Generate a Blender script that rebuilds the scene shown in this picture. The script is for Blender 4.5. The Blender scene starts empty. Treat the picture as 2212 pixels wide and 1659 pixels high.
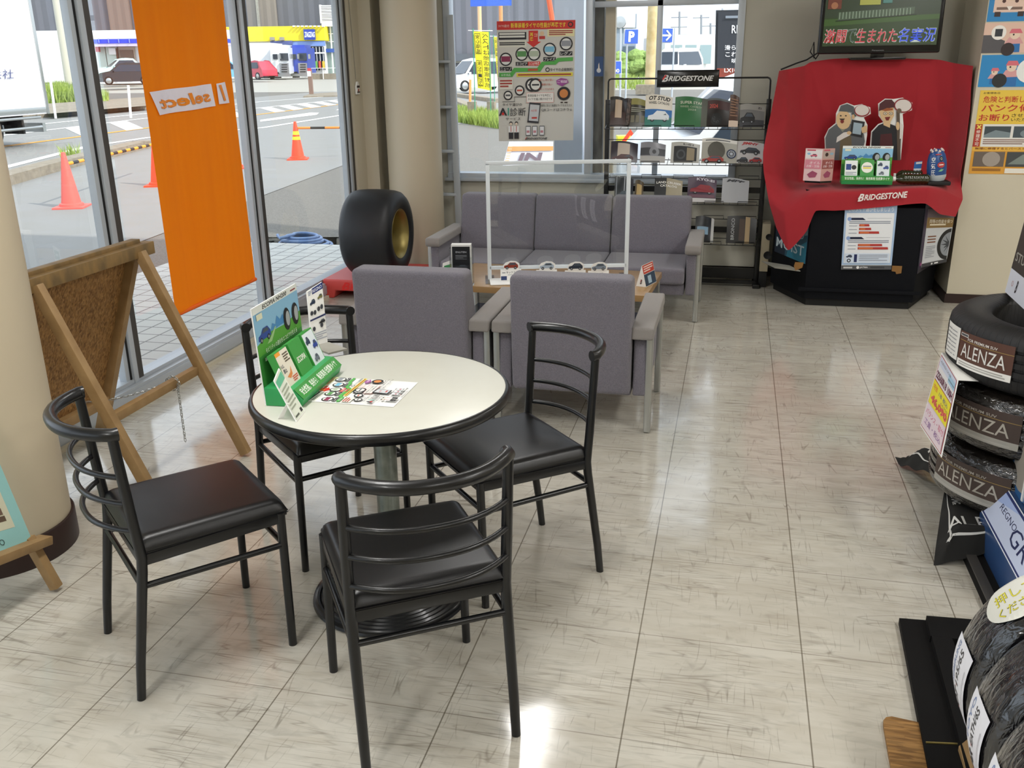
import bpy, bmesh, math, random
from math import sin, cos, pi, radians, sqrt
from mathutils import Vector as V, Matrix as Mx
random.seed(7)
sc = bpy.context.scene
COL = sc.collection
# ------------------------------------------------------------------ camera
W, H, F = 2212, 1659, 2006.91
YAW, PITCH, ROLL = -0.232728, -0.334293, -0.013488
CAM = V((-0.269237, -1.867374, 1.566215))
fw = V((sin(YAW)*cos(PITCH), cos(YAW)*cos(PITCH), sin(PITCH)))
_r = V((cos(YAW), -sin(YAW), 0)); _u = _r.cross(fw)
rt = _r*cos(ROLL)+_u*sin(ROLL); up = -_r*sin(ROLL)+_u*cos(ROLL)
cd = bpy.data.cameras.new('camera'); cam = bpy.data.objects.new('camera', cd); COL.objects.link(cam)
cd.sensor_fit = 'HORIZONTAL'; cd.sensor_width = 36; cd.lens = 36*F/W; cd.clip_end = 600; cd.clip_start = .05
cam.matrix_world = Mx(((rt.x, up.x, -fw.x, CAM.x), (rt.y, up.y, -fw.y, CAM.y), (rt.z, up.z, -fw.z, CAM.z), (0, 0, 0, 1)))
sc.camera = cam
def P(x, y, X=None, Y=None, z=None, d=None):
    """a point in the room from where it is seen: on the plane X=, Y= or z=, or at horizontal depth d"""
    D = fw + rt*((x-W/2)/F) + up*((H/2-y)/F)
    if X is not None: t = (X-CAM.x)/D.x
    elif Y is not None: t = (Y-CAM.y)/D.y
    elif z is not None: t = (z-CAM.z)/D.z
    else: t = d/D.dot(V((sin(YAW), cos(YAW), 0)))
    return CAM + D*t
# ------------------------------------------------------------------ light
sc.view_settings.view_transform = 'Standard'; sc.view_settings.look = 'None'
sc.view_settings.gamma = 1; sc.view_settings.use_curve_mapping = False
sc.view_settings.exposure = 0.42
wd = bpy.data.worlds.new('sky'); sc.world = wd; wd.use_nodes = True
bg = wd.node_tree.nodes['Background']; bg.inputs[0].default_value = (0.80, 0.90, 1.0, 1); bg.inputs[1].default_value = 1.6
def sun():
    l = bpy.data.lights.new('sun', 'SUN'); l.energy = 3.0; l.angle = radians(1.5); l.color = (1, .95, .87)
    o = bpy.data.objects.new('sun', l); COL.objects.link(o)
    d = V((-1.15, 0.35, -0.95)); o.rotation_euler = d.to_track_quat('-Z', 'Y').to_euler(); o.location = (10, -10, 20)
sun()
CEIL = 2.75
# ------------------------------------------------------------------ materials
def lin(c): return c/12.92 if c <= .04045 else ((c+.055)/1.055)**2.4
def hexc(h):
    h = h.lstrip('#'); return tuple(lin(int(h[i:i+2], 16)/255) for i in (0, 2, 4))+(1,)
def mat(name, col='#888888', rough=.5, metal=0, spec=.5, coat=0, bump=None, var=None, emit=None, trans=0, sheen=0):
    m = bpy.data.materials.new(name); m.use_nodes = True; nt = m.node_tree; b = nt.nodes['Principled BSDF']
    c = hexc(col) if isinstance(col, str) else col
    b.inputs['Base Color'].default_value = c; b.inputs['Roughness'].default_value = rough; b.inputs['Metallic'].default_value = metal
    b.inputs['Specular IOR Level'].default_value = spec; b.inputs['Coat Weight'].default_value = coat; b.inputs['Coat Roughness'].default_value = .08
    if sheen: b.inputs['Sheen Weight'].default_value = sheen
    if trans: b.inputs['Transmission Weight'].default_value = trans
    tc = nt.nodes.new('ShaderNodeTexCoord')
    if bump:
        s, st = bump[:2]; n = nt.nodes.new('ShaderNodeTexNoise'); n.inputs['Scale'].default_value = s; n.inputs['Detail'].default_value = 4
        nt.links.new(tc.outputs['Object'], n.inputs['Vector']); bp = nt.nodes.new('ShaderNodeBump'); bp.inputs['Strength'].default_value = st
        bp.inputs['Distance'].default_value = bump[2] if len(bump) > 2 else .002
        nt.links.new(n.outputs[0], bp.inputs['Height']); nt.links.new(bp.outputs[0], b.inputs['Normal'])
    if var:   # (other colour, scale, contrast, stretch)
        n = nt.nodes.new('ShaderNodeTexNoise'); n.inputs['Scale'].default_value = var[1]; n.inputs['Detail'].default_value = 5
        mp = nt.nodes.new('ShaderNodeMapping'); mp.inputs['Scale'].default_value = var[3] if len(var) > 3 else (1, 1, 1)
        nt.links.new(tc.outputs['Object'], mp.inputs[0]); nt.links.new(mp.outputs[0], n.inputs['Vector'])
        r = nt.nodes.new('ShaderNodeMapRange'); k = var[2]; r.inputs[1].default_value = .5-.25/k; r.inputs[2].default_value = .5+.25/k
        nt.links.new(n.outputs[0], r.inputs[0]); mx = nt.nodes.new('ShaderNodeMix'); mx.data_type = 'RGBA'
        mx.inputs[6].default_value = c; mx.inputs[7].default_value = hexc(var[0]); nt.links.new(r.outputs[0], mx.inputs[0]); nt.links.new(mx.outputs[2], b.inputs['Base Color'])
    if emit: b.inputs['Emission Color'].default_value = c; b.inputs['Emission Strength'].default_value = emit
    return m
_fm = {}
def fm(h, rough=.45):
    k = (h, rough)
    if k not in _fm: _fm[k] = mat('print_'+h.strip('#'), h, rough)
    return _fm[k]
def glass(name, tint=(1, 1, 1, 1), base=.012, k=.16, rough=0):
    m = bpy.data.materials.new(name); m.use_nodes = True; nt = m.node_tree; nt.nodes.clear()
    o = nt.nodes.new('ShaderNodeOutputMaterial'); t = nt.nodes.new('ShaderNodeBsdfTransparent'); g = nt.nodes.new('ShaderNodeBsdfGlossy')
    t.inputs[0].default_value = tint; g.inputs['Roughness'].default_value = rough
    fr = nt.nodes.new('ShaderNodeLayerWeight'); fr.inputs[0].default_value = .25
    mr = nt.nodes.new('ShaderNodeMapRange'); mr.inputs[3].default_value = base; mr.inputs[4].default_value = k
    nt.links.new(fr.outputs['Fresnel'], mr.inputs[0]); mx = nt.nodes.new('ShaderNodeMixShader')
    nt.links.new(mr.outputs[0], mx.inputs[0]); nt.links.new(t.outputs[0], mx.inputs[1]); nt.links.new(g.outputs[0], mx.inputs[2]); nt.links.new(mx.outputs[0], o.inputs[0])
    return m
def floor_mat():
    m = mat('vinyl_tile', '#c8c4b8', .2); nt = m.node_tree; N = nt.nodes.new; L = nt.links.new; b = nt.nodes['Principled BSDF']
    tc = N('ShaderNodeTexCoord')
    def math_(op, a, bb=None, c=None):
        n = N('ShaderNodeMath'); n.operation = op
        for i, s in enumerate((a, bb, c)):
            if s is None: continue
            if isinstance(s, (int, float)): n.inputs[i].default_value = s
            else: L(s, n.inputs[i])
        return n.outputs[0]
    def mixc(f, a, bcol):
        n = N('ShaderNodeMix'); n.data_type = 'RGBA'; L(f, n.inputs[0])
        if hasattr(a, 'links') or not isinstance(a, tuple): L(a, n.inputs[6])
        else: n.inputs[6].default_value = a
        n.inputs[7].default_value = bcol; return n.outputs[2]
    def noise(scale, st, rot=0, det=4, dist=0):
        mp = N('ShaderNodeMapping'); mp.inputs['Scale'].default_value = st; mp.inputs['Rotation'].default_value = (0, 0, rot); L(tc.outputs['Object'], mp.inputs[0])
        n = N('ShaderNodeTexNoise'); n.inputs['Scale'].default_value = scale; n.inputs['Detail'].default_value = det; n.inputs['Distortion'].default_value = dist
        L(mp.outputs[0], n.inputs['Vector']); return n.outputs[0]
    def mr(v, a, bb, c=0., d=1.):
        n = N('ShaderNodeMapRange'); L(v, n.inputs[0])
        for i, q in enumerate((a, bb, c, d)): n.inputs[i+1].default_value = q
        return n.outputs[0]
    sx = N('ShaderNodeSeparateXYZ'); L(tc.outputs['Object'], sx.inputs[0])
    c = mixc(mr(noise(3.2, (1.4, 5, 1), .12, 5, .8), .38, .70), hexc('#c8c4b9'), hexc('#bab4a7'))
    c = mixc(mr(noise(9, (1, 3.2, 1), -.15, 6, 1.2), .52, .74, 0, .55), c, hexc('#a19d93')); c = mixc(mr(noise(2.2, (1, 1, 1), .3, 4, .5), .45, .7, 0, .35), c, hexc('#aaa69c'))
    # scuffs
    for sc_, st, ro, w, f in ((1, (2.2, 42, 1), .12, .03, .6), (1, (1.7, 36, 1), -.12, .03, .6), (1, (2.6, 34, 1), .5, .02, .55), (1, (3, 30, 1), -.55, .02, .55), (1, (28, 2.6, 1), .3, .02, .5), (1, (24, 3, 1), -.25, .018, .5), (1.6, (2, 16, 1), .02, .02, .5)):
        n = noise(sc_, st, ro, 0, .1); a = math_('ABSOLUTE', math_('SUBTRACT', n, .5)); g = mr(a, 0, w, 1, 0)
        msk = mr(noise(2.6+st[0]*.3, (1, 1, 1), ro, 4), .50, .66, 0, f); c = mixc(math_('MULTIPLY', g, msk), c, hexc('#5d5548'))
    def seam(s, half):
        q = math_('DIVIDE', s, .45); fr = math_('FRACT', math_('ADD', q, 100.5)); d = math_('MULTIPLY', math_('ABSOLUTE', math_('SUBTRACT', fr, .5)), .45)
        return mr(d, half*.5, half, 1, 0)
    e1 = seam(sx.outputs[0], .0024); e2 = seam(sx.outputs[1], .0019)
    c = mixc(math_('MULTIPLY', e1, .75), c, hexc('#4a4030')); c = mixc(math_('MULTIPLY', e2, .55), c, hexc('#554b3c'))
    # tile to tile tone
    cmb = N('ShaderNodeCombineXYZ'); L(math_('FLOOR', math_('DIVIDE', sx.outputs[0], .45)), cmb.inputs[0]); L(math_('FLOOR', math_('DIVIDE', sx.outputs[1], .45)), cmb.inputs[1])
    wn = N('ShaderNodeTexWhiteNoise'); L(cmb.outputs[0], wn.inputs['Vector']); c = mixc(mr(wn.outputs['Value'], 0, 1, 0, .16), c, hexc('#a89e8a'))
    L(c, b.inputs['Base Color'])
    L(mr(noise(7, (1, 2, 1), 0, 5), .3, .7, .08, .19), b.inputs['Roughness']); b.inputs['Specular IOR Level'].default_value = .85
    bp = N('ShaderNodeBump'); bp.inputs['Strength'].default_value = .25; bp.inputs['Distance'].default_value = .0012; L(noise(6, (1, 1.6, 1), 0, 3), bp.inputs['Height']); L(bp.outputs[0], b.inputs['Normal'])
    return m
def wood_mat(name, c1, c2, st=(1, 1, 14), scale=3, rough=.5):
    return mat(name, c1, rough, var=(c2, scale, .9, st), bump=(40, .15))
def osb_mat():
    m = mat('strand_board', '#8a6234', .75); nt = m.node_tree; N = nt.nodes.new; L = nt.links.new; b = nt.nodes['Principled BSDF']
    tc = N('ShaderNodeTexCoord'); out = None
    for i, (rot, st) in enumerate(((.5, (12, 150, 90)), (-.5, (20, 130, 80)))):
        mp = N('ShaderNodeMapping'); mp.inputs['Scale'].default_value = st; mp.inputs['Rotation'].default_value = (rot, rot, rot); L(tc.outputs['Object'], mp.inputs[0])
        v = N('ShaderNodeTexVoronoi'); v.inputs['Scale'].default_value = 1; v.feature = 'F1'; no = N('ShaderNodeTexNoise'); no.inputs['Scale'].default_value = .35; no.inputs['Detail'].default_value = 3; L(mp.outputs[0], no.inputs['Vector']); ad = N('ShaderNodeMixRGB'); ad.blend_type = 'ADD'; ad.inputs[0].default_value = 3.5; ad.use_clamp = False; L(mp.outputs[0], ad.inputs[1]); L(no.outputs['Color'], ad.inputs[2]); L(ad.outputs[0], v.inputs['Vector'])
        mx = N('ShaderNodeMix'); mx.data_type = 'RGBA'; s = N('ShaderNodeSeparateColor'); L(v.outputs['Color'], s.inputs[0]); L(s.outputs[i], mx.inputs[0])
        mx.inputs[6].default_value = hexc(('#6d4a22', '#5a3a18')[i]); mx.inputs[7].default_value = hexc(('#b98f58', '#a4773c')[i])
        if out is None: out = mx.outputs[2]
        else:
            m2 = N('ShaderNodeMix'); m2.data_type = 'RGBA'; m2.inputs[0].default_value = .5; L(out, m2.inputs[6]); L(mx.outputs[2], m2.inputs[7]); out = m2.outputs[2]
    L(out, b.inputs['Base Color']); return m
def stripes_mat(name, c1, c2, period, axis=0, duty=.5, rough=.6):
    m = mat(name, c1, rough); nt = m.node_tree; N = nt.nodes.new; L = nt.links.new; b = nt.nodes['Principled BSDF']
    tc = N('ShaderNodeTexCoord'); s = N('ShaderNodeSeparateXYZ'); L(tc.outputs['Object'], s.inputs[0])
    a = N('ShaderNodeMath'); a.operation = 'DIVIDE'; L(s.outputs[axis], a.inputs[0]); a.inputs[1].default_value = period
    f = N('ShaderNodeMath'); f.operation = 'FRACT'; L(a.outputs[0], f.inputs[0]); g = N('ShaderNodeMath'); g.operation = 'LESS_THAN'; L(f.outputs[0], g.inputs[0]); g.inputs[1].default_value = duty
    mx = N('ShaderNodeMix'); mx.data_type = 'RGBA'; L(g.outputs[0], mx.inputs[0]); mx.inputs[6].default_value = hexc(c1); mx.inputs[7].default_value = hexc(c2); L(mx.outputs[2], b.inputs['Base Color'])
    return m
def tiles_mat():
    m = mat('white_paving', '#b8b8b2', .6); nt = m.node_tree; N = nt.nodes.new; L = nt.links.new; b = nt.nodes['Principled BSDF']
    tc = N('ShaderNodeTexCoord'); br = N('ShaderNodeTexBrick'); br.offset = 0; br.inputs['Scale'].default_value = 1; br.inputs['Brick Width'].default_value = .155; br.inputs['Row Height'].default_value = .155
    br.inputs['Mortar Size'].default_value = .006; br.inputs['Color1'].default_value = hexc('#c9c9c2'); br.inputs['Color2'].default_value = hexc('#bdbdb8'); br.inputs['Mortar'].default_value = hexc('#6f6f6c')
    L(tc.outputs['Object'], br.inputs['Vector']); L(br.outputs['Color'], b.inputs['Base Color']); return m
M = dict(
 floor=floor_mat(), wall=mat('painted_wall', '#cfc7b2', .8, bump=(60, .15)), greywall=mat('grey_painted_wall', '#bfbcae', .8), ceiling=mat('ceiling_board', '#d9d7cf', .9),
 skirt=mat('brown_skirting', '#2c1a17', .45), alu=mat('aluminium', '#bcc3ca', .38, .25), aludark=mat('dark_metal_and_shade', '#4a4744', .5, .3), black=mat('black_rubber', '#08080a', .6),
 chair=mat('black_lacquer', '#07080b', .34, coat=.12), leather=mat('black_vinyl_leather', '#0b0b0e', .33, bump=(900, .25, .0006)),
 fabric=mat('grey_fabric', '#7c7881', .95, bump=(260, 1, .004), var=('#6c6973', 220, 1.6), sheen=.25), fabrictop=mat('worn_grey_fabric', '#87827e', .95, bump=(420, .8, .0015), sheen=.25),
 chrome=mat('brushed_steel', '#b9bcbb', .28, .9), steel=mat('galvanised_column', '#8d948f', .32, .9, bump=(90, .2), var=('#6e7672', 30, 1)),
 laminate=mat('cream_laminate', '#d3d3c8', .3, var=('#cdccc0', 12, .7)), woodtop=wood_mat('oak_top', '#ab8a5e', '#97764c', (1, 12, 1), 2.5, .3),
 pine=wood_mat('pine', '#a08258', '#886a42', (3, 3, 3), 6, .55), treated=mat('treated_pine', '#8a6d40', .6, var=('#6a5636', 5, 1.6, (1, 4, 2))), osb=osb_mat(),
 paint=mat('cream_column_paint', '#c6b9a0', .5, bump=(30, .08)), red=mat('red_cloth', '#a51c28', .85, bump=(700, .5, .0008), sheen=.2), navy=mat('black_board', '#0b0d13', .8, spec=.2),
 orange=mat('orange_banner_cloth', '#ee9e14', .8, var=('#e4900e', 4, 1, (1, 6, .3))), slick=mat('slick_rubber', '#15161a', .5, bump=(50, .1)), gold=mat('gold_rim', '#9a8a50', .4, .6),
 redplastic=mat('faded_red_plastic', '#c9453f', .45), rubber=mat('tyre_rubber', '#121213', .62), film=mat('wrapped_rubber', '#141210', .12, coat=1, bump=(26, 1, .012), var=('#2b241c', 9, 2)),
 blackwire=mat('black_wire', '#0a0a0b', .4), asphalt=mat('asphalt', '#7d7a73', .95, bump=(120, .6), var=('#5f5c56', 90, 1.6)), road=mat('road_surface', '#8a8a88', .95, var=('#878681', 3, 1)),
 lot=mat('far_lot_concrete', '#a5a298', .9), roadwhite=mat('road_paint_white', '#e2e2dd', .8), roadyellow=mat('road_paint_orange', '#d99a35', .8), kerb=mat('concrete_kerb', '#9b917f', .9, var=('#7b7264', 8, 1)),
 paving=tiles_mat(), concrete=mat('concrete', '#a8a69d', .9, var=('#8b887c', 5, 1)), grass=mat('grass_blades', '#7b9440', .8, var=('#a6b85a', 3, 1)), white=mat('white_paint', '#e9e9e7', .4), whitep=mat('white_card', '#efefec', .6),
 pane=glass('window_pane'), acryl=glass('acrylic_sheet', (.97, .985, .98, 1), .05, .7), cone=mat('orange_cone', '#ff4a25', .5), pinkcone=mat('glass_tinted_cone', '#e5685c', .55), yellow=mat('reflective_yellow', '#e3f02a', .4),
 tvplastic=mat('tv_plastic', '#07080b', .18), blueglass=mat('dark_glass', '#2a3542', .08), slate=mat('black_fabric_banner', '#191816', .85),
)
def translucent(m, col, f):
    nt = m.node_tree; b = nt.nodes['Principled BSDF']; o = nt.nodes['Material Output']; t = nt.nodes.new('ShaderNodeBsdfTranslucent'); t.inputs[0].default_value = hexc(col)
    x = nt.nodes.new('ShaderNodeMixShader'); x.inputs[0].default_value = f; nt.links.new(b.outputs[0], x.inputs[1]); nt.links.new(t.outputs[0], x.inputs[2]); nt.links.new(x.outputs[0], o.inputs[0])
translucent(M['orange'], '#f8ac2c', .6)
# ------------------------------------------------------------------ object helpers
def link(o): COL.objects.link(o); return o
def tag(o, label=None, cat=None, group=None, kind=None):
    if label: o['label'] = label
    if cat: o['category'] = cat
    if group: o['group'] = group
    if kind: o['kind'] = kind
    return o
def thing(name, label, cat, loc=(0, 0, 0), rz=0, group=None):
    o = link(bpy.data.objects.new(name, None)); o.location = loc; o.rotation_euler = (0, 0, rz); o.empty_display_size = .1
    return tag(o, label, cat, group)
def wm(o):
    m = Mx.LocRotScale(o.location, o.rotation_euler, None)
    return wm(o.parent) @ m if o.parent else m
def dup(o, loc=None, rz=None, label=None, group=None, parent=None):
    c = o.copy(); link(c); c.parent = parent
    if loc is not None: c.location = loc
    if rz is not None: c.rotation_euler = (0, 0, rz)
    if label: c['label'] = label
    if group: c['group'] = group
    for ch in list(o.children): dup(ch, parent=c)
    return c
class MB:
    def __init__(s): s.v = []; s.f = []; s.m = []; s.T = Mx.Identity(4)
    def add(s, vs, fs, mi=0):
        n = len(s.v); s.v += [s.T @ V(p) for p in vs]; s.f += [[i+n for i in f] for f in fs]; s.m += [mi]*len(fs); return s
    def box(s, c, d, mi=0, R=None):
        c = V(c); x, y, z = [q/2 for q in d]; vs = [V(p) for p in ((-x, -y, -z), (x, -y, -z), (x, y, -z), (-x, y, -z), (-x, -y, z), (x, -y, z), (x, y, z), (-x, y, z))]
        if R is not None: vs = [R @ p for p in vs]
        return s.add([c+p for p in vs], [(0, 3, 2, 1), (4, 5, 6, 7), (0, 1, 5, 4), (1, 2, 6, 5), (2, 3, 7, 6), (3, 0, 4, 7)], mi)
    def span(s, a, b, mi=0): a, b = V(a), V(b); return s.box((a+b)/2, [abs(q) for q in (b-a)], mi)
    def bar(s, p, q, w, h, up=(0, 0, 1), mi=0):
        p, q = V(p), V(q); d = (q-p); L = d.length; d.normalize(); u = V(up); x = d.cross(u).normalized(); u = x.cross(d)
        R = Mx((x, d, u)).transposed(); return s.box((p+q)/2, (w, L, h), mi, R)
    def tube(s, pts, r, n=12, closed=False, caps=True, mi=0):
        pts = [V(p) for p in pts]; k = len(pts); rr = r if isinstance(r, (list, tuple)) else [r]*k; vs = []; fs = []; ref = None
        for i, p in enumerate(pts):
            a = pts[(i-1) % k] if closed or i else p; b = pts[(i+1) % k] if closed or i < k-1 else p
            d = (b-a).normalized()
            if ref is None: ref = V((0, 0, 1)) if abs(d.z) < .9 else V((1, 0, 0))
            x = d.cross(ref).normalized(); y = x.cross(d).normalized(); ref = y
            vs += [p + x*(cos(2*pi*j/n)*rr[i]) + y*(sin(2*pi*j/n)*rr[i]) for j in range(n)]
        for i in range(k if closed else k-1):
            for j in range(n):
                a = i*n+j; b = i*n+(j+1) % n; c = ((i+1) % k)*n+(j+1) % n; d = ((i+1) % k)*n+j; fs.append((a, b, c, d))
        if caps and not closed: fs.append(list(range(n))[::-1]); fs.append([(k-1)*n+j for j in range(n)])
        return s.add(vs, fs, mi)
    def lathe(s, prof, n=48, T=Mx.Identity(4), mi=0, closed=False):
        vs = [T @ V((r*cos(2*pi*j/n), r*sin(2*pi*j/n), z)) for r, z in prof for j in range(n)]; k = len(prof)
        fs = [(i*n+j, i*n+(j+1) % n, ((i+1) % k)*n+(j+1) % n, ((i+1) % k)*n+j) for i in range(k if closed else k-1) for j in range(n)]
        if not closed:
            if prof[0][0] > 1e-5: fs.append([j for j in range(n)][::-1])
            if prof[-1][0] > 1e-5: fs.append([(k-1)*n+j for j in range(n)])
        return s.add(vs, fs, mi)
    def prism(s, poly, h, T=Mx.Identity(4), mi=0):
        n = len(poly); vs = [T @ V((x, y, 0)) for x, y in poly]+[T @ V((x, y, h)) for x, y in poly]
        return s.add(vs, [list(range(n))[::-1], list(range(n, 2*n))]+[(i, (i+1) % n, (i+1) % n+n, i+n) for i in range(n)], mi)
    def grid(s, fn, nu, nv, mi=0):
        vs = [fn(i/nu, j/nv) for j in range(nv+1) for i in range(nu+1)]; w = nu+1
        return s.add(vs, [(j*w+i, j*w+i+1, (j+1)*w+i+1, (j+1)*w+i) for j in range(nv) for i in range(nu)], mi)
    def build(s, name, mats, parent=None, bevel=0, seg=2, smooth=False, origin=None, fix=True, solid=0):
        me = bpy.data.meshes.new(name)
        I = wm(parent).inverted() if parent else (Mx.Translation(-V(origin)) if origin is not None else Mx.Identity(4))
        me.from_pydata([I @ p for p in s.v], [], s.f)
        for m in (mats if isinstance(mats, (list, tuple)) else [mats]): me.materials.append(m)
        me.polygons.foreach_set('material_index', s.m)
        bm = bmesh.new(); bm.from_mesh(me)
        if solid:
            bmesh.ops.recalc_face_normals(bm, faces=bm.faces); r = bmesh.ops.solidify(bm, geom=bm.faces[:], thickness=solid)
        if bevel: bmesh.ops.remove_doubles(bm, verts=bm.verts, dist=1e-5); bmesh.ops.bevel(bm, geom=[e for e in bm.edges if len(e.link_faces) == 2 and e.calc_face_angle(0) > .5], offset=bevel, segments=seg, profile=.6, affect='EDGES', clamp_overlap=True)
        if fix: bmesh.ops.recalc_face_normals(bm, faces=bm.faces)
        bm.to_mesh(me); bm.free()
        if smooth or bevel:
            for p in me.polygons: p.use_smooth = True
            me.set_sharp_from_angle(angle=radians(smooth if smooth not in (True, False) else 40))
        o = link(bpy.data.objects.new(name, me)); o.parent = parent
        if origin is not None and not parent: o.location = origin
        return o
def struct(name, mb, m, **k): return tag(mb.build(name, m, **k), kind='structure')
def sub(name, m, parent, fn, **k): mb = MB(); fn(mb); return mb.build(name, m, parent, **k)
# ------------------------------------------------------------------ prints
_tx = {}
def textgeo(s, bold=0, shear=0):
    if any(ord(c) > 0x2fff for c in s): bold = bold*.3
    k = (s, bold, shear)
    if k not in _tx:
        c = bpy.data.curves.new('t', 'FONT'); c.body = s; c.resolution_u = 2; c.offset = bold; c.shear = shear
        o = link(bpy.data.objects.new('t', c)); dg = bpy.context.evaluated_depsgraph_get(); me = bpy.data.meshes.new_from_object(o.evaluated_get(dg))
        vs = [(v.co.x, v.co.y) for v in me.vertices]; fs = [list(p.vertices) for p in me.polygons]
        bpy.data.objects.remove(o); bpy.data.curves.remove(c); bpy.data.meshes.remove(me)
        x0 = min((v[0] for v in vs), default=0); x1 = max((v[0] for v in vs), default=1); y0 = min((v[1] for v in vs), default=0); y1 = max((v[1] for v in vs), default=1)
        _tx[k] = ([((x-x0)/(x1-x0+1e-9), (y-y0)/(y1-y0+1e-9)) for x, y in vs], fs)
    return _tx[k]
class Sheet:
    """flat card with printed shapes; coordinates run 0..1 from its lower left corner"""
    def __init__(s, BL, BR, TR, TL, eps=.00012, fn=None):
        s.c = [V(q) for q in (BL, BR, TR, TL)]; s.n = (s.c[1]-s.c[0]).cross(s.c[3]-s.c[0]).normalized(); s.w = (s.c[1]-s.c[0]).length; s.h = (s.c[3]-s.c[0]).length
        s.v = []; s.f = []; s.m = []; s.mats = []; s.k = 4; s.eps = eps; s.fn = fn; s.asp = s.w/s.h
    def pt(s, x, y, k=0):
        if s.fn: return s.fn(x, y) + s.n*(s.eps*k)
        a = s.c[0].lerp(s.c[1], x); b = s.c[3].lerp(s.c[2], x); return a.lerp(b, y)+s.n*(s.eps*k)
    def add(s, vs, fs, col):
        m = fm(col)
        if m not in s.mats: s.mats.append(m)
        n = len(s.v); s.v += [s.pt(x, y, s.k) for x, y in vs]; s.f += [[i+n for i in f] for f in fs]; s.m += [s.mats.index(m)]*len(fs); return s
    def layer(s): s.k += 1; return s
    def rect(s, x0, y0, x1, y1, col):
        n = max(1, round((x1-x0)*14)) if s.fn else 1; k = max(1, round((y1-y0)*8)) if s.fn else 1; q = n+1
        s.add([(x0+(x1-x0)*i/n, y0+(y1-y0)*j/k) for j in range(k+1) for i in range(q)], [(j*q+i, j*q+i+1, (j+1)*q+i+1, (j+1)*q+i) for j in range(k) for i in range(n)], col); return s.layer()
    def poly(s, pts, col): s.add(pts, [list(range(len(pts)))], col); return s.layer()
    def disc(s, x, y, r, col, ry=None, n=20): ry = r*s.asp if ry is None else ry; return s.poly([(x+r*cos(2*pi*i/n), y+ry*sin(2*pi*i/n)) for i in range(n)], col)
    def ring(s, x, y, r, r2, col, n=24):
        a = s.asp; s.add([(x+q*cos(2*pi*i/n), y+q*a*sin(2*pi*i/n)) for q in (r, r2) for i in range(n)], [(i, (i+1) % n, (i+1) % n+n, i+n) for i in range(n)], col); return s.layer()
    def txt(s, t, x, y, w, h, col, bold=0, shear=0, mirror=False, rot=0):
        vs, fs = textgeo(t, bold, shear); o = []
        for a, b in vs:
            if mirror: a = 1-a
            dx, dy = a*w, b*h
            if rot: dx, dy = dx*cos(rot)-dy/s.asp*sin(rot), dx*sin(rot)*s.asp+dy*cos(rot)
            o.append((x+dx, y+dy))
        s.add(o, fs, col); return s.layer()
    def body(s, name, m, thick=.002, parent=None, fit=True):
        mb = MB(); n = 10 if s.fn else 1
        if s.fn:
            a, b = 14, 8; g = [s.pt(i/a, j/b) for j in range(b+1) for i in range(a+1)]; q = a+1; k = len(g)
            bd = [i for i in range(q)]+[j*q+a for j in range(1, b+1)]+[b*q+i for i in range(a-1, -1, -1)]+[j*q for j in range(b-1, 0, -1)]
            f1 = [(j*q+i, j*q+i+1, (j+1)*q+i+1, (j+1)*q+i) for j in range(b) for i in range(a)]
            mb.add(g+[p-s.n*thick for p in g], f1+[tuple(k+x for x in f[::-1]) for f in f1]+[(bd[i], k+bd[i], k+bd[(i+1) % len(bd)], bd[(i+1) % len(bd)]) for i in range(len(bd))])
            o = mb.build(name, m, parent, smooth=50, origin=None if parent else tuple(s.c[0])); s.o = o; return o
        fr = [s.pt(i/n, j) for j in (0, 1) for i in range(n+1)]; k = len(fr); vs = fr+[p-s.n*thick for p in fr]; q = n+1
        fs = [(i, i+1, q+i+1, q+i) for i in range(n)]+[(k+i, k+q+i, k+q+i+1, k+i+1) for i in range(n)]+[(i, k+i, k+i+1, i+1) for i in range(n)]+[(q+i, q+i+1, k+q+i+1, k+q+i) for i in range(n)]+[(0, q, k+q, k), (n, k+n, k+q+n, q+n)]
        mb.add(vs, fs); o = mb.build(name, m, parent, origin=None if parent else tuple(s.c[0])); s.o = o; return o
    def done(s, parent=None, name='print'):
        if not s.v: return None
        parent = parent or s.o; mb = MB(); mb.v = s.v; mb.f = s.f; mb.m = s.m; return mb.build(name, s.mats, parent, fix=False)
def lorem(S, x, y, w, h, rows, col, gap=.45):
    for i in range(rows):
        y1 = y+h-i*h/rows; hh = h/rows*(1-gap); S.add([(x, y1-hh), (x+w*(1 if i % 3 != 2 else .7), y1-hh), (x+w*(1 if i % 3 != 2 else .7), y1), (x, y1)], [(0, 1, 2, 3)], col)
    return S.layer()
def bmark(S, x, y, w, h, cb, cr):   # the slanted B emblem
    S.txt('B', x, y, w, h, cb, .03, .35)
    S.poly([(x+w*.1, y+h*.1), (x+w*.62, y+h*1.0), (x+w*.42, y+h*1.0), (x+w*.02, y+h*.35)], cr); return S
BS = 'BRIDGESTONE'
def logo(S, x, y, w, h, col, cr=None):
    S.txt('B', x, y, w*.13, h*1.12, col, .03, .35); S.txt('RIDGESTONE', x+w*.125, y+h*.1, w*.875, h*.86, col, .03, .3)
    S.poly([(x+w*.02, y+h*.25), (x+w*.095, y+h*1.1), (x+w*.06, y+h*1.1), (x+w*.005, y+h*.45)], cr or col); return S
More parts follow.
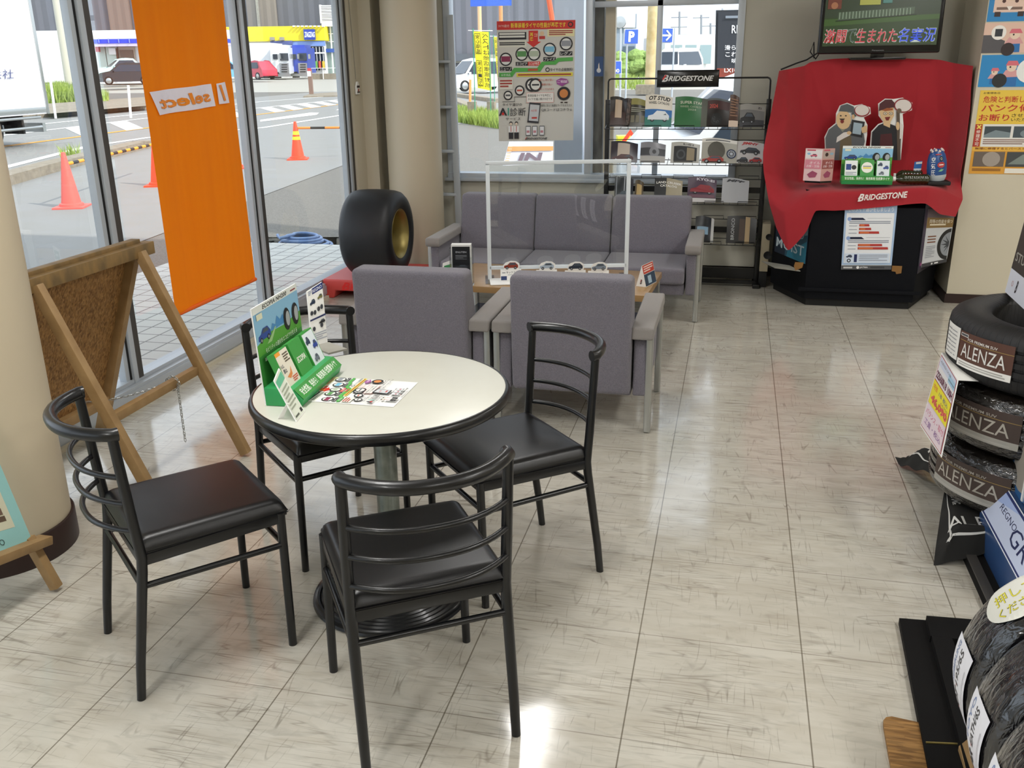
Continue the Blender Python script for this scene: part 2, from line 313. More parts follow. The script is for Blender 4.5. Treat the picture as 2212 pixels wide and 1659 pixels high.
def CAR(S, x, y, w, h, col):
    S.poly([(x, y+h*.2), (x+w*.03, y+h*.55), (x+w*.25, y+h*.65), (x+w*.42, y+h), (x+w*.8, y+h), (x+w, y+h*.6), (x+w, y+h*.2)], col)
    S.poly([(x+w*.33, y+h*.65), (x+w*.45, y+h*.93), (x+w*.77, y+h*.93), (x+w*.88, y+h*.65)], '#4a5560')
    for q in (.22, .8): S.disc(x+w*q, y+h*.2, w*.1, '#16181a'); S.disc(x+w*q, y+h*.2, w*.055, '#9aa0a6')
def WHEEL(S, x, y, r, tyre='#16181a', rim='#9aa0a6'):
    S.disc(x, y, r, tyre); S.disc(x, y, r*.72, rim); S.disc(x, y, r*.6, '#3a3d42')
    a = S.asp
    for i in range(8):
        t = i*pi/4; S.add([(x+r*.1*cos(t+1.57), y+a*r*.1*sin(t+1.57)), (x-r*.1*cos(t+1.57), y-a*r*.1*sin(t+1.57)), (x+r*.68*cos(t), y+a*r*.68*sin(t))], [(0, 1, 2)], rim)
    S.layer()
# ================================================================== the room
LX, BY = -3.07, 5.34          # window wall, back wall
def room():
    struct('floor', MB().span((-3.16, -5, -.05), (5, 5.4, 0)), M['floor'])
    struct('ceiling', MB().span((-4.9, -5.2, CEIL), (5.2, 5.6, CEIL+.2)), M['ceiling'])
    w = MB(); w.span((-3.22, -5, -.1), (-3.0, 5.4, .02)); w.span((-3.2, -5, 2.42), (-3.02, 5.4, CEIL)); struct('wall_left', w, M['wall'])
    s = MB(); s.span((-3.17, -5, .0), (-3.02, 4.93, .105)); s.span((-3.12, -5, .105), (-3.05, 4.93, .125)); s.span((-3.02, -5, .03), (-3.012, 4.93, .09)); struct('trim_1', s, M['alu'], bevel=.003)
    n = 1
    for i in range(-3, 4):
        ys = (-3.85, -2.42, -.99, .44, 1.873, 3.281, 4.740, 6.0); y0 = ys[i+3]; n += 1
        t = MB(); t.span((-3.085, y0+.012, .1), (-3.045, y0+.046, 2.42)); t.span((-3.10, y0-.03, .1), (-3.062, y0, 2.42)); k = struct('trim_%d' % n, t, M['alu'], bevel=.002, origin=(-3.1, y0, 0))
        sub('gasket', M['black'], k, lambda b: b.span((-3.10, y0, .12), (-3.060, y0+.012, 2.42)))
        sub('shade_strip', M['aludark'], k, lambda b: b.span((-3.10, y0+.046, .12), (-3.046, y0+.086, 2.42)))  # backlit inner face of the mullion, its shade painted as a dark strip
        if i < 3 :
            g = MB().span((-3.095, y0+.086, .12), (-3.089, ys[i+4]-.031, 2.42)); struct('window_%d' % (i+4), g, M['pane'], origin=(-3.1, y0, .1))
    # back wall with its window
    wx0, wx1, wz0, wz1 = -2.47, -.262, .70, 2.3
    b = MB(); b.span((-3.2, BY, 0), (wx0, BY+.14, CEIL)); b.span((wx1, BY, 0), (1.9, BY+.14, CEIL)); b.span((wx0, BY, 0), (wx1, BY+.14, wz0)); b.span((wx0, BY, wz1), (wx1, BY+.14, CEIL))
    struct('wall_back', b, M['greywall'])
    f = MB()
    for x in (wx0, -1.385, wx1-.045): f.span((x, BY-.015, wz0), (x+.05, BY+.1, wz1))
    f.span((wx0, BY-.03, wz0), (wx1, BY+.1, wz0+.04)); f.span((wx0, BY-.015, wz1-.04), (wx1, BY+.1, wz1)); f.span((wx0-.02, BY-.05, wz0-.02), (wx1+.02, BY+.01, wz0+.005))
    f.span((-.875, BY+.05, wz0), (-.835, BY+.09, wz1)); f.span((-1.34, BY+.05, 1.93), (wx1, BY+.09, 1.97))
    struct('trim_9', f, M['alu'], bevel=.002)
    struct('window_9', MB().span((wx0+.05, BY+.045, wz0+.04), (-1.385, BY+.05, wz1-.04)), M['pane'], origin=(wx0, BY, wz0))
    struct('window_10', MB().span((-1.335, BY+.065, wz0+.04), (wx1-.045, BY+.07, wz1-.04)), M['pane'], origin=(-1.3, BY, wz0))
    # corner pier by the windows, right pier with posters, other walls
    struct('wall_corner', MB().span((-3.07, 4.83, 0), (-3.03, BY, CEIL)).span((-3.2, 5.2, 0), (-3.07, BY, CEIL)).span((-3.03, 5.02, 0), (-2.93, BY, CEIL)), M['wall'])
    struct('wall_pier', MB().span((1.17, 4.7, 0), (5.1, BY+.1, CEIL)), M['wall'])
    struct('baseboard_right', MB().span((1.16, 4.69, 0), (5.1, 4.70, .062)).span((1.16, 4.69, 0), (1.17, BY, .062)), M['skirt'])
    struct('baseboard_back', MB().span((-2.98, BY-.01, 0), (1.16, BY, .062)), M['skirt'])
    struct('wall_right', MB().span((5.0, -5, 0), (5.15, 4.7, CEIL)), M['wall'])
    struct('wall_front', MB().span((-3.2, -5.15, 0), (5.15, -5, CEIL)), M['wall'])
    # columns
    c = MB().lathe([(.235, 0), (.235, CEIL)], 64, Mx.Translation((-2.66, .515, 0))); o = struct('trim_10', c, M['paint'], smooth=True, origin=(-2.66, .515, 0))
    sub('skirting', M['skirt'], o, lambda b: b.lathe([(.236, 0), (.246, 0), (.246, .1), (.243, .104), (.236, .104)], 64, Mx.Translation((-2.66, .515, 0)), closed=True), smooth=True)
    c = MB().lathe([(.205, 0), (.205, CEIL)], 64, Mx.Translation((-2.63, 5.0, 0))); o = struct('trim_11', c, M['paint'], smooth=True, origin=(-2.63, 5.0, 0))
    sub('skirting', M['skirt'], o, lambda b: b.lathe([(.206, 0), (.214, 0), (.214, .1), (.206, .104)], 64, Mx.Translation((-2.63, 5.0, 0)), closed=True), smooth=True)
    # ceiling lights
    for i, (x, y) in enumerate(((-1.6, -2.6), (-1.6, 0), (-1.4, 3.0), (1.6, -2.6), (1.6, 0), (1.4, 3.0), (3.6, -1), (3.6, 2))):
        t = thing('ceiling_light', 'white recessed fluorescent ceiling light above the showroom floor', 'light', (x, y, CEIL), group='ceiling lights')
        sub('housing', M['white'], t, lambda b: (b.span((x-.16, y-.63, CEIL-.03), (x+.16, y-.6, CEIL)), b.span((x-.16, y+.6, CEIL-.03), (x+.16, y+.63, CEIL)), b.span((x-.16, y-.6, CEIL-.03), (x-.14, y+.6, CEIL)), b.span((x+.14, y-.6, CEIL-.03), (x+.16, y+.6, CEIL))))
        l = bpy.data.lights.new('tube_light', 'AREA'); l.shape = 'RECTANGLE'; l.size = .26; l.size_y = 1.16; l.energy = LAMP*(.55 if y > 2.5 else 1); l.color = (1, .985, .96)
        lo = link(bpy.data.objects.new('tube_light', l)); lo.parent = t; lo.location = (0, 0, -.02)
LAMP = 27
room()
# ------------------------------------------------------------------ dining chair
CH = dict(w=.185, d=.418)
def chair():
    t = thing('cafe_chair', 'black', 'chair')
    bk, ch, lt = M['chair'], M['chair'], M['leather']
    def curve(z, y0, bulge, ext=0, n=16):
        o = []
        for i in range(n+1):
            a = -1+2*i/n; o.append((a*.188, y0-bulge*(1-abs(a)**2.4), z))
        return o
    for s in (-1, 1):
        sub('leg', bk, t, lambda b: b.tube([(s*.186, 0, .0), (s*.186, .012, .10), (s*.185, .052, .36), (s*.185, .056, .40), (s*.186, .048, .5), (s*.188, .033, .735)], [.0115, .0125, .0135, .0135, .0135, .0125], 14), smooth=True)
        sub('leg', bk, t, lambda b: b.tube([(s*.19, .418, 0), (s*.184, .423, .415)], [.0115, .0125], 14), smooth=True)
    sub('top_rail', bk, t, lambda b: b.tube([(-.188, .047, .738)]+[(x, y, .738) for x, y, z in curve(0, .033, .098)]+[(.188, .047, .738)], .0165, 14), smooth=True)
    for z, r in ((.626, .0075), (.553, .0075), (.478, .0075)):
        sub('back_slat', bk, t, lambda b: b.tube(curve(z, .04+(.60-z)*.06, .075), r, 10), smooth=True)
    def frame(b):
        for s in (-1, 1): b.bar((s*.183, .06, .392), (s*.183, .42, .4), .016, .03)
        b.bar((-.183, .056, .392), (.183, .056, .392), .016, .03); b.bar((-.183, .42, .398), (.183, .42, .398), .016, .03)
    sub('seat_frame', bk, t, frame, bevel=.003)
    for p, q in (((-.185, .04, .32), (-.187, .42, .318)), ((.185, .04, .32), (.187, .42, .318)), ((-.185, .045, .325), (.185, .045, .325)), ((-.187, .42, .325), (.187, .42, .325))):
        sub('stretcher', bk, t, lambda b: b.tube([p, q], .0085, 10), smooth=True)
    def seat(b):
        n = 20
        def top(u, v):
            x = (u-.5)*.385; y = .045+v*.40; ex = min(1, (1-abs(2*u-1))*6); ey = min(1, (1-abs(2*v-1))*6)
            k = sqrt(max(0, 1-(1-ex)**2))*sqrt(max(0, 1-(1-ey)**2)); return (x*(1-.02*(1-k)), y, .418+.032*k+.006*sin(pi*u)*sin(pi*v))
        b.grid(top, n*2, n*2); b.grid(lambda u, v: ((u-.5)*.385*.98, .045+v*.40, .412), 1, 1)
        b.span((-.187, .05, .405), (.187, .44, .424))
    sub('seat', lt, t, seat, smooth=60)
    return t
c0 = chair()
chairs = [((-1.832, .009), -.731, 'black metal chair nearest the foreground column, its side to the camera, seat facing right'),
 ((-.859, -.143), .581, 'black metal chair in front of the round table, seen from behind its backrest'),
 ((-.734, .913), 2.297, 'black metal chair on the right of the round table, standing before the right armchair'),
 ((-1.722, 1.005), 3.949, 'black metal chair behind the round table, half hidden by the green leaflet display')]
for i, (p, a, lb) in enumerate(chairs):
    c = c0 if i == 0 else dup(c0)
    c.location = (*p, 0); c.rotation_euler = (0, 0, a); tag(c, lb, 'chair', 'cafe chairs round the table')
# ------------------------------------------------------------------ round table
TC = (-1.233, .539); TZ = .67
def round_table():
    t = thing('round_table', 'round cream topped cafe table on a steel column with ribbed black base', 'table', (*TC, 0)); T = Mx.Translation((*TC, 0))
    sub('tabletop', M['laminate'], t, lambda b: b.lathe([(0, TZ-.03), (.366, TZ-.03), (.366, TZ-.001), (.362, TZ), (0, TZ)], 96, T), smooth=True)
    sub('edge_trim', M['chair'], t, lambda b: b.lathe([(.366+.012*cos(a), TZ-.016+.0165*sin(a)) for a in [pi*k/8-pi/2 for k in range(9)]]+[(.364, TZ+.0005), (.364, TZ-.032)], 96, T, closed=True), smooth=True)
    sub('column', M['steel'], t, lambda b: b.lathe([(.034, .03), (.034, TZ-.03)], 40, T), smooth=True)
    pr = [(0, 0), (.238, 0), (.243, .006), (.24, .014)]
    for k in range(11):
        r = .232-.0155*k; z = .016+.0022*k; pr += [(r, z), (r-.004, z+.004), (r-.0105, z+.004), (r-.0125, z-.001)]
    pr += [(.05, .044), (.045, .06), (0, .06)]
    sub('base', M['chair'], t, lambda b: b.lathe(pr, 80, Mx.Translation((-1.225, .505, 0))), smooth=True)
round_table()
# ------------------------------------------------------------------ upholstered furniture
def cush(b, a, c, r=.03):
    b.span(a, c)
def softbox(name, m, t, a, c, r=.025, seg=4, puff=0, **k): return sub(name, m, t, lambda b: b.span(a, c), bevel=r, seg=seg, **k)
def armchair(name, lb, x0, loc, group, seats=1, W_=.70, yb=0):
    """local frame: x 0..W_, rear y=0, front y=.66"""
    t = thing(name, lb, 'sofa' if seats > 1 else 'armchair', loc, group=group); T = Mx.Translation(loc); aw = .085
    def S(nm, m, a, c, r=.02, **k):
        def fn(b): b.T = T; b.span(a, c)
        return sub(nm, m, t, fn, bevel=r, seg=4, **k)
    fab = M['fabric']
    for s in (0, 1):
        ax = 0 if s == 0 else W_-aw
        xi, xo = (ax, ax+aw)
        def arm(b):
            b.T = T; b.prism([(.03, .175), (.63, .175), (.64, .45), (.05, .45)], aw-.028, Mx.Translation((xi+(.022 if s == 0 else .006), 0, 0)) @ Mx(((0, 0, 1, 0), (1, 0, 0, 0), (0, 1, 0, 0), (0, 0, 0, 1))))
        sub('arm_panel', fab, t, arm, bevel=.012, seg=3)
        def pad(b):
            b.T = T; b.prism([(.01, .435), (.66, .435), (.668, .46), (.655, .492), (.02, .487)], aw+.012, Mx.Translation((xi-.006, 0, 0)) @ Mx(((0, 0, 1, 0), (1, 0, 0, 0), (0, 1, 0, 0), (0, 0, 0, 1))))
        sub('armrest', M['fabrictop'], t, pad, bevel=.015, seg=4)
        for y in (.035, .585):
            lx = xi-.004 if s == 0 else xo-.026
            sub('leg', M['chrome'], t, lambda b: (setattr(b, 'T', T), b.span((lx, y, .004), (lx+.03, y+.035, .44))), bevel=.006, seg=3)
    S('base', fab, (aw+.002, .04, .17), (W_-aw-.002, .62, .245), .012)
    n = seats; cw = (W_-2*aw)/n
    for i in range(n):
        a = aw+cw*i
        S('seat_cushion', fab, (a+.002, .12, .245), (a+cw-.002, .66, .345), .022)
        def back(b):
            b.T = T; zb = .18 if seats == 1 else .19
            b.prism([(.0, zb), (.10, zb), (.19, .36), (.105, .705), (-.028, .705)], cw-.004, Mx.Translation((a+.002, 0, 0)) @ Mx(((0, 0, 1, 0), (1, 0, 0, 0), (0, 1, 0, 0), (0, 0, 0, 1))))
        sub('back_cushion', fab, t, back, bevel=.03, seg=5)
    return t
armchair('armchair', 'right one of two grey armchairs seen from behind, directly behind the round table', 0, (-1.262, 1.945, 0), 'armchairs with backs to the camera', W_=.70)
armchair('armchair', 'left one of two grey armchairs seen from behind, nearer the racing tyre', 0, (-1.985, 1.945, 0), 'armchairs with backs to the camera', W_=.70)
def sofa():
    # faces the camera: rotate the same build half a turn
    t = armchair('sofa', 'long grey three-seat sofa in front of the back window and magazine rack', 0, (0, 0, 0), None, 3, 1.745)
    t.location = (-.437, 4.50, 0); t.rotation_euler = (0, 0, pi)
sofa()
def coffee_table():
    a = P(1396, 639, z=.4); b = P(1429, 589, z=.4); l = P(1021, 625, z=.4)
    r = V((b.x-a.x, b.y-a.y, 0)).normalized(); q = V((-r.y, r.x, 0)); D = (b-a).length+.02; Wd = 1.15
    c = a+r*D/2+q*Wd/2; t = thing('coffee_table', 'low oak coffee table with steel legs between the sofa and the armchairs', 'table', (c.x, c.y, 0)); ang = math.atan2(r.y, r.x)-pi/2; t.rotation_euler = (0, 0, ang); T = wm(t)
    sub('tabletop', M['woodtop'], t, lambda k: (setattr(k, 'T', T), k.span((-Wd/2, -D/2, .365), (Wd/2, D/2, .4))), bevel=.003)
    for x in (-1, 1):
        for y in (-1, 1): sub('leg', M['chrome'], t, lambda k: (setattr(k, 'T', T), k.span((x*(Wd/2-.02)-.016, y*(D/2-.04)-.016, 0), (x*(Wd/2-.02)+.016, y*(D/2-.04)+.016, .364))), bevel=.003)
    sub('shelf', M['blueglass'], t, lambda k: (setattr(k, 'T', T), k.span((-Wd/2+.04, -D/2+.06, .15), (Wd/2-.04, D/2-.06, .165))))
    return T, Wd, D
CT, CTW, CTD = coffee_table()
def partition():
    bl, br, tl, tr = P(1058, 603, z=.405), P(1352, 597, z=.405), None, None
    u = (br-bl); u.z = 0; L = u.length; u.normalize(); n = V((-u.y, u.x, 0)); h = .645
    t = thing('acrylic_partition', 'clear acrylic splash screen in a white frame standing on the coffee table', 'partition', tuple((bl+br)/2-V((0, 0, .004))))
    def q(x, y, z): return bl+u*x+n*y+V((0, 0, z-.405))
    def fr(b):
        b.bar(q(0, 0, .402), q(0, 0, .4+h), .022, .016, n); b.bar(q(L, 0, .402), q(L, 0, .4+h), .022, .016, n); b.bar(q(-.011, 0, .4+h), q(L+.011, 0, .4+h), .016, .02); b.bar(q(0, 0, .47), q(L, 0, .47), .016, .02)
    sub('frame', mat('white_aluminium', '#dfe6ea', .35), t, fr, bevel=.002)
    sub('panel', M['acryl'], t, lambda b: b.bar(q(L/2, 0, .478), q(L/2, 0, .4+h-.01), L-.02, .003, n))
    for x in (0, L): sub('foot', M['acryl'], t, lambda b: b.bar(q(x, -.11, .4035), q(x, .11, .4035), .05, .005))
partition()
# ------------------------------------------------------------------ racing tyre on its stand
def tyre_profile(R, ri, w, sw=1.0):
    h = w/2; return [(ri, -h*.86), (ri+.01, -h*.93), (ri+(R-ri)*.35, -h*1.0*sw), (ri+(R-ri)*.7, -h*.98), (R-.022, -h*.9), (R-.006, -h*.8), (R, -h*.6), (R+.001, 0), (R, h*.6), (R-.006, h*.8), (R-.022, h*.9), (ri+(R-ri)*.7, h*.98), (ri+(R-ri)*.35, h*1.0*sw), (ri+.01, h*.93), (ri, h*.86), (ri-.004, 0)]
def racing():
    cx, cy, cz, R, w = -2.682, 4.27, .437, .302, .365; RX = Mx.Translation((cx, cy, cz)) @ Mx.Rotation(pi/2, 4, 'Y')
    t = thing('racing_tyre', 'wide slick racing tyre on a gold rim standing on a red base by the window', 'tyre', (cx, cy, cz-R))
    def pr(): h = w/2; return [(.165, -h*.8), (.175, -h*.95), (.225, -h*1.02), (.268, -h*.97), (.288, -h*.86), (.297, -h*.68), (R, -h*.35), (R+.001, 0), (R, h*.35), (.297, h*.68), (.288, h*.86), (.268, h*.97), (.225, h*1.02), (.175, h*.95), (.165, h*.8), (.16, 0)]
    sub('tyre', M['slick'], t, lambda b: b.lathe(pr(), 96, RX, closed=True), smooth=60)
    sub('rim', M['gold'], t, lambda b: (b.lathe([(.162, .14), (.174, .168), (.171, .173), (.158, .162), (.146, .12), (.135, .0), (.14, -.12), (.16, -.155), (.165, -.145), (.15, -.09), (.147, .0), (.152, .12)], 72, RX, closed=True), b.lathe([(.0, -.09), (.14, -.09), (.14, -.1), (0, -.1)], 48, RX)), smooth=60)
    t2 = thing('tyre_stand', 'faded red plastic display stand under the racing tyre', 'stand', (-2.65, 4.35, 0))
    def base(b):
        b.prism([(-3.035, .0), (-2.965, .0), (-2.95, .055), (-2.35, .055), (-2.335, 0), (-2.265, 0), (-2.26, .135), (-3.04, .135)], .62, Mx.Translation((0, 4.70, 0)) @ Mx.Rotation(pi/2, 4, 'X'))
    sub('body', M['redplastic'], t2, base, bevel=.012, seg=3)
    for x in (-2.93, -2.36): sub('cradle', M['redplastic'], t2, lambda b: b.prism([(x-.04, .135), (x+.04, .135), (x+.03, .18), (x-.03, .18)], .4, Mx.Translation((0, 4.48, 0)) @ Mx.Rotation(pi/2, 4, 'X')), bevel=.008) if 0 else None
    S = Sheet((-2.9, 4.079, .06), (-2.4, 4.079, .06), (-2.4, 4.079, .118), (-2.9, 4.079, .118)); logo(S, 0, 0, 1, .9, '#d8241f'); S.done(t2, 'lettering')
racing()
def ladder():
    t = thing('step_ladder', 'silver aluminium step ladder folded behind the far round column', 'ladder', (-2.42, 5.24, 0))
    for x in (-2.93, -2.36):
        sub('rail', M['alu'], t, lambda b: b.bar((x, 5.22, .01), (x+(.05 if x < -2.6 else -.045), 5.30, 1.9), .05, .022, (0, 1, 0)), bevel=.003)
    for k in range(5): z = .25+.33*k; sub('step', M['alu'], t, lambda b: b.bar((-2.92+.05*z/1.9, 5.228+.08*z/1.9, z), (-2.37-.045*z/1.9, 5.228+.08*z/1.9, z), .05, .02), bevel=.003)
ladder()
def pull_cord():
    t = thing('blind_cord', 'grey blind cord with a small white warning tag hanging on the wall by the windows', 'cord', (-3.02, 4.9, 1.39))
    p = P(770, 190, X=-3.026)
    sub('cord', M['concrete'], t, lambda b: b.tube([(p.x, p.y-.1, 2.5), (p.x, p.y-.03, 1.9), (p.x, p.y, p.z+.06)], .002, 6))
    sub('weight', M['whitep'], t, lambda b: b.prism([(-.03, -.045), (.03, -.045), (.03, .01), (.012, .045), (-.012, .045), (-.03, .01)], .014, Mx.Translation(p) @ Mx.Rotation(pi/2, 4, 'Z') @ Mx.Rotation(pi/2, 4, 'X')), bevel=.004)
    S = Sheet(p+V((.0155, -.027, -.04)), p+V((.0155, .027, -.04)), p+V((.0155, .027, .02)), p+V((.0155, -.027, .02))); S.rect(.0, .7, 1, .95, '#3a2c2c'); S.rect(0, .1, 1, .25, '#3a2c2c'); S.disc(.5, .42, .2, '#b04a3a'); S.done(t)
pull_cord()
# ------------------------------------------------------------------ easels
def easel():
    t = thing('wooden_easel_board', 'pine A-frame sign board with a strand board panel, leaning by the windows', 'sign board', (-2.55, 1.15, 0)); pn = M['pine']
    aR, aL = V((-2.60, 1.47, .85)), V((-2.60, .75, .85))
    sub('top_rail', M['treated'], t, lambda b: b.bar((-2.60, .70, .862), (-2.60, 1.50, .862), .055, .05), bevel=.003)
    sub('cap', M['treated'], t, lambda b: b.bar((-2.628, .70, .894), (-2.628, 1.46, .894), .04, .016), bevel=.002)
    # rear legs towards the room
    for n, y in (('R', 1.40), ('L', .80)):
        sub('leg', pn, t, lambda b: b.bar((-2.575, y, .86), (-2.205, y, .012), .04, .034, (0, 1, 0)), bevel=.003)
    sub('crossbar', pn, t, lambda b: b.bar((-2.385, .80, .375), (-2.385, 1.40, .375), .03, .034), bevel=.002)
    # panel side
    for y in (1.43, .77): sub('frame_post', pn, t, lambda b: b.bar((-2.62, y, .87), (-2.93, y, .012), .045, .036, (0, 1, 0)), bevel=.003)
    sub('frame_rail', pn, t, lambda b: b.bar((-2.86, .77, .2), (-2.86, 1.43, .2), .045, .04), bevel=.003)
    sub('panel', M['osb'], t, lambda b: b.bar((-2.655, 1.1, .835), (-2.895, 1.1, .17), .70, .012, (1, 0, .3)))
    pts = []
    A = V((-2.385, .80+.42, .385)); B = V((-2.86, .95, .38))
    ch = thing('chain', 'thin steel chain hanging from the crossbar of the wooden easel board', 'chain', tuple(A))
    link_pts = [A.lerp(B, k/24)+V((0, 0, -.05*sin(pi*k/24))) for k in range(25)]+[A+V((.02, .0, -.02-.0135*k)) for k in range(18)]
    def links(b):
        for k, p in enumerate(link_pts):
            d = (V((0, 0, -1)) if k > 24 else (B-A).normalized()); s = V((0, 1, 0)) if k % 2 else V((.7, .0, .7)); s = (s-d*s.dot(d)).normalized()
            b.tube([p+d*(.011*cos(q))+s*(.0045*sin(q)) for q in [2*pi*i/10 for i in range(10)]], .0014, 5, closed=True)
        for k in range(14):
            a = 2*pi*k/14; p = A+V((0.028*cos(a), 0, -.01+.028*sin(a))); d = V((-sin(a), 0, cos(a))); s = V((0, 1, 0)) if k % 2 else V((cos(a), 0, sin(a)))
            b.tube([p+d*(.009*cos(q))+s*(.0045*sin(q)) for q in [2*pi*i/8 for i in range(8)]], .0014, 5, closed=True)
    sub('links', M['chrome'], ch, links)
easel()
def easel_small():
    t = thing('small_easel', 'light pine easel at the left edge holding a pale blue framed board', 'easel', (-2.35, .2, 0)); pn = M['pine']
    a = P(100, 1165, X=-2.31); b0 = P(0, 1204, X=-2.31); d = (b0-a).normalized(); e = a+d*.42
    sub('ledge', pn, t, lambda b: b.bar(a, e, .05, .028), bevel=.003)
    sub('leg', pn, t, lambda b: b.bar((-2.33, a.y-.05, .19), (-2.275, a.y-.045+.01, .01), .03, .03, (0, 1, 0)), bevel=.003)
    sub('leg', pn, t, lambda b: b.bar(e+V((-.02, .05, .0)), (-2.275, e.y+.05, .01), .03, .03, (0, 1, 0)), bevel=.003)
    sub('leg', pn, t, lambda b: b.bar(V((-2.36, (a.y+e.y)/2, .5)), (-2.55, (a.y+e.y)/2-.05, .01), .03, .03, (0, 1, 0)), bevel=.003) if 0 else None
    br = a+V((-.01, -.045, .017)); bl = e+V((-.01, .02, .017)); n = V((-.10, 0, .42))
    S = Sheet(bl, br, br+n, bl+n); o = S.body('picture_board', fm('#8fc0bd'), .008); S.o = o
    tag(o, 'pale blue and cream picture board resting on the small easel at the left edge', 'board')
    S.rect(.06, .14, .88, .95, '#c9c7ae'); S.rect(.6, .40, .84, .6, '#4a2a22'); S.rect(.55, .36, .7, .42, '#3b2a22')
    S.rect(.5, .2, .82, .24, '#5a4a3a')
    for k in range(5): S.rect(.5+.065*k, .25, .55+.065*k, .3, '#6b5748')
    S.ring(.60, .06, .02, .026, '#2a3a38'); S.ring(.68, .06, .02, .026, '#2a3a38'); S.done()
easel_small()
# ------------------------------------------------------------------ orange banner
def banner():
    X = -2.99; bl, br = P(378, 688, X=X), P(551, 598, X=X); z = (bl.z+br.z)/2; y0, y1 = bl.y, br.y; T_ = 2.45
    t = thing('hanging_banner', 'tall orange cloth banner with white lettering hanging inside the window', 'banner', (X, (y0+y1)/2, z))
    def fn(u, v, o=0): return V((X+o+.012*sin(u*17+.6*v)*(.35+.65*v)+.008*sin(u*7+2+v*3), y0+(y1-y0)*u, z+(T_-z)*v))
    sub('cloth', M['orange'], t, lambda b: b.grid(lambda u, v: fn(u, v), 60, 40), solid=.0012, smooth=60)
    sub('hem', mat('orange_hem', '#e8650a', .7), t, lambda b: b.tube([(X, y0-.002, z), (X, y1+.002, z)], .011, 10), smooth=True)
    # printing seen from behind, mirrored
    px = lambda x, y: P(x, y, X=X)
    def uv(x, y): p = px(x, y); return ((p.y-y0)/(y1-y0), (p.z-z)/(T_-z))
    S = Sheet((X, y0, z), (X, y1, z), (X, y1, T_), (X, y0, T_)); S.n = V((1, 0, 0))
    S.eps = .0015; S.fn = lambda u, v: fn(u, v, .002)
    def patch(pts, col, n=14):
        (a, b), (c, d), (e, f), (g, h) = [uv(*p) for p in pts]   # BL BR TR TL
        vs = []; 
        for j in range(n+1):
            for i in range(n+1):
                u, v = i/n, j/n; x0 = a+(c-a)*u; yy0 = b+(d-b)*u; x1 = g+(e-g)*u; yy1 = h+(f-h)*u; vs.append((x0+(x1-x0)*v, yy0+(yy1-yy0)*v))
        w = n+1; S.add(vs, [(j*w+i, j*w+i+1, (j+1)*w+i+1, (j+1)*w+i) for j in range(n) for i in range(n)], col); S.layer()
    patch([(342, 249), (461, 229), (452, 181), (319, 199)], '#e4dfea')
    patch([(467, 225), (492, 222), (480, 177), (461, 181)], '#e4dfea')
    o = uv(336, 233); e = uv(450, 197); u = uv(452, 216); 
    vs, fs = textgeo('select', .03, 0)
    def mp(a, b):   # mirrored lettering
        (x0, y0_), (x1, y1_), (x2, y2_), (x3, y3_) = uv(452, 219), uv(349, 236), uv(335, 212), uv(446, 194)
        xa, ya = x0+(x1-x0)*a, y0_+(y1_-y0_)*a; xb, yb = x3+(x2-x3)*a, y3_+(y2_-y3_)*a; return (xa+(xb-xa)*b, ya+(yb-ya)*b)
    S.add([mp(a, b) for a, b in vs], fs, '#e8860e'); S.layer()
    q = [uv(*p) for p in ((465, 184), (470, 183), (481, 217), (476, 218))]; S.poly(q, '#e8860e')
    for pp in (((473, 183), (491, 179), (489, 186)), ): pass
    S.done(t, 'lettering')
banner()
# ================================================================== on the round table
def uvec(a, b): d = V(b)-V(a); d.z = 0; return d.normalized()
def ecopia_face(S, big=True):
    """green leaflet display artwork on a back card"""
    S.rect(0, .0, 1, .62, '#3f8f3f'); S.rect(0, .58, 1, .93, '#8fc3e6'); S.poly([(0, .5), (1, .52), (1, .7), (.6, .66), (.3, .68), (0, .62)], '#5da83f')
    S.rect(0, .93, 1, 1, '#eef2ee'); S.txt('ECOPIA NH200', .2, .94, .55, .045, '#2d2d2d', .03, .2); S.rect(.84, .95, .96, .965, '#8a3030')
    S.poly([(.3, .68), (.36, .75), (.42, .72), (.47, .8), (.53, .74), (.6, .78), (.64, .68)], '#4d8fc9'); S.poly([(.2, .58), (.4, .7), (.43, .7), (.3, .58)], '#a9cf93')
    CAR(S, .04, .62, .26, .14, '#27479b')
    for x in (.68, .88): S.disc(x, .70, .075, '#17191b', ry=.12); S.disc(x+.02, .70, .045, '#aeb4b8', ry=.08)
    S.rect(.05, .86, .17, .92, '#e9ead0'); S.txt('モビリティの進化をエコピアが支える', .14, .5, .72, .055, '#f2f6ee', .02)
    for x in (.1, .4, .7): S.rect(x, .43, x+.17, .465, '#eef3ea')
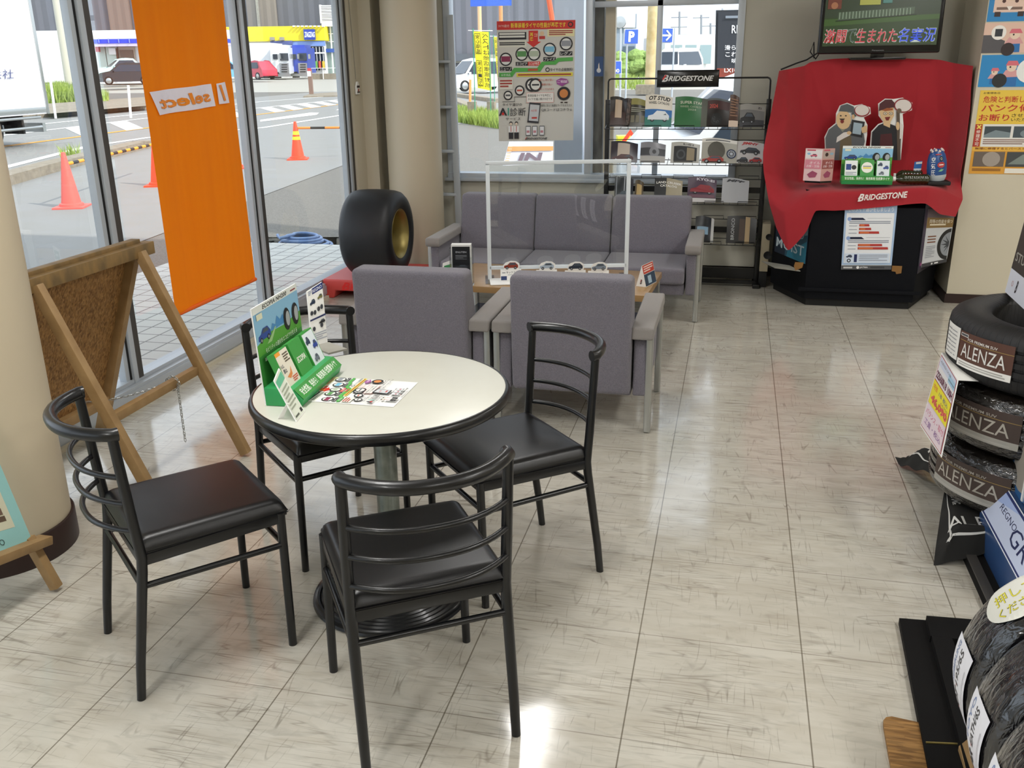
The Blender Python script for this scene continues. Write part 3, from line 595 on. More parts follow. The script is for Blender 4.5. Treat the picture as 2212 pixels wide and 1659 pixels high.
def leaflet_display(lb, bl, br, h, back, cards, n):
    u = uvec(bl, br); L = (V(br)-V(bl)).length; f = V((u.y, -u.x, 0)); zz = V((0, 0, 1)); bl = V(bl)  # f faces the viewer side
    t = thing('leaflet_display', lb, 'leaflet display', tuple(bl+u*L/2))
    q = lambda x, y, z: bl+u*(x*L)+f*y+zz*z
    g = fm('#2f9a55'); T = Mx((u, f, zz)).transposed().to_4x4(); T.translation = bl
    sub('tray', g, t, lambda b: b.prism([(0, 0), (.105, 0), (.112, .022), (.085, .05), (0, .052)], L, Mx.Translation(bl) @ Mx(((f.x, 0, u.x, 0), (f.y, 0, u.y, 0), (0, 1, 0, 0), (0, 0, 0, 1)))), bevel=.001)
    bk = V((0, 0, 0))-f*.02
    S = Sheet(q(0, .002, 0), q(1, .002, 0), q(1, -.012, h), q(0, -.012, h)); S.body('back_card', M['whitep'], .004, t); ecopia_face(S); S.done()
    S = Sheet(q(0, .1135, .0235), q(1, .1135, .0235), q(1, .0868, .0502), q(0, .0868, .0502)); S.rect(0, 0, 1, 1, '#3b8f3c'); S.txt('安全性能、長持ち！ 乗用車用 低燃費タイヤ', .06, .2, .88, .6, '#f4f7ee', .03); S.done(t, 'front_lettering')
    for i in range(3):
        a, b_ = .05+.315*i, .05+.315*i+.27
        S = Sheet(q(a, .07, .045), q(b_, .07, .045), q(b_, .03, .145), q(a, .03, .145)); S.body('leaflet_box', fm('#3f9a45'), .022, t)
        c = cards[i]
        if c == 'g': S.txt('ECOPIA', .15, .4, .7, .16, '#eef3e6', .03, .2)
        elif c == 'bubble': S.disc(.5, .55, .42, '#f3f3e8', ry=.32); S.rect(.2, .48, .8, .56, '#e8d43a'); S.rect(.2, .6, .8, .64, '#333'+'333')
        elif c == 'cars': S.rect(.04, .04, .96, .96, '#dfe9ee'); CAR(S, .1, .6, .35, .25, '#2b3f58'); CAR(S, .5, .42, .4, .25, '#27479b'); CAR(S, .2, .1, .38, .22, '#707a86')
        elif c == 'tyre': S.rect(.04, .04, .96, .96, '#eef1f1'); S.rect(.12, .4, .5, .75, '#23428a'); S.disc(.7, .55, .18, '#222426'); lorem(S, .1, .08, .8, .2, 4, '#9aa3ad')
        elif c == 'hand': S.rect(.02, .02, .98, .98, '#e6e0cf'); S.rect(.02, .88, .4, .98, '#f0a23a'); lorem(S, .5, .62, .42, .26, 4, '#5c5344'); S.poly([(.2, .3), (.5, .36), (.7, .5), (.62, .3), (.4, .22)], '#d98a4a'); lorem(S, .5, .08, .42, .16, 3, '#c9563a'); S.txt('れば、', .04, .55, .26, .1, '#23324a', .02); S.txt('費は', .1, .4, .26, .12, '#23324a', .03)
        S.done()
    return t
bl = P(571, 877, z=TZ+.001); br = P(660, 790, z=TZ+.001); br = bl+uvec(bl, P(735, 742, z=TZ))*.40; 
def table_things():
    z = TZ+.001; a = P(574, 876, z=z)
    u = uvec(P(661, 876, z=z), P(748, 795, z=z)); 
    leaflet_display('green tyre leaflet display with a blue sky back card standing on the round table', a+V((0, 0, 0)), a+u*.31, .275, None, ('hand', 'g', 'cars'), 1)
    # poster sheet lying flat
    c = [P(689, 868, z=z+.0008), P(850, 879, z=z+.0008), P(903, 826, z=z+.0008), P(757, 817, z=z+.0008)]; e0, e3 = (c[0]-c[1])*.35, (c[3]-c[2])*.35; c[0] = c[0]+e0; c[3] = c[3]+e3
    S = Sheet(*c); tag(S.body('poster_sheet', M['whitep'], .0008), 'laminated tyre guide sheet lying flat on the round table', 'poster')
    S.rect(0, 0, 1, 1, '#e7e8dc')
    # picture is turned: its top points to the left edge
    R = Sheet(c[1], c[2], c[3], c[0], eps=.00006); R.k = 10; guide(R); R.done(S.o)
    # little standing card
    b1, b2 = P(603, 868, z=z), P(648, 910, z=z); b1 = P(617, 905, z=z); 
    t = thing('card_stand', 'small white standing card leaning back at the near left edge of the round table', 'card', tuple(P(640, 908, z=z)))
    q0 = P(641, 911, z=z); q1 = P(659, 889, z=z); tl = P(593, 822, z=z+.10); n = tl-q0; n = n.normalized()*.125
    tl = P(592, 822, Y=q0.y+.02); tr = P(603, 795, Y=q1.y+.02)
    S = Sheet(q0, q1, tr, tl); S.body('card', M['whitep'], .003, t); S.rect(.04, .02, .96, .98, '#d9dfcf'); S.rect(.04, .78, .96, .94, '#62b58e'); lorem(S, .1, .2, .8, .5, 6, '#9aa08e', .6); S.rect(.7, .06, .9, .14, '#2b2b2b'); S.rect(.1, .06, .5, .1, '#555a50'); S.done()
    f0 = P(600, 904, z=z); m = tl.lerp(q0, .55)
    sub('leg', M['whitep'], t, lambda b: b.add([m, m+V((.006, .004, 0)), f0+V((.012, .008, 0)), f0, m+V((0, .0, -.02))], [(0, 1, 2, 3)]), solid=.0015)
    # REGNO brochure holder behind
    t = thing('brochure', 'tall white and navy tyre brochure standing behind the green leaflet display', 'brochure', (-1.56, .86, TZ))
    b0, b1 = P(672, 742, z=z+.03), P(707, 732, z=z+.03); b0 = P(675, 752, z=z); b1 = P(708, 742, z=z); hh = P(675, 634, Y=b0.y).z-z
    S = Sheet(b0, b1, b1+V((-.012, .02, hh+.02)), b0+V((-.012, .02, hh))); S.body('booklet', M['whitep'], .005, t)
    S.rect(.3, .9, 1, 1, '#1d2f73'); S.txt('REGNO', .34, .92, .6, .055, '#e9ecf6', .01); lorem(S, .05, .9, .2, .08, 3, '#8b93a8')
    CAR(S, .1, .72, .35, .1, '#22314a'); CAR(S, .6, .76, .32, .08, '#7b7740'); 
    for x, y in ((.15, .6), (.35, .59), (.6, .62), (.8, .63), (.2, .32), (.7, .34)): S.disc(x, y, .09, '#3a3d44', ry=.04)
    S.rect(0, .47, 1, .5, '#2b3460'); CAR(S, .55, .36, .38, .07, '#15161a'); lorem(S, .05, .1, .9, .14, 4, '#a5aab4'); S.done()
    h0, h1 = P(709, 770, z=z), P(737, 790, z=z)
    sub('holder', M['concrete'], t, lambda b: b.bar(b0.lerp(b1, .5)+V((0, .0, .003)), b0.lerp(b1, .5)+V((.09, -.06, .003)), .07, .006)); 
def guide(R):
    """the tyre guide poster artwork, upright"""
    R.rect(0, .93, 1, 1, '#d8322c'); R.txt('新車装着タイヤの性能が基準です', .18, .943, .70, .042, '#f6e63c', .03); R.txt('タイヤの選び方', .02, .95, .14, .022, '#f0eede'); R.ring(.94, .965, .02, .033, '#26262a')
    R.rect(.02, .85, .38, .91, '#26262a'); lorem(R, .03, .86, .33, .045, 2, '#e8e8e0', .3); R.rect(.02, .79, .38, .84, '#e8e8da'); lorem(R, .03, .8, .33, .03, 2, '#3a3a3a', .3)
    R.poly([(.41, .92), (.53, .92), (.53, .83), (.57, .83), (.47, .785), (.38, .83), (.41, .83)], '#d8322c'); R.txt('基', .425, .87, .045, .035, '#f6e63c', .03); R.txt('準', .425, .835, .045, .033, '#f6e63c', .03); R.txt('ココが', .48, .87, .045, .03, '#fff7d0')
    R.disc(.58, .895, .028, '#e9c9a4'); R.rect(.545, .85, .62, .875, '#c43a34'); R.rect(.65, .87, .99, .93, '#f2eab8'); lorem(R, .67, .875, .3, .045, 3, '#a8433a', .4)
    for x, y, c in ((.11, .69, '#8e2c52'), (.32, .73, '#5f9a5a'), (.48, .73, '#b9c7b0'), (.68, .765, '#7ec3e2'), (.89, .81, '#9a9ea6')):
        R.disc(x, y, .083, '#232327'); R.disc(x, y, .066, '#e9ebe6'); R.rect(x-.06, y-.02, x+.06, y+.025, c); R.rect(x-.08, y-.095, x+.08, y-.062, '#232327' if c != '#b9c7b0' else '#d8322c'); R.txt({'#8e2c52': 'ニューノ', '#5f9a5a': 'エコピア', '#b9c7b0': 'ココが基準', '#7ec3e2': 'プレイズ', '#9a9ea6': 'レグノ'}[c], x-.07, y-.092, .14, .026, '#f2f4ee', .03)
    R.poly([(.02, .55), (.2, .55), (.24, .585), (.56, .585), (.62, .64), (.76, .64), (.8, .665), (.98, .67), (.98, .70), (.78, .695), (.74, .67), (.58, .665), (.52, .615), (.22, .62), (.17, .58), (.02, .58)], '#58b452')
    R.rect(.02, .545, .2, .575, '#4fae4c'); R.txt('お手頃品', .05, .552, .12, .018, '#eef6ea'); R.rect(.4, .592, .53, .61, '#c8543c'); R.txt('タイヤの点検無料!', .69, .585, .29, .028, '#26262a', .02); R.ring(.655, .6, .018, .028, '#26262a'); R.rect(.25, .545, .98, .575, '#efe04a'); lorem(R, .27, .552, .69, .014, 1, '#a8433a', .1)
    R.rect(.02, .44, .2, .53, '#eceade'); lorem(R, .03, .45, .16, .07, 3, '#b04a3e', .4)
    for x, y, r, c in ((.135, .39, .06, '#5a5c60'), (.29, .43, .065, '#c8543c'), (.45, .475, .085, '#33353b'), (.5, .475, .085, '#33353b')):
        R.disc(x, y, r, '#28282c'); R.disc(x, y, r*.72, '#ecece6'); R.rect(x-r*.55, y-.006, x+r*.55, y+.008, c)
    R.rect(.06, .335, .22, .339, '#26262a'); R.rect(.22, .335, .224, .375, '#26262a'); R.rect(.22, .375, .38, .379, '#26262a')
    R.txt('乗り心地が良い', .54, .505, .2, .02, '#c8543c'); R.txt('燃費が良い', .58, .468, .14, .018, '#c8543c'); R.txt('グリップ力がある', .54, .43, .2, .018, '#c8543c')
    R.rect(.38, .325, .74, .412, '#e9b9b2'); R.rect(.385, .33, .735, .407, '#f2f0ea'); R.txt('新車装着タイヤを基準に', .4, .375, .3, .022, '#303030', .02); R.txt('タイヤを選ぶ事が大切です', .4, .345, .32, .022, '#303030', .02)
    R.poly([(.77, .51), (.83, .53), (.91, .52), (.93, .49), (.88, .475), (.85, .46), (.78, .48)], '#a14c9a'); R.txt('ご相談', .785, .488, .13, .024, '#f4e6f2', .03)
    R.disc(.87, .4, .085, '#232327'); R.disc(.87, .4, .055, '#d98a4a'); R.rect(.83, .32, .86, .33, '#3a2a22'); R.rect(.88, .32, .92, .33, '#3a2a22')
    R.txt('タイヤ選びの', .06, .3, .26, .025, '#26262a', .01); R.txt('A', .01, .22, .11, .065, '#26262a', .03); R.txt('I', .13, .22, .015, .065, '#2fa08a', .01); R.txt('診断', .16, .215, .21, .07, '#26262a'); R.disc(.065, .235, .018, '#d8322c'); R.txt('サービス', .1, .18, .2, .024, '#26262a')
    R.poly([(.39, .16), (.54, .15), (.57, .32), (.42, .33)], '#33353b'); R.poly([(.41, .175), (.535, .167), (.555, .305), (.43, .313)], '#cfd3d6'); R.txt('AI診断', .44, .25, .08, .02, '#c8433a'); R.rect(.45, .19, .52, .205, '#c8433a')
    R.txt('質問に答えて最適なタイヤをおススメ', .575, .29, .4, .022, '#3a3a3a'); R.txt('QRコードはコチラ↓', .58, .25, .4, .026, '#26262a', .01)
    for x in (.17, .245):
        R.disc(x, .155, .022, '#26262a'); R.disc(x, .148, .017, '#ecd9c4'); R.rect(x-.035, .075, x+.035, .13, '#f0f0ee'); R.rect(x-.03, .02, x+.03, .075, '#2a2a2e'); R.rect(x-.004, .08, x+.004, .13, '#c8433a')
    for x in (.37, .46, .555): R.rect(x, .045, x+.065, .13, '#5a5e64'); R.rect(x+.006, .052, x+.059, .123, '#eef0f2'); R.rect(x+.012, .07, x+.05, .09, '#c98a94')
    logo(R, .36, .01, .3, .02, '#26262a', '#c8433a')
table_things()
# ================================================================== on the coffee table
def low_table_things():
    z = .4008
    # clear brochure box
    a, b_ = P(973, 618, z=z), P(1012, 618, z=z); u = uvec(a, b_); h = P(973, 530, Y=a.y).z-z; n = V((-u.y, u.x, 0)); L = .125
    t = thing('brochure_box', 'clear box of black tyre brochures standing at the left end of the coffee table', 'brochure box', tuple(a+u*L/2+n*.04))
    a = a+n*.01
    sub('brochures', fm('#e8e8e4'), t, lambda b: b.bar(a+u*.0625+n*.03+V((0, 0, .004)), a+u*.0625+n*.03+V((0, 0, h)), .108, .05, n))
    S = Sheet(a+u*.014+n*.0035, a+u*.111+n*.0035, a+u*.111+n*.0035+V((0, 0, h-.01)), a+u*.014+n*.0035+V((0, 0, h-.01))); S.rect(0, 0, 1, 1, '#15171b'); S.txt('ENLITEN', .2, .84, .6, .04, '#b9bcc2', .01); lorem(S, .18, .66, .64, .12, 4, '#8b8e94', .6); CAR(S, .15, .42, .7, .12, '#3a3e46'); S.txt('REGNO', .12, .26, .76, .05, '#c9ccd2', .01); S.txt('FEELING', .12, .18, .76, .04, '#7a7d82'); S.done(t, 'cover')
    def box(b):
        for x in (.0, .125): b.bar(a+u*x+n*.03, a+u*x+n*.03+V((0, 0, h-.02)), .003, .065, n)
        b.bar(a+u*.0625+n*.062, a+u*.0625+n*.062+V((0, 0, h-.02)), .125, .003, n); b.bar(a+u*.0625-n*.002, a+u*.0625-n*.002+V((0, 0, h*.7)), .125, .002, n)
    sub('box', M['acryl'], t, box)
    # green small card and tag
    p0 = P(953, 588, z=.44); o = MB()
    S = Sheet(p0+V((-.0, 0, -.04)), p0+V((.06, .02, -.04)), p0+V((.068, .03, .07)), p0+V((.008, .01, .05))); tag(S.body('price_tag', M['whitep'], .002), 'small white card with a green patch beside the brochure box', 'card'); S.rect(.15, .25, .9, .8, '#3f8f5a'); S.rect(.3, .45, .7, .6, '#cfe0d2'); S.done()
    # pale tray under the car cards
    c0, c1 = P(1058, 608, z=z+.003), P(1330, 600, z=z+.003)
    w = uvec(c0, c1); n = V((-w.y, w.x, 0)); cc = c0.lerp(c1, .5)
    tag(MB().bar(c0-n*.01, c1-n*.01, .16, .005).build('card_tray', M['whitep'], bevel=.002, origin=tuple(cc)), 'flat white tray under the row of car cards on the coffee table', 'tray')
    # car cards
    cars = [(1104, 575, '#8e3b2c', 'キックス', 'reddish brown car card labelled in katakana, leftmost of the row on the coffee table'), (1181, 576, '#a9b9c9', 'CX-3', 'silver car card, second from left on the coffee table'), (1243, 577, '#2a3444', 'ヴェゼル', 'dark blue car card, third from left on the coffee table'), (1293, 578, '#7f8c9b', 'ヤリスクロス', 'grey blue car card at the right end of the row on the coffee table')]
    for i, (x, y, c, nm, lb) in enumerate(cars):
        p = P(x, y+31, z=z+.007); hw = .058
        S = Sheet(p-w*hw, p+w*hw, p+w*hw+V((0, 0, .062))+n*.01, p-w*hw+V((0, 0, .062))+n*.01)
        t = thing('car_card', lb, 'card', tuple(p), group='car cards on the coffee table')
        S.body('card', M['whitep'], .002, t); S.txt(nm, .28, .62, .44, .2, '#2c2f34', .02); S.rect(.08, .66, .24, .74, '#8a8f96'); S.rect(.76, .66, .92, .72, '#8a8f96'); S.rect(.35, .48, .65, .52, '#8a8f96'); S.rect(.02, .05, .3, .4, '#2b3f6b'); S.rect(.7, .28, .98, .4, '#7fb2d8')
        S.done()
        a = p+V((0, 0, .06))+n*.01
        k = MB(); pts = [(-.04, 0), (.045, 0), (.05, .02), (.048, .034), (.03, .047), (.0, .05), (-.03, .04), (-.042, .025)]
        T = Mx((w, V((0, 0, 1)), -n)).transposed().to_4x4(); T.translation = a; k.prism(pts, .002, T); k.build('cutout', M['whitep'], t)
        S = Sheet(a-w*.042-n*.0025+V((0, 0, .002)), a+w*.046-n*.0025+V((0, 0, .002)), a+w*.046-n*.0025+V((0, 0, .046)), a-w*.042-n*.0025+V((0, 0, .046))); CAR(S, .04, .02, .9, .85, c); S.done(t, 'car_picture')
    # tent card
    p = P(1374, 618, z=z); q = P(1400, 621, z=z); w2 = uvec(p, q); L = .058; n2 = V((-w2.y, w2.x, 0)); hh = .115
    t = thing('tent_card', 'triangular white and red tent card on the right end of the coffee table', 'card', tuple(p+w2*L/2+n2*.06))
    apx = p+w2*L/2+V((0, 0, hh)); e = n2*.15
    sub('card', M['whitep'], t, lambda b: b.add([p, p+w2*L, apx, p+e, p+w2*L+e, apx+e], [(0, 1, 2), (3, 5, 4), (0, 2, 5, 3), (1, 4, 5, 2), (0, 3, 4, 1)]))
    S = Sheet(p, p+w2*L, apx+w2*L/2, apx-w2*L/2); S.n = -n2; S.txt('B', .38, .12, .22, .22, '#1e1a1c', .03, .3); S.poly([(.4, .14), (.53, .32), (.48, .32)], '#c93a3a'); S.done(t, 'emblem')
    S = Sheet(p+w2*L, p+w2*L+e, apx+e, apx); S.rect(.02, .58, .98, .98, '#c2402f'); lorem(S, .1, .62, .8, .3, 3, '#f0e2d8', .5); S.rect(.02, .02, .98, .56, '#2c4258'); S.rect(.3, .1, .6, .45, '#a8c0d0'); S.done(t)
low_table_things()
# ================================================================== magazine rack
RY = 5.0
def rack():
    x0, x1 = -1.168, -.062; bw = M['blackwire']
    t = thing('magazine_rack', 'black wire magazine rack with a tyre maker sign on top, before the back window', 'rack', ((x0+x1)/2, RY, 0))
    for x in (x0, x1): sub('post', bw, t, lambda b: b.span((x-.016, RY-.02, .03), (x+.016, RY+.02, 1.30)), bevel=.003)
    for x in (x0, x1): sub('foot', bw, t, lambda b: (b.span((x-.025, RY-.12, .0), (x+.025, RY+.16, .03))), bevel=.008)
    sub('base_panel', bw, t, lambda b: (b.span((x0, RY-.0, .045), (x1, RY+.03, .12)), b.span((x0, RY-.06, .018), (x1, RY-.03, .04))))
    sub('back_board', M['greywall'], t, lambda b: b.span((x0+.02, RY+.05, .125), (x1-.02, RY+.06, .62)))
    sub('top_wire', bw, t, lambda b: b.tube([(x0, RY, 1.28), (x0, RY, 1.42), (x0+.006, RY, 1.434), (x0+.02, RY, 1.44), (x1-.02, RY, 1.44), (x1-.006, RY, 1.434), (x1, RY, 1.42), (x1, RY, 1.28)], .006, 8), smooth=True)
    a, b_ = P(1419, 187, Y=RY-.02), P(1554, 152, Y=RY-.02)
    o = sub('sign', M['tvplastic'], t, lambda b: b.span((a.x, RY-.025, a.z), (b_.x, RY-.008, b_.z)), bevel=.008)
    sub('sign_rim', bw, t, lambda b: b.tube([(a.x, RY-.02, a.z), (b_.x, RY-.02, a.z), (b_.x, RY-.02, b_.z), (a.x, RY-.02, b_.z)], .006, 6, closed=True))
    S = Sheet((a.x, RY-.0262, a.z), (b_.x, RY-.0262, a.z), (b_.x, RY-.0262, b_.z), (a.x, RY-.0262, b_.z)); logo(S, .08, .30, .84, .4, '#d9d9d6', '#c9302c'); S.done(t, 'lettering')
    for z in (1.11, .868, .60, .318):
        def sh(b):
            yf, yb = RY-.16, RY-.02
            b.tube([(x0, yb, z+.16), (x1, yb, z+.16)], .003, 6); b.tube([(x0, yb+.01, z+.02), (x1, yb+.01, z+.02)], .003, 6); b.tube([(x0, yf, z), (x1, yf, z)], .003, 6)
            for k in range(11): x = x0+(x1-x0)*k/10; b.tube([(x, yf, z), (x, RY, z+.03)], .0025, 5); 
            for k in range(5):
                x = x0+.10+(x1-x0-.2)*k/4; b.tube([(x-.065, yf, z), (x-.065, yf-.004, z+.024), (x+.065, yf-.004, z+.024), (x+.065, yf, z)], .0025, 5)
                if z < .7: b.tube([(x-.07, yb, z+.16), (x-.07, yb-.01, z+.185), (x+.07, yb-.01, z+.185), (x+.07, yb, z+.16)], .0025, 5)
            b.span((x0, RY+.01, z+.06), (x1, RY+.02, z+.10)) if z < .7 else None
        sub('shelf', bw, t, sh)
rack()
def mag(x0, x1, y0, y1, lb, base, art, bend=.02, tilt=.05, name='magazine', grp=None, dy=0, thick=.006, rowz=None):
    """a leaning magazine seen between these limits; the foot rests on its shelf"""
    yf = RY-.150+dy; bl, br = P(x0, y1, Y=yf), P(x1, y1, Y=yf); z0 = (bl.z+br.z)/2 if rowz is None else rowz; h = P((x0+x1)/2, y0, Y=yf+tilt).z-z0; xa, xb = bl.x, br.x
    def fn(u, v): return V((xa+(xb-xa)*u, yf+tilt*v+bend*sin(pi*u)*v-.5*abs(bend)*v*v, z0+h*v+.012*sin(pi*u+.7)*v))
    S = Sheet((xa, yf, z0), (xb, yf, z0), (xb, yf+tilt, z0+h), (xa, yf+tilt, z0+h), fn=fn, eps=.0003)
    tag(S.body(name, fm(base, .3), thick), lb, 'magazine', grp); art(S); S.done(); return S
def mags():
    G = 'catalogues on the magazine rack'
    def a_dark(S): S.rect(.05, .05, .95, .5, '#3a2620'); S.rect(.3, .3, .7, .9, '#b9a48c'); S.rect(.0, .9, 1, 1, '#1c1917')
    mag(1316, 1352, 212, 266, 'dark curled catalogue at the left end of the top rack shelf', '#2a211d', a_dark, grp=G, bend=.03, rowz=1.125)
    def a_ol(S):
        S.rect(0, .78, 1, 1, '#8f8a4c'); lorem(S, .1, .5, .8, .2, 3, '#9a9b8b', .5)
        for k in range(3): S.rect(.1+.28*k, .15, .3+.28*k, .4, '#6f6c58')
    mag(1358, 1396, 216, 264, 'dark olive catalogue with small pictures, second on the top rack shelf', '#33342c', a_ol, grp=G, rowz=1.125, dy=.012)
    p = P(1352, 262, Y=RY-.15)
    tag(MB().lathe([(.028, 0), (.028, .185), (.024, .185), (.024, 0)], 24, Mx.Translation((p.x, RY-.12, 1.128)) @ Mx.Rotation(-.25, 4, 'X') @ Mx.Rotation(.05, 4, 'Y'), closed=True).build('rolled_catalogue', mat('rolled_pages', '#5d4c44', .35, var=('#231b18', 70, 2, (1, 1, 1))), smooth=60, origin=(p.x, RY-.12, 1.128)), 'rolled up brown catalogue standing near the left end of the top rack shelf', 'magazine', G)
    def a_ot(S):
        S.rect(0, .0, 1, .3, '#2e7a6c'); S.rect(0, .3, 1, .7, '#2f6fb0'); S.rect(0, .55, 1, 1, '#e4ded0'); S.txt('OT STUD', .12, .83, .8, .13, '#161616', .04, .2); S.txt('WHEEL CATALOG', .12, .71, .76, .08, '#333333', .02); CAR(S, .1, .16, .8, .34, '#dfe6ea')
    mag(1392, 1450, 208, 268, 'catalogue with a white car on blue, third on the top rack shelf', '#dcd6c8', a_ot, grp=G, rowz=1.125, bend=.03)
    def a_ss(S): S.txt('SUPER STAR', .16, .76, .7, .09, '#d4d8c4', .01); S.txt('WHEEL CATALOG', .16, .64, .7, .06, '#b9c2a8'); S.txt('2024', .4, .54, .25, .06, '#c9cfb9'); S.rect(.82, .0, 1, 1, '#4f5348')
    mag(1456, 1526, 212, 270, 'dark green wheel catalogue in the middle of the top rack shelf', '#2f6b3f', a_ss, grp=G, rowz=1.125, bend=.025)
    def a_24(S): S.rect(0, .62, 1, .95, '#3a1512'); S.txt('2024', .1, .66, .35, .14, '#b9463a', .02); WHEEL(S, .42, .27, .26, '#101214', '#4a4e52'); S.rect(0, .93, 1, 1, '#555e60')
    mag(1526, 1576, 216, 266, 'black and red wheel catalogue right of the green one on the top shelf', '#211b1a', a_24, grp=G, rowz=1.125)
    def a_br(S): S.rect(0, 0, 1, .2, '#d7c3b0'); lorem(S, .1, .3, .8, .6, 7, '#8b6a54', .5)
    mag(1574, 1594, 208, 264, 'narrow brown catalogue with curled pages on the top shelf', '#4b3226', a_br, grp=G, rowz=1.125, bend=.01)
    def a_z1(S): S.rect(0, .75, 1, 1, '#9b9a94'); S.rect(0, 0, 1, .32, '#3d3f44'); CAR(S, .02, .12, .6, .5, '#26282b'); S.txt('Z1', .72, .82, .14, .09, '#222222', .03)
    mag(1597, 1650, 228, 268, 'grey catalogue with a dark car at the right end of the top shelf', '#7c7d7c', a_z1, grp=G, rowz=1.125, bend=.004)
    # second shelf
    def b1(S): S.rect(.25, .1, .7, .9, '#b9ab9c'); S.rect(0, .9, 1, 1, '#1c1c28'); CAR(S, .05, .08, .8, .3, '#4b2a2c')
    mag(1318, 1376, 308, 349, 'shiny dark catalogue at the left end of the second shelf', '#2c2530', b1, grp=G, rowz=.883, bend=.02)
    def b2(S): S.rect(0, .35, 1, .72, '#3b3d42'); S.ring(.55, .53, .08, .2, '#84878c'); S.rect(0, 0, 1, .32, '#a9a8a4')
    mag(1382, 1436, 310, 350, 'grey catalogue with a wheel, second on the second shelf', '#85868c', b2, grp=G, rowz=.883)
    def b3(S): S.rect(.1, .08, .9, .8, '#202326'); S.rect(.55, .12, .82, .74, '#8f8268'); S.ring(.35, .4, .1, .16, '#44484c'); S.txt('L-01', .42, .85, .35, .09, '#4a4a4c', .02)
    mag(1448, 1510, 310, 350, 'white framed black catalogue in the middle of the second shelf', '#b9b9b2', b3, grp=G, rowz=.883, bend=.015)
    def b4(S): S.rect(0, .85, 1, 1, '#e3e2da'); S.rect(.1, .9, .8, .94, '#55585c'); WHEEL(S, .42, .5, .25, '#54524a', '#b4b0a0'); WHEEL(S, .85, .4, .14, '#22304a', '#b9c2cc'); CAR(S, .02, .02, .62, .26, '#a03a34')
    mag(1514, 1590, 302, 352, 'pale wheel catalogue with a red car, fourth on the second shelf', '#aaa99f', b4, grp=G, rowz=.883, bend=.02, dy=-.005)
    def b5(S): S.txt('JIMNY', .2, .8, .62, .15, '#c3262e', .04, .25); CAR(S, .15, .42, .72, .3, '#3e4248'); CAR(S, .05, .02, .4, .25, '#303236'); CAR(S, .5, .02, .45, .26, '#b03a3c')
    mag(1588, 1648, 308, 349, 'white off-road catalogue with red lettering at the right end of the second shelf', '#cfcfcf', b5, grp=G, rowz=.883, bend=.004)
    # third shelf
    def c1(S): S.rect(.5, 0, .54, 1, '#b9bdc4'); S.rect(.08, 0, .12, 1, '#9aa0a8'); CAR(S, .15, .1, .6, .3, '#43505a')
    mag(1326, 1366, 384, 436, 'dark glossy catalogue seen behind the screen, left on the third shelf', '#262c33', c1, grp=G, rowz=.614)
    def c2(S): S.rect(.2, .1, .8, .8, '#b59a62')
    mag(1370, 1388, 392, 434, 'narrow gold brown catalogue on the third shelf', '#4a3e28', c2, grp=G, rowz=.614, bend=.01)
    def c3(S): S.rect(0, 0, .42, 1, '#1e2022'); S.txt('LAND CRUISER', .06, .76, .9, .1, '#e6e4dc', .03); S.txt('CATALOG', .2, .62, .6, .1, '#e6e4dc', .03)
    mag(1412, 1472, 388, 436, 'beige and black off-road catalogue on the third shelf', '#a49a80', c3, grp=G, rowz=.614, bend=.015)
    def c4(S): S.txt('KYO-EI', .3, .86, .62, .11, '#d9d5dc', .03); CAR(S, .08, .35, .85, .35, '#8e2c34'); S.rect(0, 0, 1, .16, '#c8c6c6'); S.rect(.06, .18, .95, .3, '#6e4a58')
    mag(1484, 1546, 386, 430, 'purple red catalogue, fourth on the third shelf', '#4c3a4c', c4, grp=G, rowz=.614, bend=.02)
    def c5(S): S.txt('MPF', .15, .84, .7, .1, '#3c3f44', .05, .3)
    mag(1558, 1616, 388, 434, 'plain pale catalogue at the right end of the third shelf', '#b9bcc0', c5, grp=G, rowz=.614, bend=.008)
    def d1(S): S.rect(.1, .3, .7, .6, '#8fb0c9'); S.rect(.85, 0, 1, 1, '#c9c9c6')
    mag(1500, 1540, 470, 522, 'blue and black catalogue on the lowest shelf, next to the sofa arm', '#1e2229', d1, grp=G, rowz=.331)
    def d2(S): S.rect(.42, .1, .6, .9, '#4c3a30'); S.rect(.62, .0, .78, 1, '#b49a72'); S.txt('BRONCOS', .12, .1, .1, .8, '#c2c4c6', .01) if 0 else S.txt('BRONCO', .26, .12, .7, .13, '#b9bcbe', .01, rot=pi/2)
    mag(1568, 1632, 470, 523, 'black off-road catalogue on the right of the lowest shelf', '#1b1a1b', d2, grp=G, rowz=.331, bend=.012)
    # a red pen-like roll behind
    p = P(1512, 250, Y=RY-.02); tag(MB().tube([(p.x, RY-.06, 1.14), (p.x-.012, RY-.03, 1.285)], .009, 10).build('rolled_leaflet', fm('#a8434a'), smooth=True, origin=(p.x, RY-.06, 1.14)), 'thin red rolled leaflet behind the green wheel catalogue', 'leaflet')
mags()
# ================================================================== poster in the window, notice
def window_poster():
    Y = BY-.006; c = [P(x, y, Y=Y) for x, y in ((1078, 305), (1238, 303), (1243, 43), (1073, 46))]
    S = Sheet(*c); tag(S.body('window_poster', M['whitep'], .003), 'large illustrated tyre guide poster in the back window', 'poster'); S.rect(0, 0, 1, 1, '#d9d8d0'); guide(S); S.done()
    c = [P(x, y, Y=BY-.02) for x, y in ((1284, 165), (1303, 165), (1303, 122), (1284, 122))]
    S = Sheet(*c); tag(S.body('window_sticker', fm('#2c4a78'), .002), 'small blue sticker on the window post beside the big poster', 'sticker'); S.disc(.5, .3, .25, '#c9cfd6'); S.poly([(.4, .3), (.6, .3), (.55, .7), (.45, .6)], '#e0d8cc'); S.done()
window_poster()
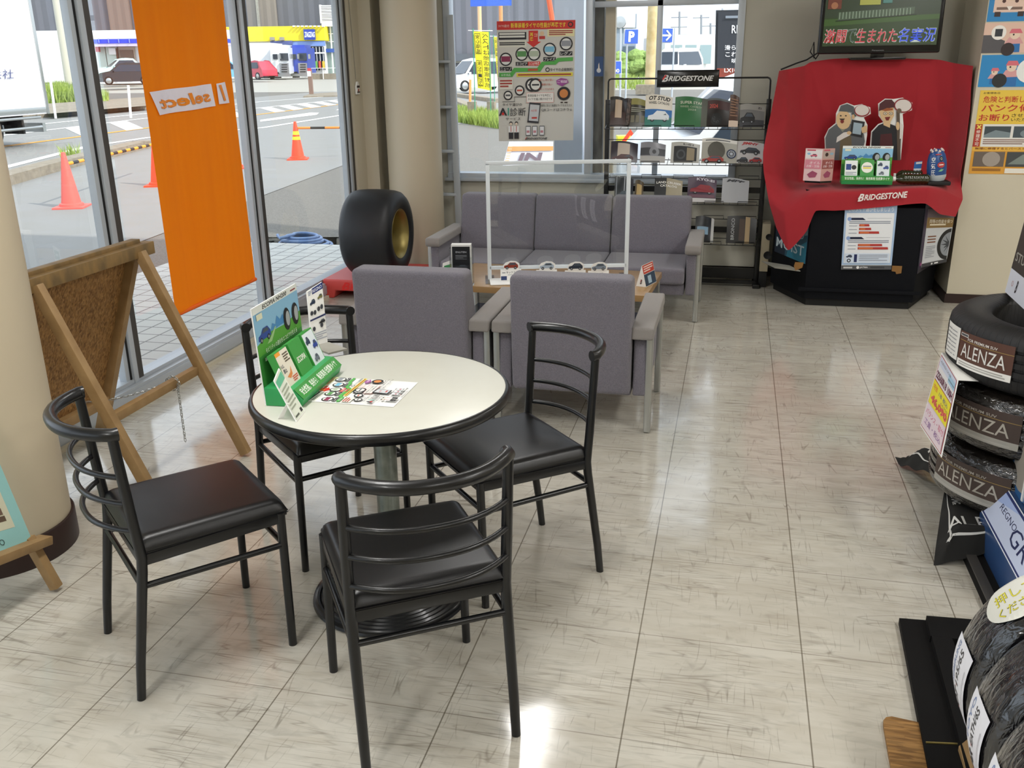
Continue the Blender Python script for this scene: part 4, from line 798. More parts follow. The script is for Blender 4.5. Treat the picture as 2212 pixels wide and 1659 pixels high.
# ================================================================== corner kiosk with the red cloth
SZ = .79
def lerp3(a, b, t): return a.lerp(b, t)
def kiosk():
    t = thing('display_cabinet', 'black many-sided display cabinet in the right back corner, under the red cloth', 'cabinet', (.58, 4.85, 0)); nv = M['navy']
    body = [(.035, 4.90), (.24, 4.44), (.915, 4.44), (1.12, 4.90), (1.10, 5.3), (.06, 5.3)]
    sub('body', nv, t, lambda b: b.prism(body, .61, Mx.Translation((0, 0, .05))), bevel=.004)
    sub('plinth', M['black'], t, lambda b: b.prism([(.06, 4.91), (.255, 4.47), (.90, 4.47), (1.09, 4.91), (1.09, 5.29), (.08, 5.29)], .05))
    sub('shelf', nv, t, lambda b: b.prism([(.17, 4.85), (.20, 4.50), (.93, 4.50), (.98, 4.85), (.98, 4.95), (.17, 4.95)], .02, Mx.Translation((0, 0, .735))))
    sub('back_board', nv, t, lambda b: (b.span((.19, 4.94, .785), (1.07, 4.97, 1.52)), b.bar((.02, 4.80, 1.10), (.12, 4.96, 1.10), .02, .62), b.bar((1.05, 4.97, 1.12), (1.10, 4.90, 1.12), .02, .60)))
    sub('foot_strip', nv, t, lambda b: b.bar((.2, 4.435, .115), (.955, 4.435, .115), .02, .022), bevel=.002)
    tan = fm('#8a6230')
    for i, (x, y) in enumerate(((1725, 575), (1937, 582))):
        p = P(x, y, Y=4.436); S = Sheet(p+V((-.03, -.002, -.03)), p+V((.03, -.002, -.03)), p+V((.03, -.002, .03)), p+V((-.03, -.002, .03)))
        S.poly([(0, .3), (.4, .25), (.5, 0), (1, .1), (1, .9), (0, .9)] if i else [(0, .5), (.2, 0), (.9, .35), (1, .95), (.1, .95)], '#8a6230'); S.done(t, 'torn_tape')
    # papers on the faces
    gb = [P(1817, 582, Y=4.43), P(1925, 582, Y=4.43), P(1939, 440, Y=4.43), P(1826, 440, Y=4.43)]
    S = Sheet(*gb); tag(S.body('notice_poster', M['whitep'], .003), 'pale blue tyre test chart poster hanging on the front of the black cabinet', 'poster')
    S.rect(0, .07, 1, 1, '#a9c3e3'); S.rect(.04, .1, .96, .86, '#eef1f5'); S.txt('冬のタイヤ選びをしましょう', .06, .88, .88, .07, '#f4f8ff', .03); S.txt('路面環境に適した', .12, .955, .76, .04, '#2b4a8a', .02)
    for y in (.79, .5): S.poly([(.08, y), (.36, y), (.42, y-.035), (.08, y-.035)], '#1d2440'); S.disc(.1, y-.018, .04, '#8fa8d8'); S.rect(.45, y-.01, .92, y-.006, '#9aa0aa'); lorem(S, .1, y-.1, .8, .05, 2, '#8d94a4', .5)
    for y, w in ((.66, .2), (.605, .24), (.55, .4), (.36, .48), (.31, .6)): S.rect(.1, y+.004, .26, y+.012, '#8d94a4'); S.poly([(.3, y), (.3+w, y), (.29+w, y+.035), (.3, y+.035)], '#b93a32'); S.rect(.32, y+.006, .3+w*.5, y+.028, '#d9763f')
    S.rect(.06, .1, .94, .25, '#d7e3f3'); S.rect(.24, .115, .3, .235, '#1f2b5c'); CAR(S, .08, .18, .12, .05, '#35415c'); S.disc(.14, .14, .04, '#2a2f3c'); S.disc(.14, .14, .02, '#d7e3f3'); lorem(S, .34, .12, .56, .11, 4, '#9aa2b2', .6)
    S.rect(0, 0, 1, .065, '#55565a'); S.disc(.33, .033, .03, '#f0f0f0'); S.txt('JATMA', .37, .018, .16, .03, '#f0f0f0', .02); S.rect(.04, .02, .22, .045, '#c9c9c9'); S.rect(.58, .02, .86, .045, '#3a3b3f'); S.done()
    # side pictures
    def on_left(x, z): # left slanted face: x 0..1 along
        a, b = V((.035, 4.90, 0)), V((.24, 4.44, 0)); n = V((-.46, -.205, 0)).normalized(); return a.lerp(b, x)+n*.006+V((0, 0, z))
    S = Sheet(on_left(.08, .28), on_left(.97, .28), on_left(.97, .70), on_left(.08, .70)); tag(S.body('watery_poster', fm('#16283c'), .004), 'dark blue watery poster on the left slanted face of the black cabinet', 'poster')
    S.rect(.35, .0, 1, 1, '#2a5568'); S.poly([(.4, .0), (1, 0), (1, .35), (.7, .2), (.5, .28)], '#2f7f98'); S.poly([(.6, .5), (.8, .75), (1, .8), (1, .45), (.8, .4)], '#7fa0ac'); S.disc(.7, .8, .12, '#b08a78'); S.poly([(.45, .35), (.62, .6), (.7, .4)], '#8fc0cc')
    S.txt('MOIST', .05, .1, .88, .16, '#cfe0e6', .01); S.txt('LIQUID', .1, .33, .8, .14, '#9cc4d0', .01); S.done()
    tag(MB().prism([(-.02, 4.86), (.06, 4.66), (.22, 4.58), (.16, 4.74)], .006, Mx.Translation((-.02, -.16, .235))).build('leaflet_shelf', M['concrete'], origin=(.05, 4.65, .24)), 'thin grey metal ledge under the watery poster on the cabinet', 'shelf')
    def on_r(x, z, o=.006):
        a, b = V((.915, 4.44, 0)), V((1.12, 4.90, 0)); n = V((.46, -.205, 0)).normalized(); return a.lerp(b, x)+n*o+V((0, 0, z))
    S = Sheet(on_r(.02, .24), on_r(.6, .24), on_r(.6, .70), on_r(.02, .70)); tag(S.body('purple_poster', fm('#1c1a2c'), .004), 'dark purple poster with a face on the right slanted face of the black cabinet', 'poster')
    S.rect(.05, .05, .95, .95, '#3a2848'); S.disc(.5, .68, .26, '#6d6f84', ry=.16); S.poly([(.2, .2), (.8, .2), (.7, .52), (.3, .52)], '#5a3a68'); S.rect(.1, .1, .9, .14, '#a34a8a'); S.done()
    q = [P(1990, 578, Y=4.50), P(2044, 566, Y=4.57), P(2064, 455, Y=4.60), P(2006, 452, Y=4.50)]
    S = Sheet(*q); tag(S.body('wheel_poster', M['whitep'], .003), 'white and brown tyre photo poster at the right of the black cabinet', 'poster')
    S.rect(0, .68, 1, 1, '#8a6f42'); S.rect(0, .86, 1, 1, '#6c5f66'); S.txt('同等の性能を保つ', .1, .76, .86, .07, '#f0ead8', .02); lorem(S, .12, .71, .6, .04, 1, '#e6dcc4', .3); S.rect(0, .07, 1, .68, '#c9ccd0')
    S.add([(.98+.46*sin(t_), .36+.3*cos(t_)) for t_ in [pi+pi*k/20 for k in range(21)]]+[(.98+.34*sin(t_), .36+.23*cos(t_)) for t_ in [pi+pi*k/20 for k in range(21)]], [(k, k+1, k+22, k+21) for k in range(20)], '#1b1c1e'); S.layer()
    S.add([(.98, .36)]+[(.98+.34*sin(t_), .36+.23*cos(t_)) for t_ in [pi+pi*k/20 for k in range(21)]], [list(range(22))], '#8b9096'); S.layer()
    for k in range(7): t_ = pi+pi*(k+.5)/7; S.add([(.98, .33), (.98, .39), (.98+.33*sin(t_), .36+.22*cos(t_))], [(0, 1, 2)], '#3a3d42')
    S.layer()
    for y in (.52, .47, .42): S.rect(.1, y, .42, y+.02, '#7a4a32')
    lorem(S, .08, .14, .36, .22, 7, '#9a9ea6', .6); S.rect(0, 0, 1, .065, '#3a3b3f'); S.disc(.4, .033, .035, '#e8e8e8'); S.rect(.5, .02, .65, .045, '#e8e8e8'); S.done()
kiosk()
def red_cloth():
    cols = [(-.02, [P(1684, 153, Y=4.70), P(1667, 240, Y=4.66), P(1649, 325, Y=4.62), P(1650, 368, Y=4.58), P(1656, 408, Y=4.55), P(1662, 440, Y=4.52), P(1676, 490, Y=4.50)]),
     (.08, [P(1706, 149, Y=4.80), P(1700, 240, Y=4.76), P(1692, 330, Y=4.72), P(1690, 385, Y=4.66), P(1690, 425, Y=4.53), P(1694, 455, Y=4.45), P(1703, 540, Y=4.44)]),
     (.16, [P(1738, 142, Y=4.89), P(1732, 240, Y=4.88), P(1726, 335, Y=4.86), P(1726, 392, Y=4.78), P(1735, 408, Y=4.56), P(1744, 424, Y=4.43), P(1742, 500, Y=4.42)]),
     (.21, [P(1752, 134, Y=4.91), P(1755, 240, Y=4.91), P(1757, 335, Y=4.90), P(1757, 389, Y=4.80), P(1762, 402, Y=4.56), P(1764, 419, Y=4.42), P(1762, 456, Y=4.41)]),
     (.36, [P(1802, 127, Y=4.91), P(1810, 240, Y=4.91), P(1812, 335, Y=4.90), P(1814, 388, Y=4.82), P(1813, 402, Y=4.56), P(1810, 416, Y=4.42), P(1806, 455, Y=4.41)]),
     (.55, [P(1888, 125, Y=4.91), P(1890, 240, Y=4.91), P(1888, 335, Y=4.90), P(1886, 388, Y=4.82), P(1882, 400, Y=4.56), P(1880, 413, Y=4.42), P(1876, 450, Y=4.41)]),
     (.78, [P(1985, 127, Y=4.91), P(1978, 240, Y=4.91), P(1968, 335, Y=4.90), P(1962, 388, Y=4.82), P(1960, 398, Y=4.56), P(1958, 408, Y=4.42), P(1955, 442, Y=4.41)]),
     (.88, [P(2028, 129, Y=4.91), P(2024, 240, Y=4.90), P(2015, 335, Y=4.88), P(2012, 388, Y=4.80), P(2010, 398, Y=4.56), P(2006, 406, Y=4.42), P(2000, 440, Y=4.42)]),
     (.95, [P(2058, 136, Y=4.88), P(2054, 240, Y=4.86), P(2048, 335, Y=4.84), P(2046, 386, Y=4.76), P(2044, 400, Y=4.58), P(2038, 412, Y=4.47), P(2030, 462, Y=4.46)]),
     (1.03, [P(2102, 143, Y=4.76), P(2094, 240, Y=4.72), P(2082, 330, Y=4.68), P(2074, 380, Y=4.64), P(2078, 408, Y=4.60), P(2080, 430, Y=4.56), P(2064, 468, Y=4.52)])]
    us = [c[0] for c in cols]
    def spl(vals, ts, t):
        for i in range(len(ts)-1):
            if t <= ts[i+1] or i == len(ts)-2: break
        f = (t-ts[i])/(ts[i+1]-ts[i]); a, b = vals[i], vals[i+1]; p0 = vals[max(i-1, 0)]; p3 = vals[min(i+2, len(vals)-1)]
        m1 = (b-p0)*.5*.5; m2 = (p3-a)*.5*.5; f2 = f*f; f3 = f2*f
        return a*(2*f3-3*f2+1)+m1*(f3-2*f2+f)+b*(-2*f3+3*f2)+m2*(f3-f2)
    from mathutils import noise as nz
    def fn(u, v, o=0, wr=1):
        u_ = us[0]+(us[-1]-us[0])*u
        cv = [spl([c[1][k] for c in cols], us, u_) for k in range(7)]
        p = spl(cv, [0, .22, .48, .62, .76, .84, 1], v)
        edge = max(0, 1-min(u, 1-u)*5)
        w = (nz.noise(V((u*6+v*1.5, v*3.2, 1)))*.016+nz.noise(V((u*14-v*4, v*5, 4)))*.006)*(1+1.6*edge)
        if v < .6: w += .012*math.exp(-((u-.24-.25*v)/.03)**2)*min(1, v*5)+.012*math.exp(-((u-.80+.15*v)/.03)**2)*min(1, v*5)+.01*math.exp(-((u-.55+.3*v)/.05)**2)*min(1, v*5)
        if .60 < v < .83 and edge == 0: w *= .15
        if v > .84: w = w*.5+ .004*sin(u*30)*(v-.84)*6
        return p+V((0, -max(w, -.01)-o, .0))
    def fnb(u, v): p = fn(u, 0); return p+V((0, .16*v, -.10*v*v))
    t = thing('table_cloth', 'red cloth draped over the corner display stand and its shelf', 'cloth', (.58, 4.6, .79))
    sub('cloth', M['red'], t, lambda b: (b.grid(lambda u, v: fn(u, v), 110, 90)), solid=-.003, smooth=80)
    sub('top_fold', M['red'], t, lambda b: b.grid(lambda u, v: fnb(u, v), 60, 6), smooth=80)
    a, b_, c, d = P(1852, 435, Y=4.4), P(1961, 428, Y=4.4), P(1960, 410, Y=4.4), P(1853, 419, Y=4.4)
    S = Sheet(*[q+V((0, -.012, 0)) for q in (a, b_, c, d)]); logo(S, 0, 0, 1, .9, '#ece6e2'); S.done(t, 'lettering')
red_cloth()
def tv():
    a, b_ = P(1765, 119, Y=4.82), P(2030, 112, Y=4.82); z0 = (a.z+b_.z)/2; hgt = .47; x0, x1 = a.x, b_.x; tl = -.02
    t = thing('television', 'black flat screen television showing a green field, on top of the red-draped stand', 'television', ((x0+x1)/2, 4.9, 1.545))
    def q(x, z, y=0): return V((x0+(x1-x0)*x, 4.82+y-tl*(z), z0+hgt*z))
    sub('casing', M['tvplastic'], t, lambda b: b.bar(q(.5, 0, .03), q(.5, 1, .03), x1-x0, .06, (0, 1, 0)), bevel=.012, seg=3)
    sub('stand', M['tvplastic'], t, lambda b: (b.span((.42, 4.84, 1.545), (.76, 5.0, 1.56)), b.span((.55, 4.86, 1.56), (.63, 4.92, 1.66))), bevel=.004)
    S = Sheet(q(.035, .10, -.002), q(.965, .10, -.002), q(.965, .965, -.002), q(.035, .965, -.002), eps=.0003)
    E_ = lambda h: emis(h)
    S.rect(0, 0, 1, 1, 'e#1f3410'); S.rect(0, .42, 1, 1, 'e#22301c'); S.poly([(0, .3), (1, .38), (1, .45), (0, .40)], 'e#2f4a18')
    S.poly([(.12, .38), (.78, .46), (.78, .56), (.12, .5)], 'e#3b4a36')
    for k in range(22): x = .13+.029*k; S.rect(x, .40+.07*(x-.12), x+.006, .50+.07*(x-.12), 'e#7f8f78')
    S.poly([(.1, .365), (.8, .44), (.8, .455), (.1, .38)], 'e#11180e'); S.rect(.3, .60, .48, .68, 'e#8f8f3c'); S.rect(.02, .55, .14, .72, 'e#5a2a1c'); S.disc(.08, .6, .03, 'e#8a5a3c'); S.rect(.5, .62, .58, .67, 'e#3c6a62'); S.rect(.05, .0, .95, .02, 'e#15220c')
    for s_, x, w, c in (('激闘', .01, .2, 'e#b3303a'), ('で', .22, .07, 'e#35423a'), ('生まれた', .29, .36, 'e#b3303a'), ('名実況', .66, .32, 'e#2a49c9')):
        S.txt(s_, x-.004, .042, w+.008, .215, 'e#aeb8b0' if s_ != 'で' else 'e#8a9488', .06, .15); S.txt(s_, x, .05, w, .2, c, .03, .15)
    S.done(t, 'screen')
    S = Sheet(q(.44, .03, -.002), q(.56, .03, -.002), q(.56, .055, -.002), q(.44, .055, -.002)); S.txt('Panasonic', .1, .1, .8, .7, '#8a8d90'); S.done(t, 'badge')
    cb = thing('tv_cable', 'black cables hanging from the left of the television down behind the red cloth', 'cable', (.2, 4.97, 1.5))
    sub('cable', M['black'], cb, lambda b: (b.tube([(.235, 4.93, 1.6), (.19, 4.96, 1.57), (.16, 4.98, 1.55), (.1, 5.0, 1.53), (.0, 5.02, 1.49)], .005, 8), b.tube([(.24, 4.93, 1.6), (.215, 4.95, 1.555), (.18, 5.0, 1.6), (.20, 5.02, 1.66), (.21, 5.04, 1.56)], .004, 8)), smooth=True)
def emis(h): return h
_fm0 = fm
def fm(h, rough=.45):
    if h.startswith('e#'):
        if h not in _fm:
            m = mat('screen_'+h[2:], h[1:], .25); b = m.node_tree.nodes['Principled BSDF']; b.inputs['Emission Color'].default_value = hexc(h[1:]); b.inputs['Emission Strength'].default_value = .8; b.inputs['Base Color'].default_value = (.01, .01, .01, 1); _fm[h] = m
        return _fm[h]
    return _fm0(h, rough)
tv()
def cutouts():
    Y = 4.775
    def fig(name, lb, pts, art):
        P_ = [P(x, y, Y=Y) for x, y in pts]; cx = sum(p.x for p in P_)/len(P_)
        t = thing(name, lb, 'cutout', (cx, Y, .80)); T = Mx(((1, 0, 0, 0), (0, 0, -1, Y+.002), (0, 1, 0, 0), (0, 0, 0, 1)))
        sub('card', M['whitep'], t, lambda b: b.prism([(p.x, p.z) for p in P_], -.004, T))
        S = Sheet((0, Y-.0035, 0), (1, Y-.0035, 0), (1, Y-.0035, 1), (0, Y-.0035, 1), eps=.0002)
        def pp(pts_, c): S.poly([((q := P(x, y, Y=Y)).x, q.z) for x, y in pts_], c)
        def el(x, y, rx, ry, c): k = [(x+rx*cos(2*pi*i/22), y+ry*sin(2*pi*i/22)) for i in range(22)]; pp(k, c)
        art(pp, el); S.done(t)
        sub('prop', M['whitep'], t, lambda b: b.span((cx-.004, Y+.002, .80), (cx+.004, Y+.035, .95)))
    def a1(pp, el):
        el(1862, 239, 17, 13, '#8e1f28'); el(1862, 238, 15, 11.5, '#ded6d0')
        pp([(1785, 346), (1783, 298), (1790, 280), (1806, 268), (1830, 266), (1852, 272), (1866, 290), (1868, 305), (1858, 346)], '#5d6164')
        pp([(1812, 346), (1816, 290), (1838, 288), (1842, 346)], '#6c6048'); pp([(1806, 268), (1820, 285), (1834, 268)], '#8b8a7a')
        el(1822, 258, 16, 19, '#d9b98c'); el(1822, 266, 14, 13, '#d9b98c'); pp([(1812, 240), (1816, 228), (1830, 224), (1844, 230), (1847, 246), (1836, 242)], '#565b5e'); pp([(1842, 243), (1850, 250), (1846, 253), (1838, 246)], '#494e51')
        el(1819, 262, 4, 4.5, '#7a2420'); pp([(1813, 256), (1825, 256), (1823, 259), (1815, 259)], '#2c2622'); el(1816, 250, 2, 1.5, '#2c2622'); el(1827, 250, 2, 1.5, '#2c2622'); el(1843, 252, 3, 5, '#d0ac80')
        pp([(1840, 258), (1868, 263), (1862, 297), (1836, 292)], '#26282b'); pp([(1844, 264), (1863, 267), (1859, 291), (1841, 288)], '#9fb4c0')
        pp([(1806, 308), (1808, 296), (1822, 286), (1834, 284), (1836, 292), (1824, 298)], '#e0dcd6'); el(1834, 287, 5, 4, '#d9b98c'); pp([(1860, 276), (1872, 270), (1873, 285), (1862, 287)], '#d9b98c')
    fig('cardboard_cutout', 'cardboard cutout of a stout cartoon man in grey holding a tablet', [(1783, 345), (1781, 296), (1790, 278), (1805, 266), (1806, 245), (1814, 228), (1830, 222), (1845, 228), (1862, 225), (1880, 232), (1881, 246), (1866, 254), (1874, 270), (1873, 292), (1866, 345)], a1)
    def a2(pp, el):
        el(1951, 228, 20, 15.5, '#8e1f28'); el(1951, 228, 17.5, 13, '#ded6d0')
        pp([(1880, 346), (1884, 285), (1898, 270), (1914, 264), (1934, 272), (1946, 290), (1944, 346)], '#1d1e24'); pp([(1898, 346), (1902, 290), (1926, 288), (1930, 346)], '#4a1a20')
        pp([(1908, 255), (1924, 258), (1922, 276), (1908, 270)], '#d9b98c'); pp([(1899, 240), (1908, 232), (1930, 232), (1931, 250), (1922, 266), (1912, 266), (1903, 255)], '#d9b98c')
        pp([(1898, 240), (1900, 224), (1912, 215), (1926, 215), (1932, 222), (1932, 232), (1916, 234), (1904, 238)], '#4c2026'); pp([(1904, 238), (1916, 233), (1929, 234), (1928, 238), (1912, 240)], '#a0562c')
        for x in (1912, 1924): el(x, 245, 4.5, 3.5, '#5a4a3c'); el(x, 245, 3.4, 2.5, '#e9dcc4'); el(x, 245, 1.2, 1.2, '#2a2420')
        pp([(1911, 253), (1923, 252), (1919, 260), (1914, 260)], '#7a2420'); pp([(1936, 240), (1943, 236), (1945, 346), (1938, 346)], '#5a4c40'); el(1942, 239, 5, 5, '#6a5848'); el(1939, 272, 4, 9, '#d9b98c'); pp([(1944, 264), (1950, 270), (1948, 298), (1943, 300)], '#e0dcd6')
    fig('cardboard_cutout', 'cardboard cutout of a thin cartoon man in dark red holding a staff', [(1877, 345), (1882, 284), (1897, 268), (1908, 264), (1898, 250), (1897, 224), (1912, 213), (1930, 214), (1950, 211), (1971, 222), (1970, 238), (1950, 246), (1952, 272), (1950, 300), (1946, 345)], a2)
cutouts()
def kiosk_items():
    z = .800
    def pl(x, y, Y=4.5): p = P(x, y, Y=Y); return V((p.x, Y, z))
    leaflet_display('green tyre leaflet display on the red shelf between the cutouts and bottles', pl(1813, 400, 4.56), pl(1921, 400, 4.56), .228, None, ('tyre', 'bubble', 'cars'), 1)
    # pink leaflet box
    a = pl(1734, 395, 4.52); b_ = pl(1771, 397, 4.49); c = pl(1797, 395, 4.53)
    t = thing('leaflet_tower', 'pink three-sided leaflet tower at the left end of the red shelf', 'leaflet holder', tuple((a+c)/2+V((0, .03, 0))))
    sub('stand', M['tvplastic'], t, lambda b: b.prism([(a.x+.01, a.y), (b_.x, b_.y), (c.x-.005, c.y), (c.x-.02, c.y+.06), (a.x+.02, a.y+.07)], .012, Mx.Translation((0, 0, z))))
    for nm, p, q, c0 in (('left_leaflets', a, b_, '#e6c4c4'), ('right_leaflets', b_, c, '#cf9f98')):
        S = Sheet(p+V((0, 0, .012)), q+V((0, 0, .012)), q+V((0, 0, .215)), p+V((0, 0, .215))); S.body(nm, fm(c0), .02, t); S.rect(.03, .7, .97, .96, '#e9e4e4' if nm[0] == 'l' else '#b9a49c'); S.rect(.1, .93, .6, .97, '#c8566a')
        if nm[0] == 'l': CAR(S, .3, .74, .4, .1, '#e0607a'); S.disc(.22, .84, .1, '#8fc0e0', ry=.03)
        else: S.disc(.35, .82, .13, '#3a2420', ry=.06); S.disc(.75, .84, .15, '#8fb0c4', ry=.04)
        S.rect(.03, .38, .97, .66, '#d98a98' if nm[0] == 'l' else '#9c5450'); S.txt('オイル', .3, .52, .6, .09, '#f0dce0', .03); S.txt('点検・交換', .12, .42, .76, .08, '#f0dce0', .02); S.poly([(.2, .2), (.5, .32), (.8, .25), (.7, .12), (.35, .1)], '#a04a68'); S.done()
    # bottles of green tea
    tea = mat('green_tea_bottle', '#20270c', .12, coat=1); cap = M['white']
    def bottle(lb, p, d, L, r):
        d = V(d).normalized(); t = thing('tea_bottle', lb, 'bottle', tuple(p-V((0, 0, r))), group='tea bottles on the red shelf'); T = Mx.Translation(p) @ d.to_track_quat('Z', 'Y').to_matrix().to_4x4()
        pr = [(0, 0), (r*.8, 0), (r, .008)]
        for k in range(6): zz = .02+k*(L*.62)/6; pr += [(r, zz), (r*.93, zz+.006), (r, zz+.012)]
        pr += [(r, L*.7), (r*.75, L*.82), (.014, L*.9), (.013, L*.93), (0, L*.93)]
        sub('body', tea, t, lambda b: b.lathe(pr, 28, T), smooth=50); sub('cap', cap, t, lambda b: b.lathe([(0, L*.92), (.0155, L*.92), (.0155, L), (0, L)], 20, T), smooth=40); return t
    p = pl(2005, 395, 4.50); bottle('clear bottle of green tea lying on the red shelf, white cap to the left', V((p.x, 4.50, z+.034)), (-1, -.05, 0), .215, .033)
    p = pl(1992, 380, 4.60); bottle('squat bottle of green tea lying behind the other bottle on the red shelf', V((p.x, 4.60, z+.04)), (-1, .1, 0), .17, .039)
    p = P(1983, 360, Y=4.60); S = Sheet(p+V((-.025, -.005, -.03)), p+V((.02, .0, -.03)), p+V((.022, .0, .035)), p+V((-.024, -.005, .03)))
    t = thing('blue_card', 'small blue and white card propped behind the tea bottles', 'card', (p.x, 4.60, z+.08)); S.body('card', fm('#2f6fb8'), .003, t); S.rect(0, 0, 1, .3, '#dfe6ea'); S.rect(.2, .75, 1, .95, '#e6e6e2'); S.done()
    # blue capsule shaped promotional container
    p = pl(2024, 390, 4.52); T = Mx.Translation((p.x, 4.54, z+.022)) @ Mx.Rotation(-.10, 4, 'Y'); K = Mx.Diagonal((1, .75, 1, 1))
    t = thing('promotional_bottle', 'blue and white rounded promotional bottle leaning at the right end of the red shelf', 'bottle', (p.x, 4.54, z))
    pr = [(0, 0), (.045, 0), (.054, .02), (.059, .07), (.057, .12), (.048, .16), (.036, .182), (.02, .193), (0, .196)]
    sub('body', fm('#274f8c', .3), t, lambda b: b.lathe(pr, 40, T @ K), smooth=60)
    sub('base_band', fm('#b9c0c4', .3), t, lambda b: b.lathe([(0, -.001), (.046, -.001), (.0555, .02), (.0575, .036), (.05, .036)], 40, T @ K), smooth=60)
    sub('crown', fm('#d9c9c4', .3), t, lambda b: [b.lathe([(0, 0), (.008, .004), (.009, .01), (0, .02)], 10, T @ K @ Mx.Translation((.034*cos(q), .034*sin(q), .172+.008*(i % 2)))) for i, q in enumerate([2*pi*k/10 for k in range(10)])], smooth=60)
    def fn(x, y): a = -pi/2+(x-.5)*2.0; zz = .012+y*.16; r = [(.0, .046), (.03, .0585), (.075, .0595), (.12, .0578), (.165, .047), (.2, .03)]; R = next((r0+(r1-r0)*(zz-z0)/(z1-z0) for (z0, r0), (z1, r1) in zip(r, r[1:]) if zz <= z1), .03)+.001; return T @ (K @ V((R*cos(a), R*sin(a), zz)))
    S = Sheet(fn(0, 0), fn(1, 0), fn(1, 1), fn(0, 1), fn=fn, eps=.0003); S.n = V((0, -1, 0))
    for i, ch in enumerate('空気圧'): S.txt(ch, .14, .66-.25*i, .22, .2, '#f2f2f0', .04)
    S.disc(.68, .78, .1, '#16181c', ry=.1); S.txt('O', .63, .73, .1, .1, '#e0e0dc'); S.disc(.66, .55, .2, '#b93a3a', ry=.11); S.rect(.54, .53, .78, .57, '#f0e0dc'); S.poly([(.5, .3), (.65, .4), (.8, .36), (.66, .3)], '#7fb98a'); S.rect(.35, .93, .7, .97, '#b93a3a'); S.done(t)
    tag(MB().span((p.x-.06, 4.475, z-.001), (p.x+.075, 4.6, z+.022)).build('black_tray', M['black'], bevel=.006, origin=(p.x, 4.54, z)), 'flat black box under the blue promotional bottle', 'box')
kiosk_items()
def speaker():
    t = thing('loudspeaker', 'narrow cream loudspeaker with dark cones standing between the rack and the black cabinet', 'loudspeaker', (-.03, 4.86, 0))
    sub('cabinet', fm('#b3a88e'), t, lambda b: b.span((-.018, 4.80, .12), (.0, 4.86, .46)) if 0 else b.span((-.045, 4.92, .12), (.012, 5.1, .46)), bevel=.003)
    for z, r in ((.37, .022), (.24, .028)): sub('cone', M['black'], t, lambda b: b.lathe([(0, 0), (r*.4, .002), (r, .006), (r*.95, -.002), (0, -.002)], 28, Mx.Translation((.004, 4.918, z)) @ Mx.Rotation(pi/2, 4, 'X')), smooth=True)
    sub('stand', M['black'], t, lambda b: (b.span((-.045, 4.94, 0), (.01, 5.08, .12))), bevel=.003)
speaker()
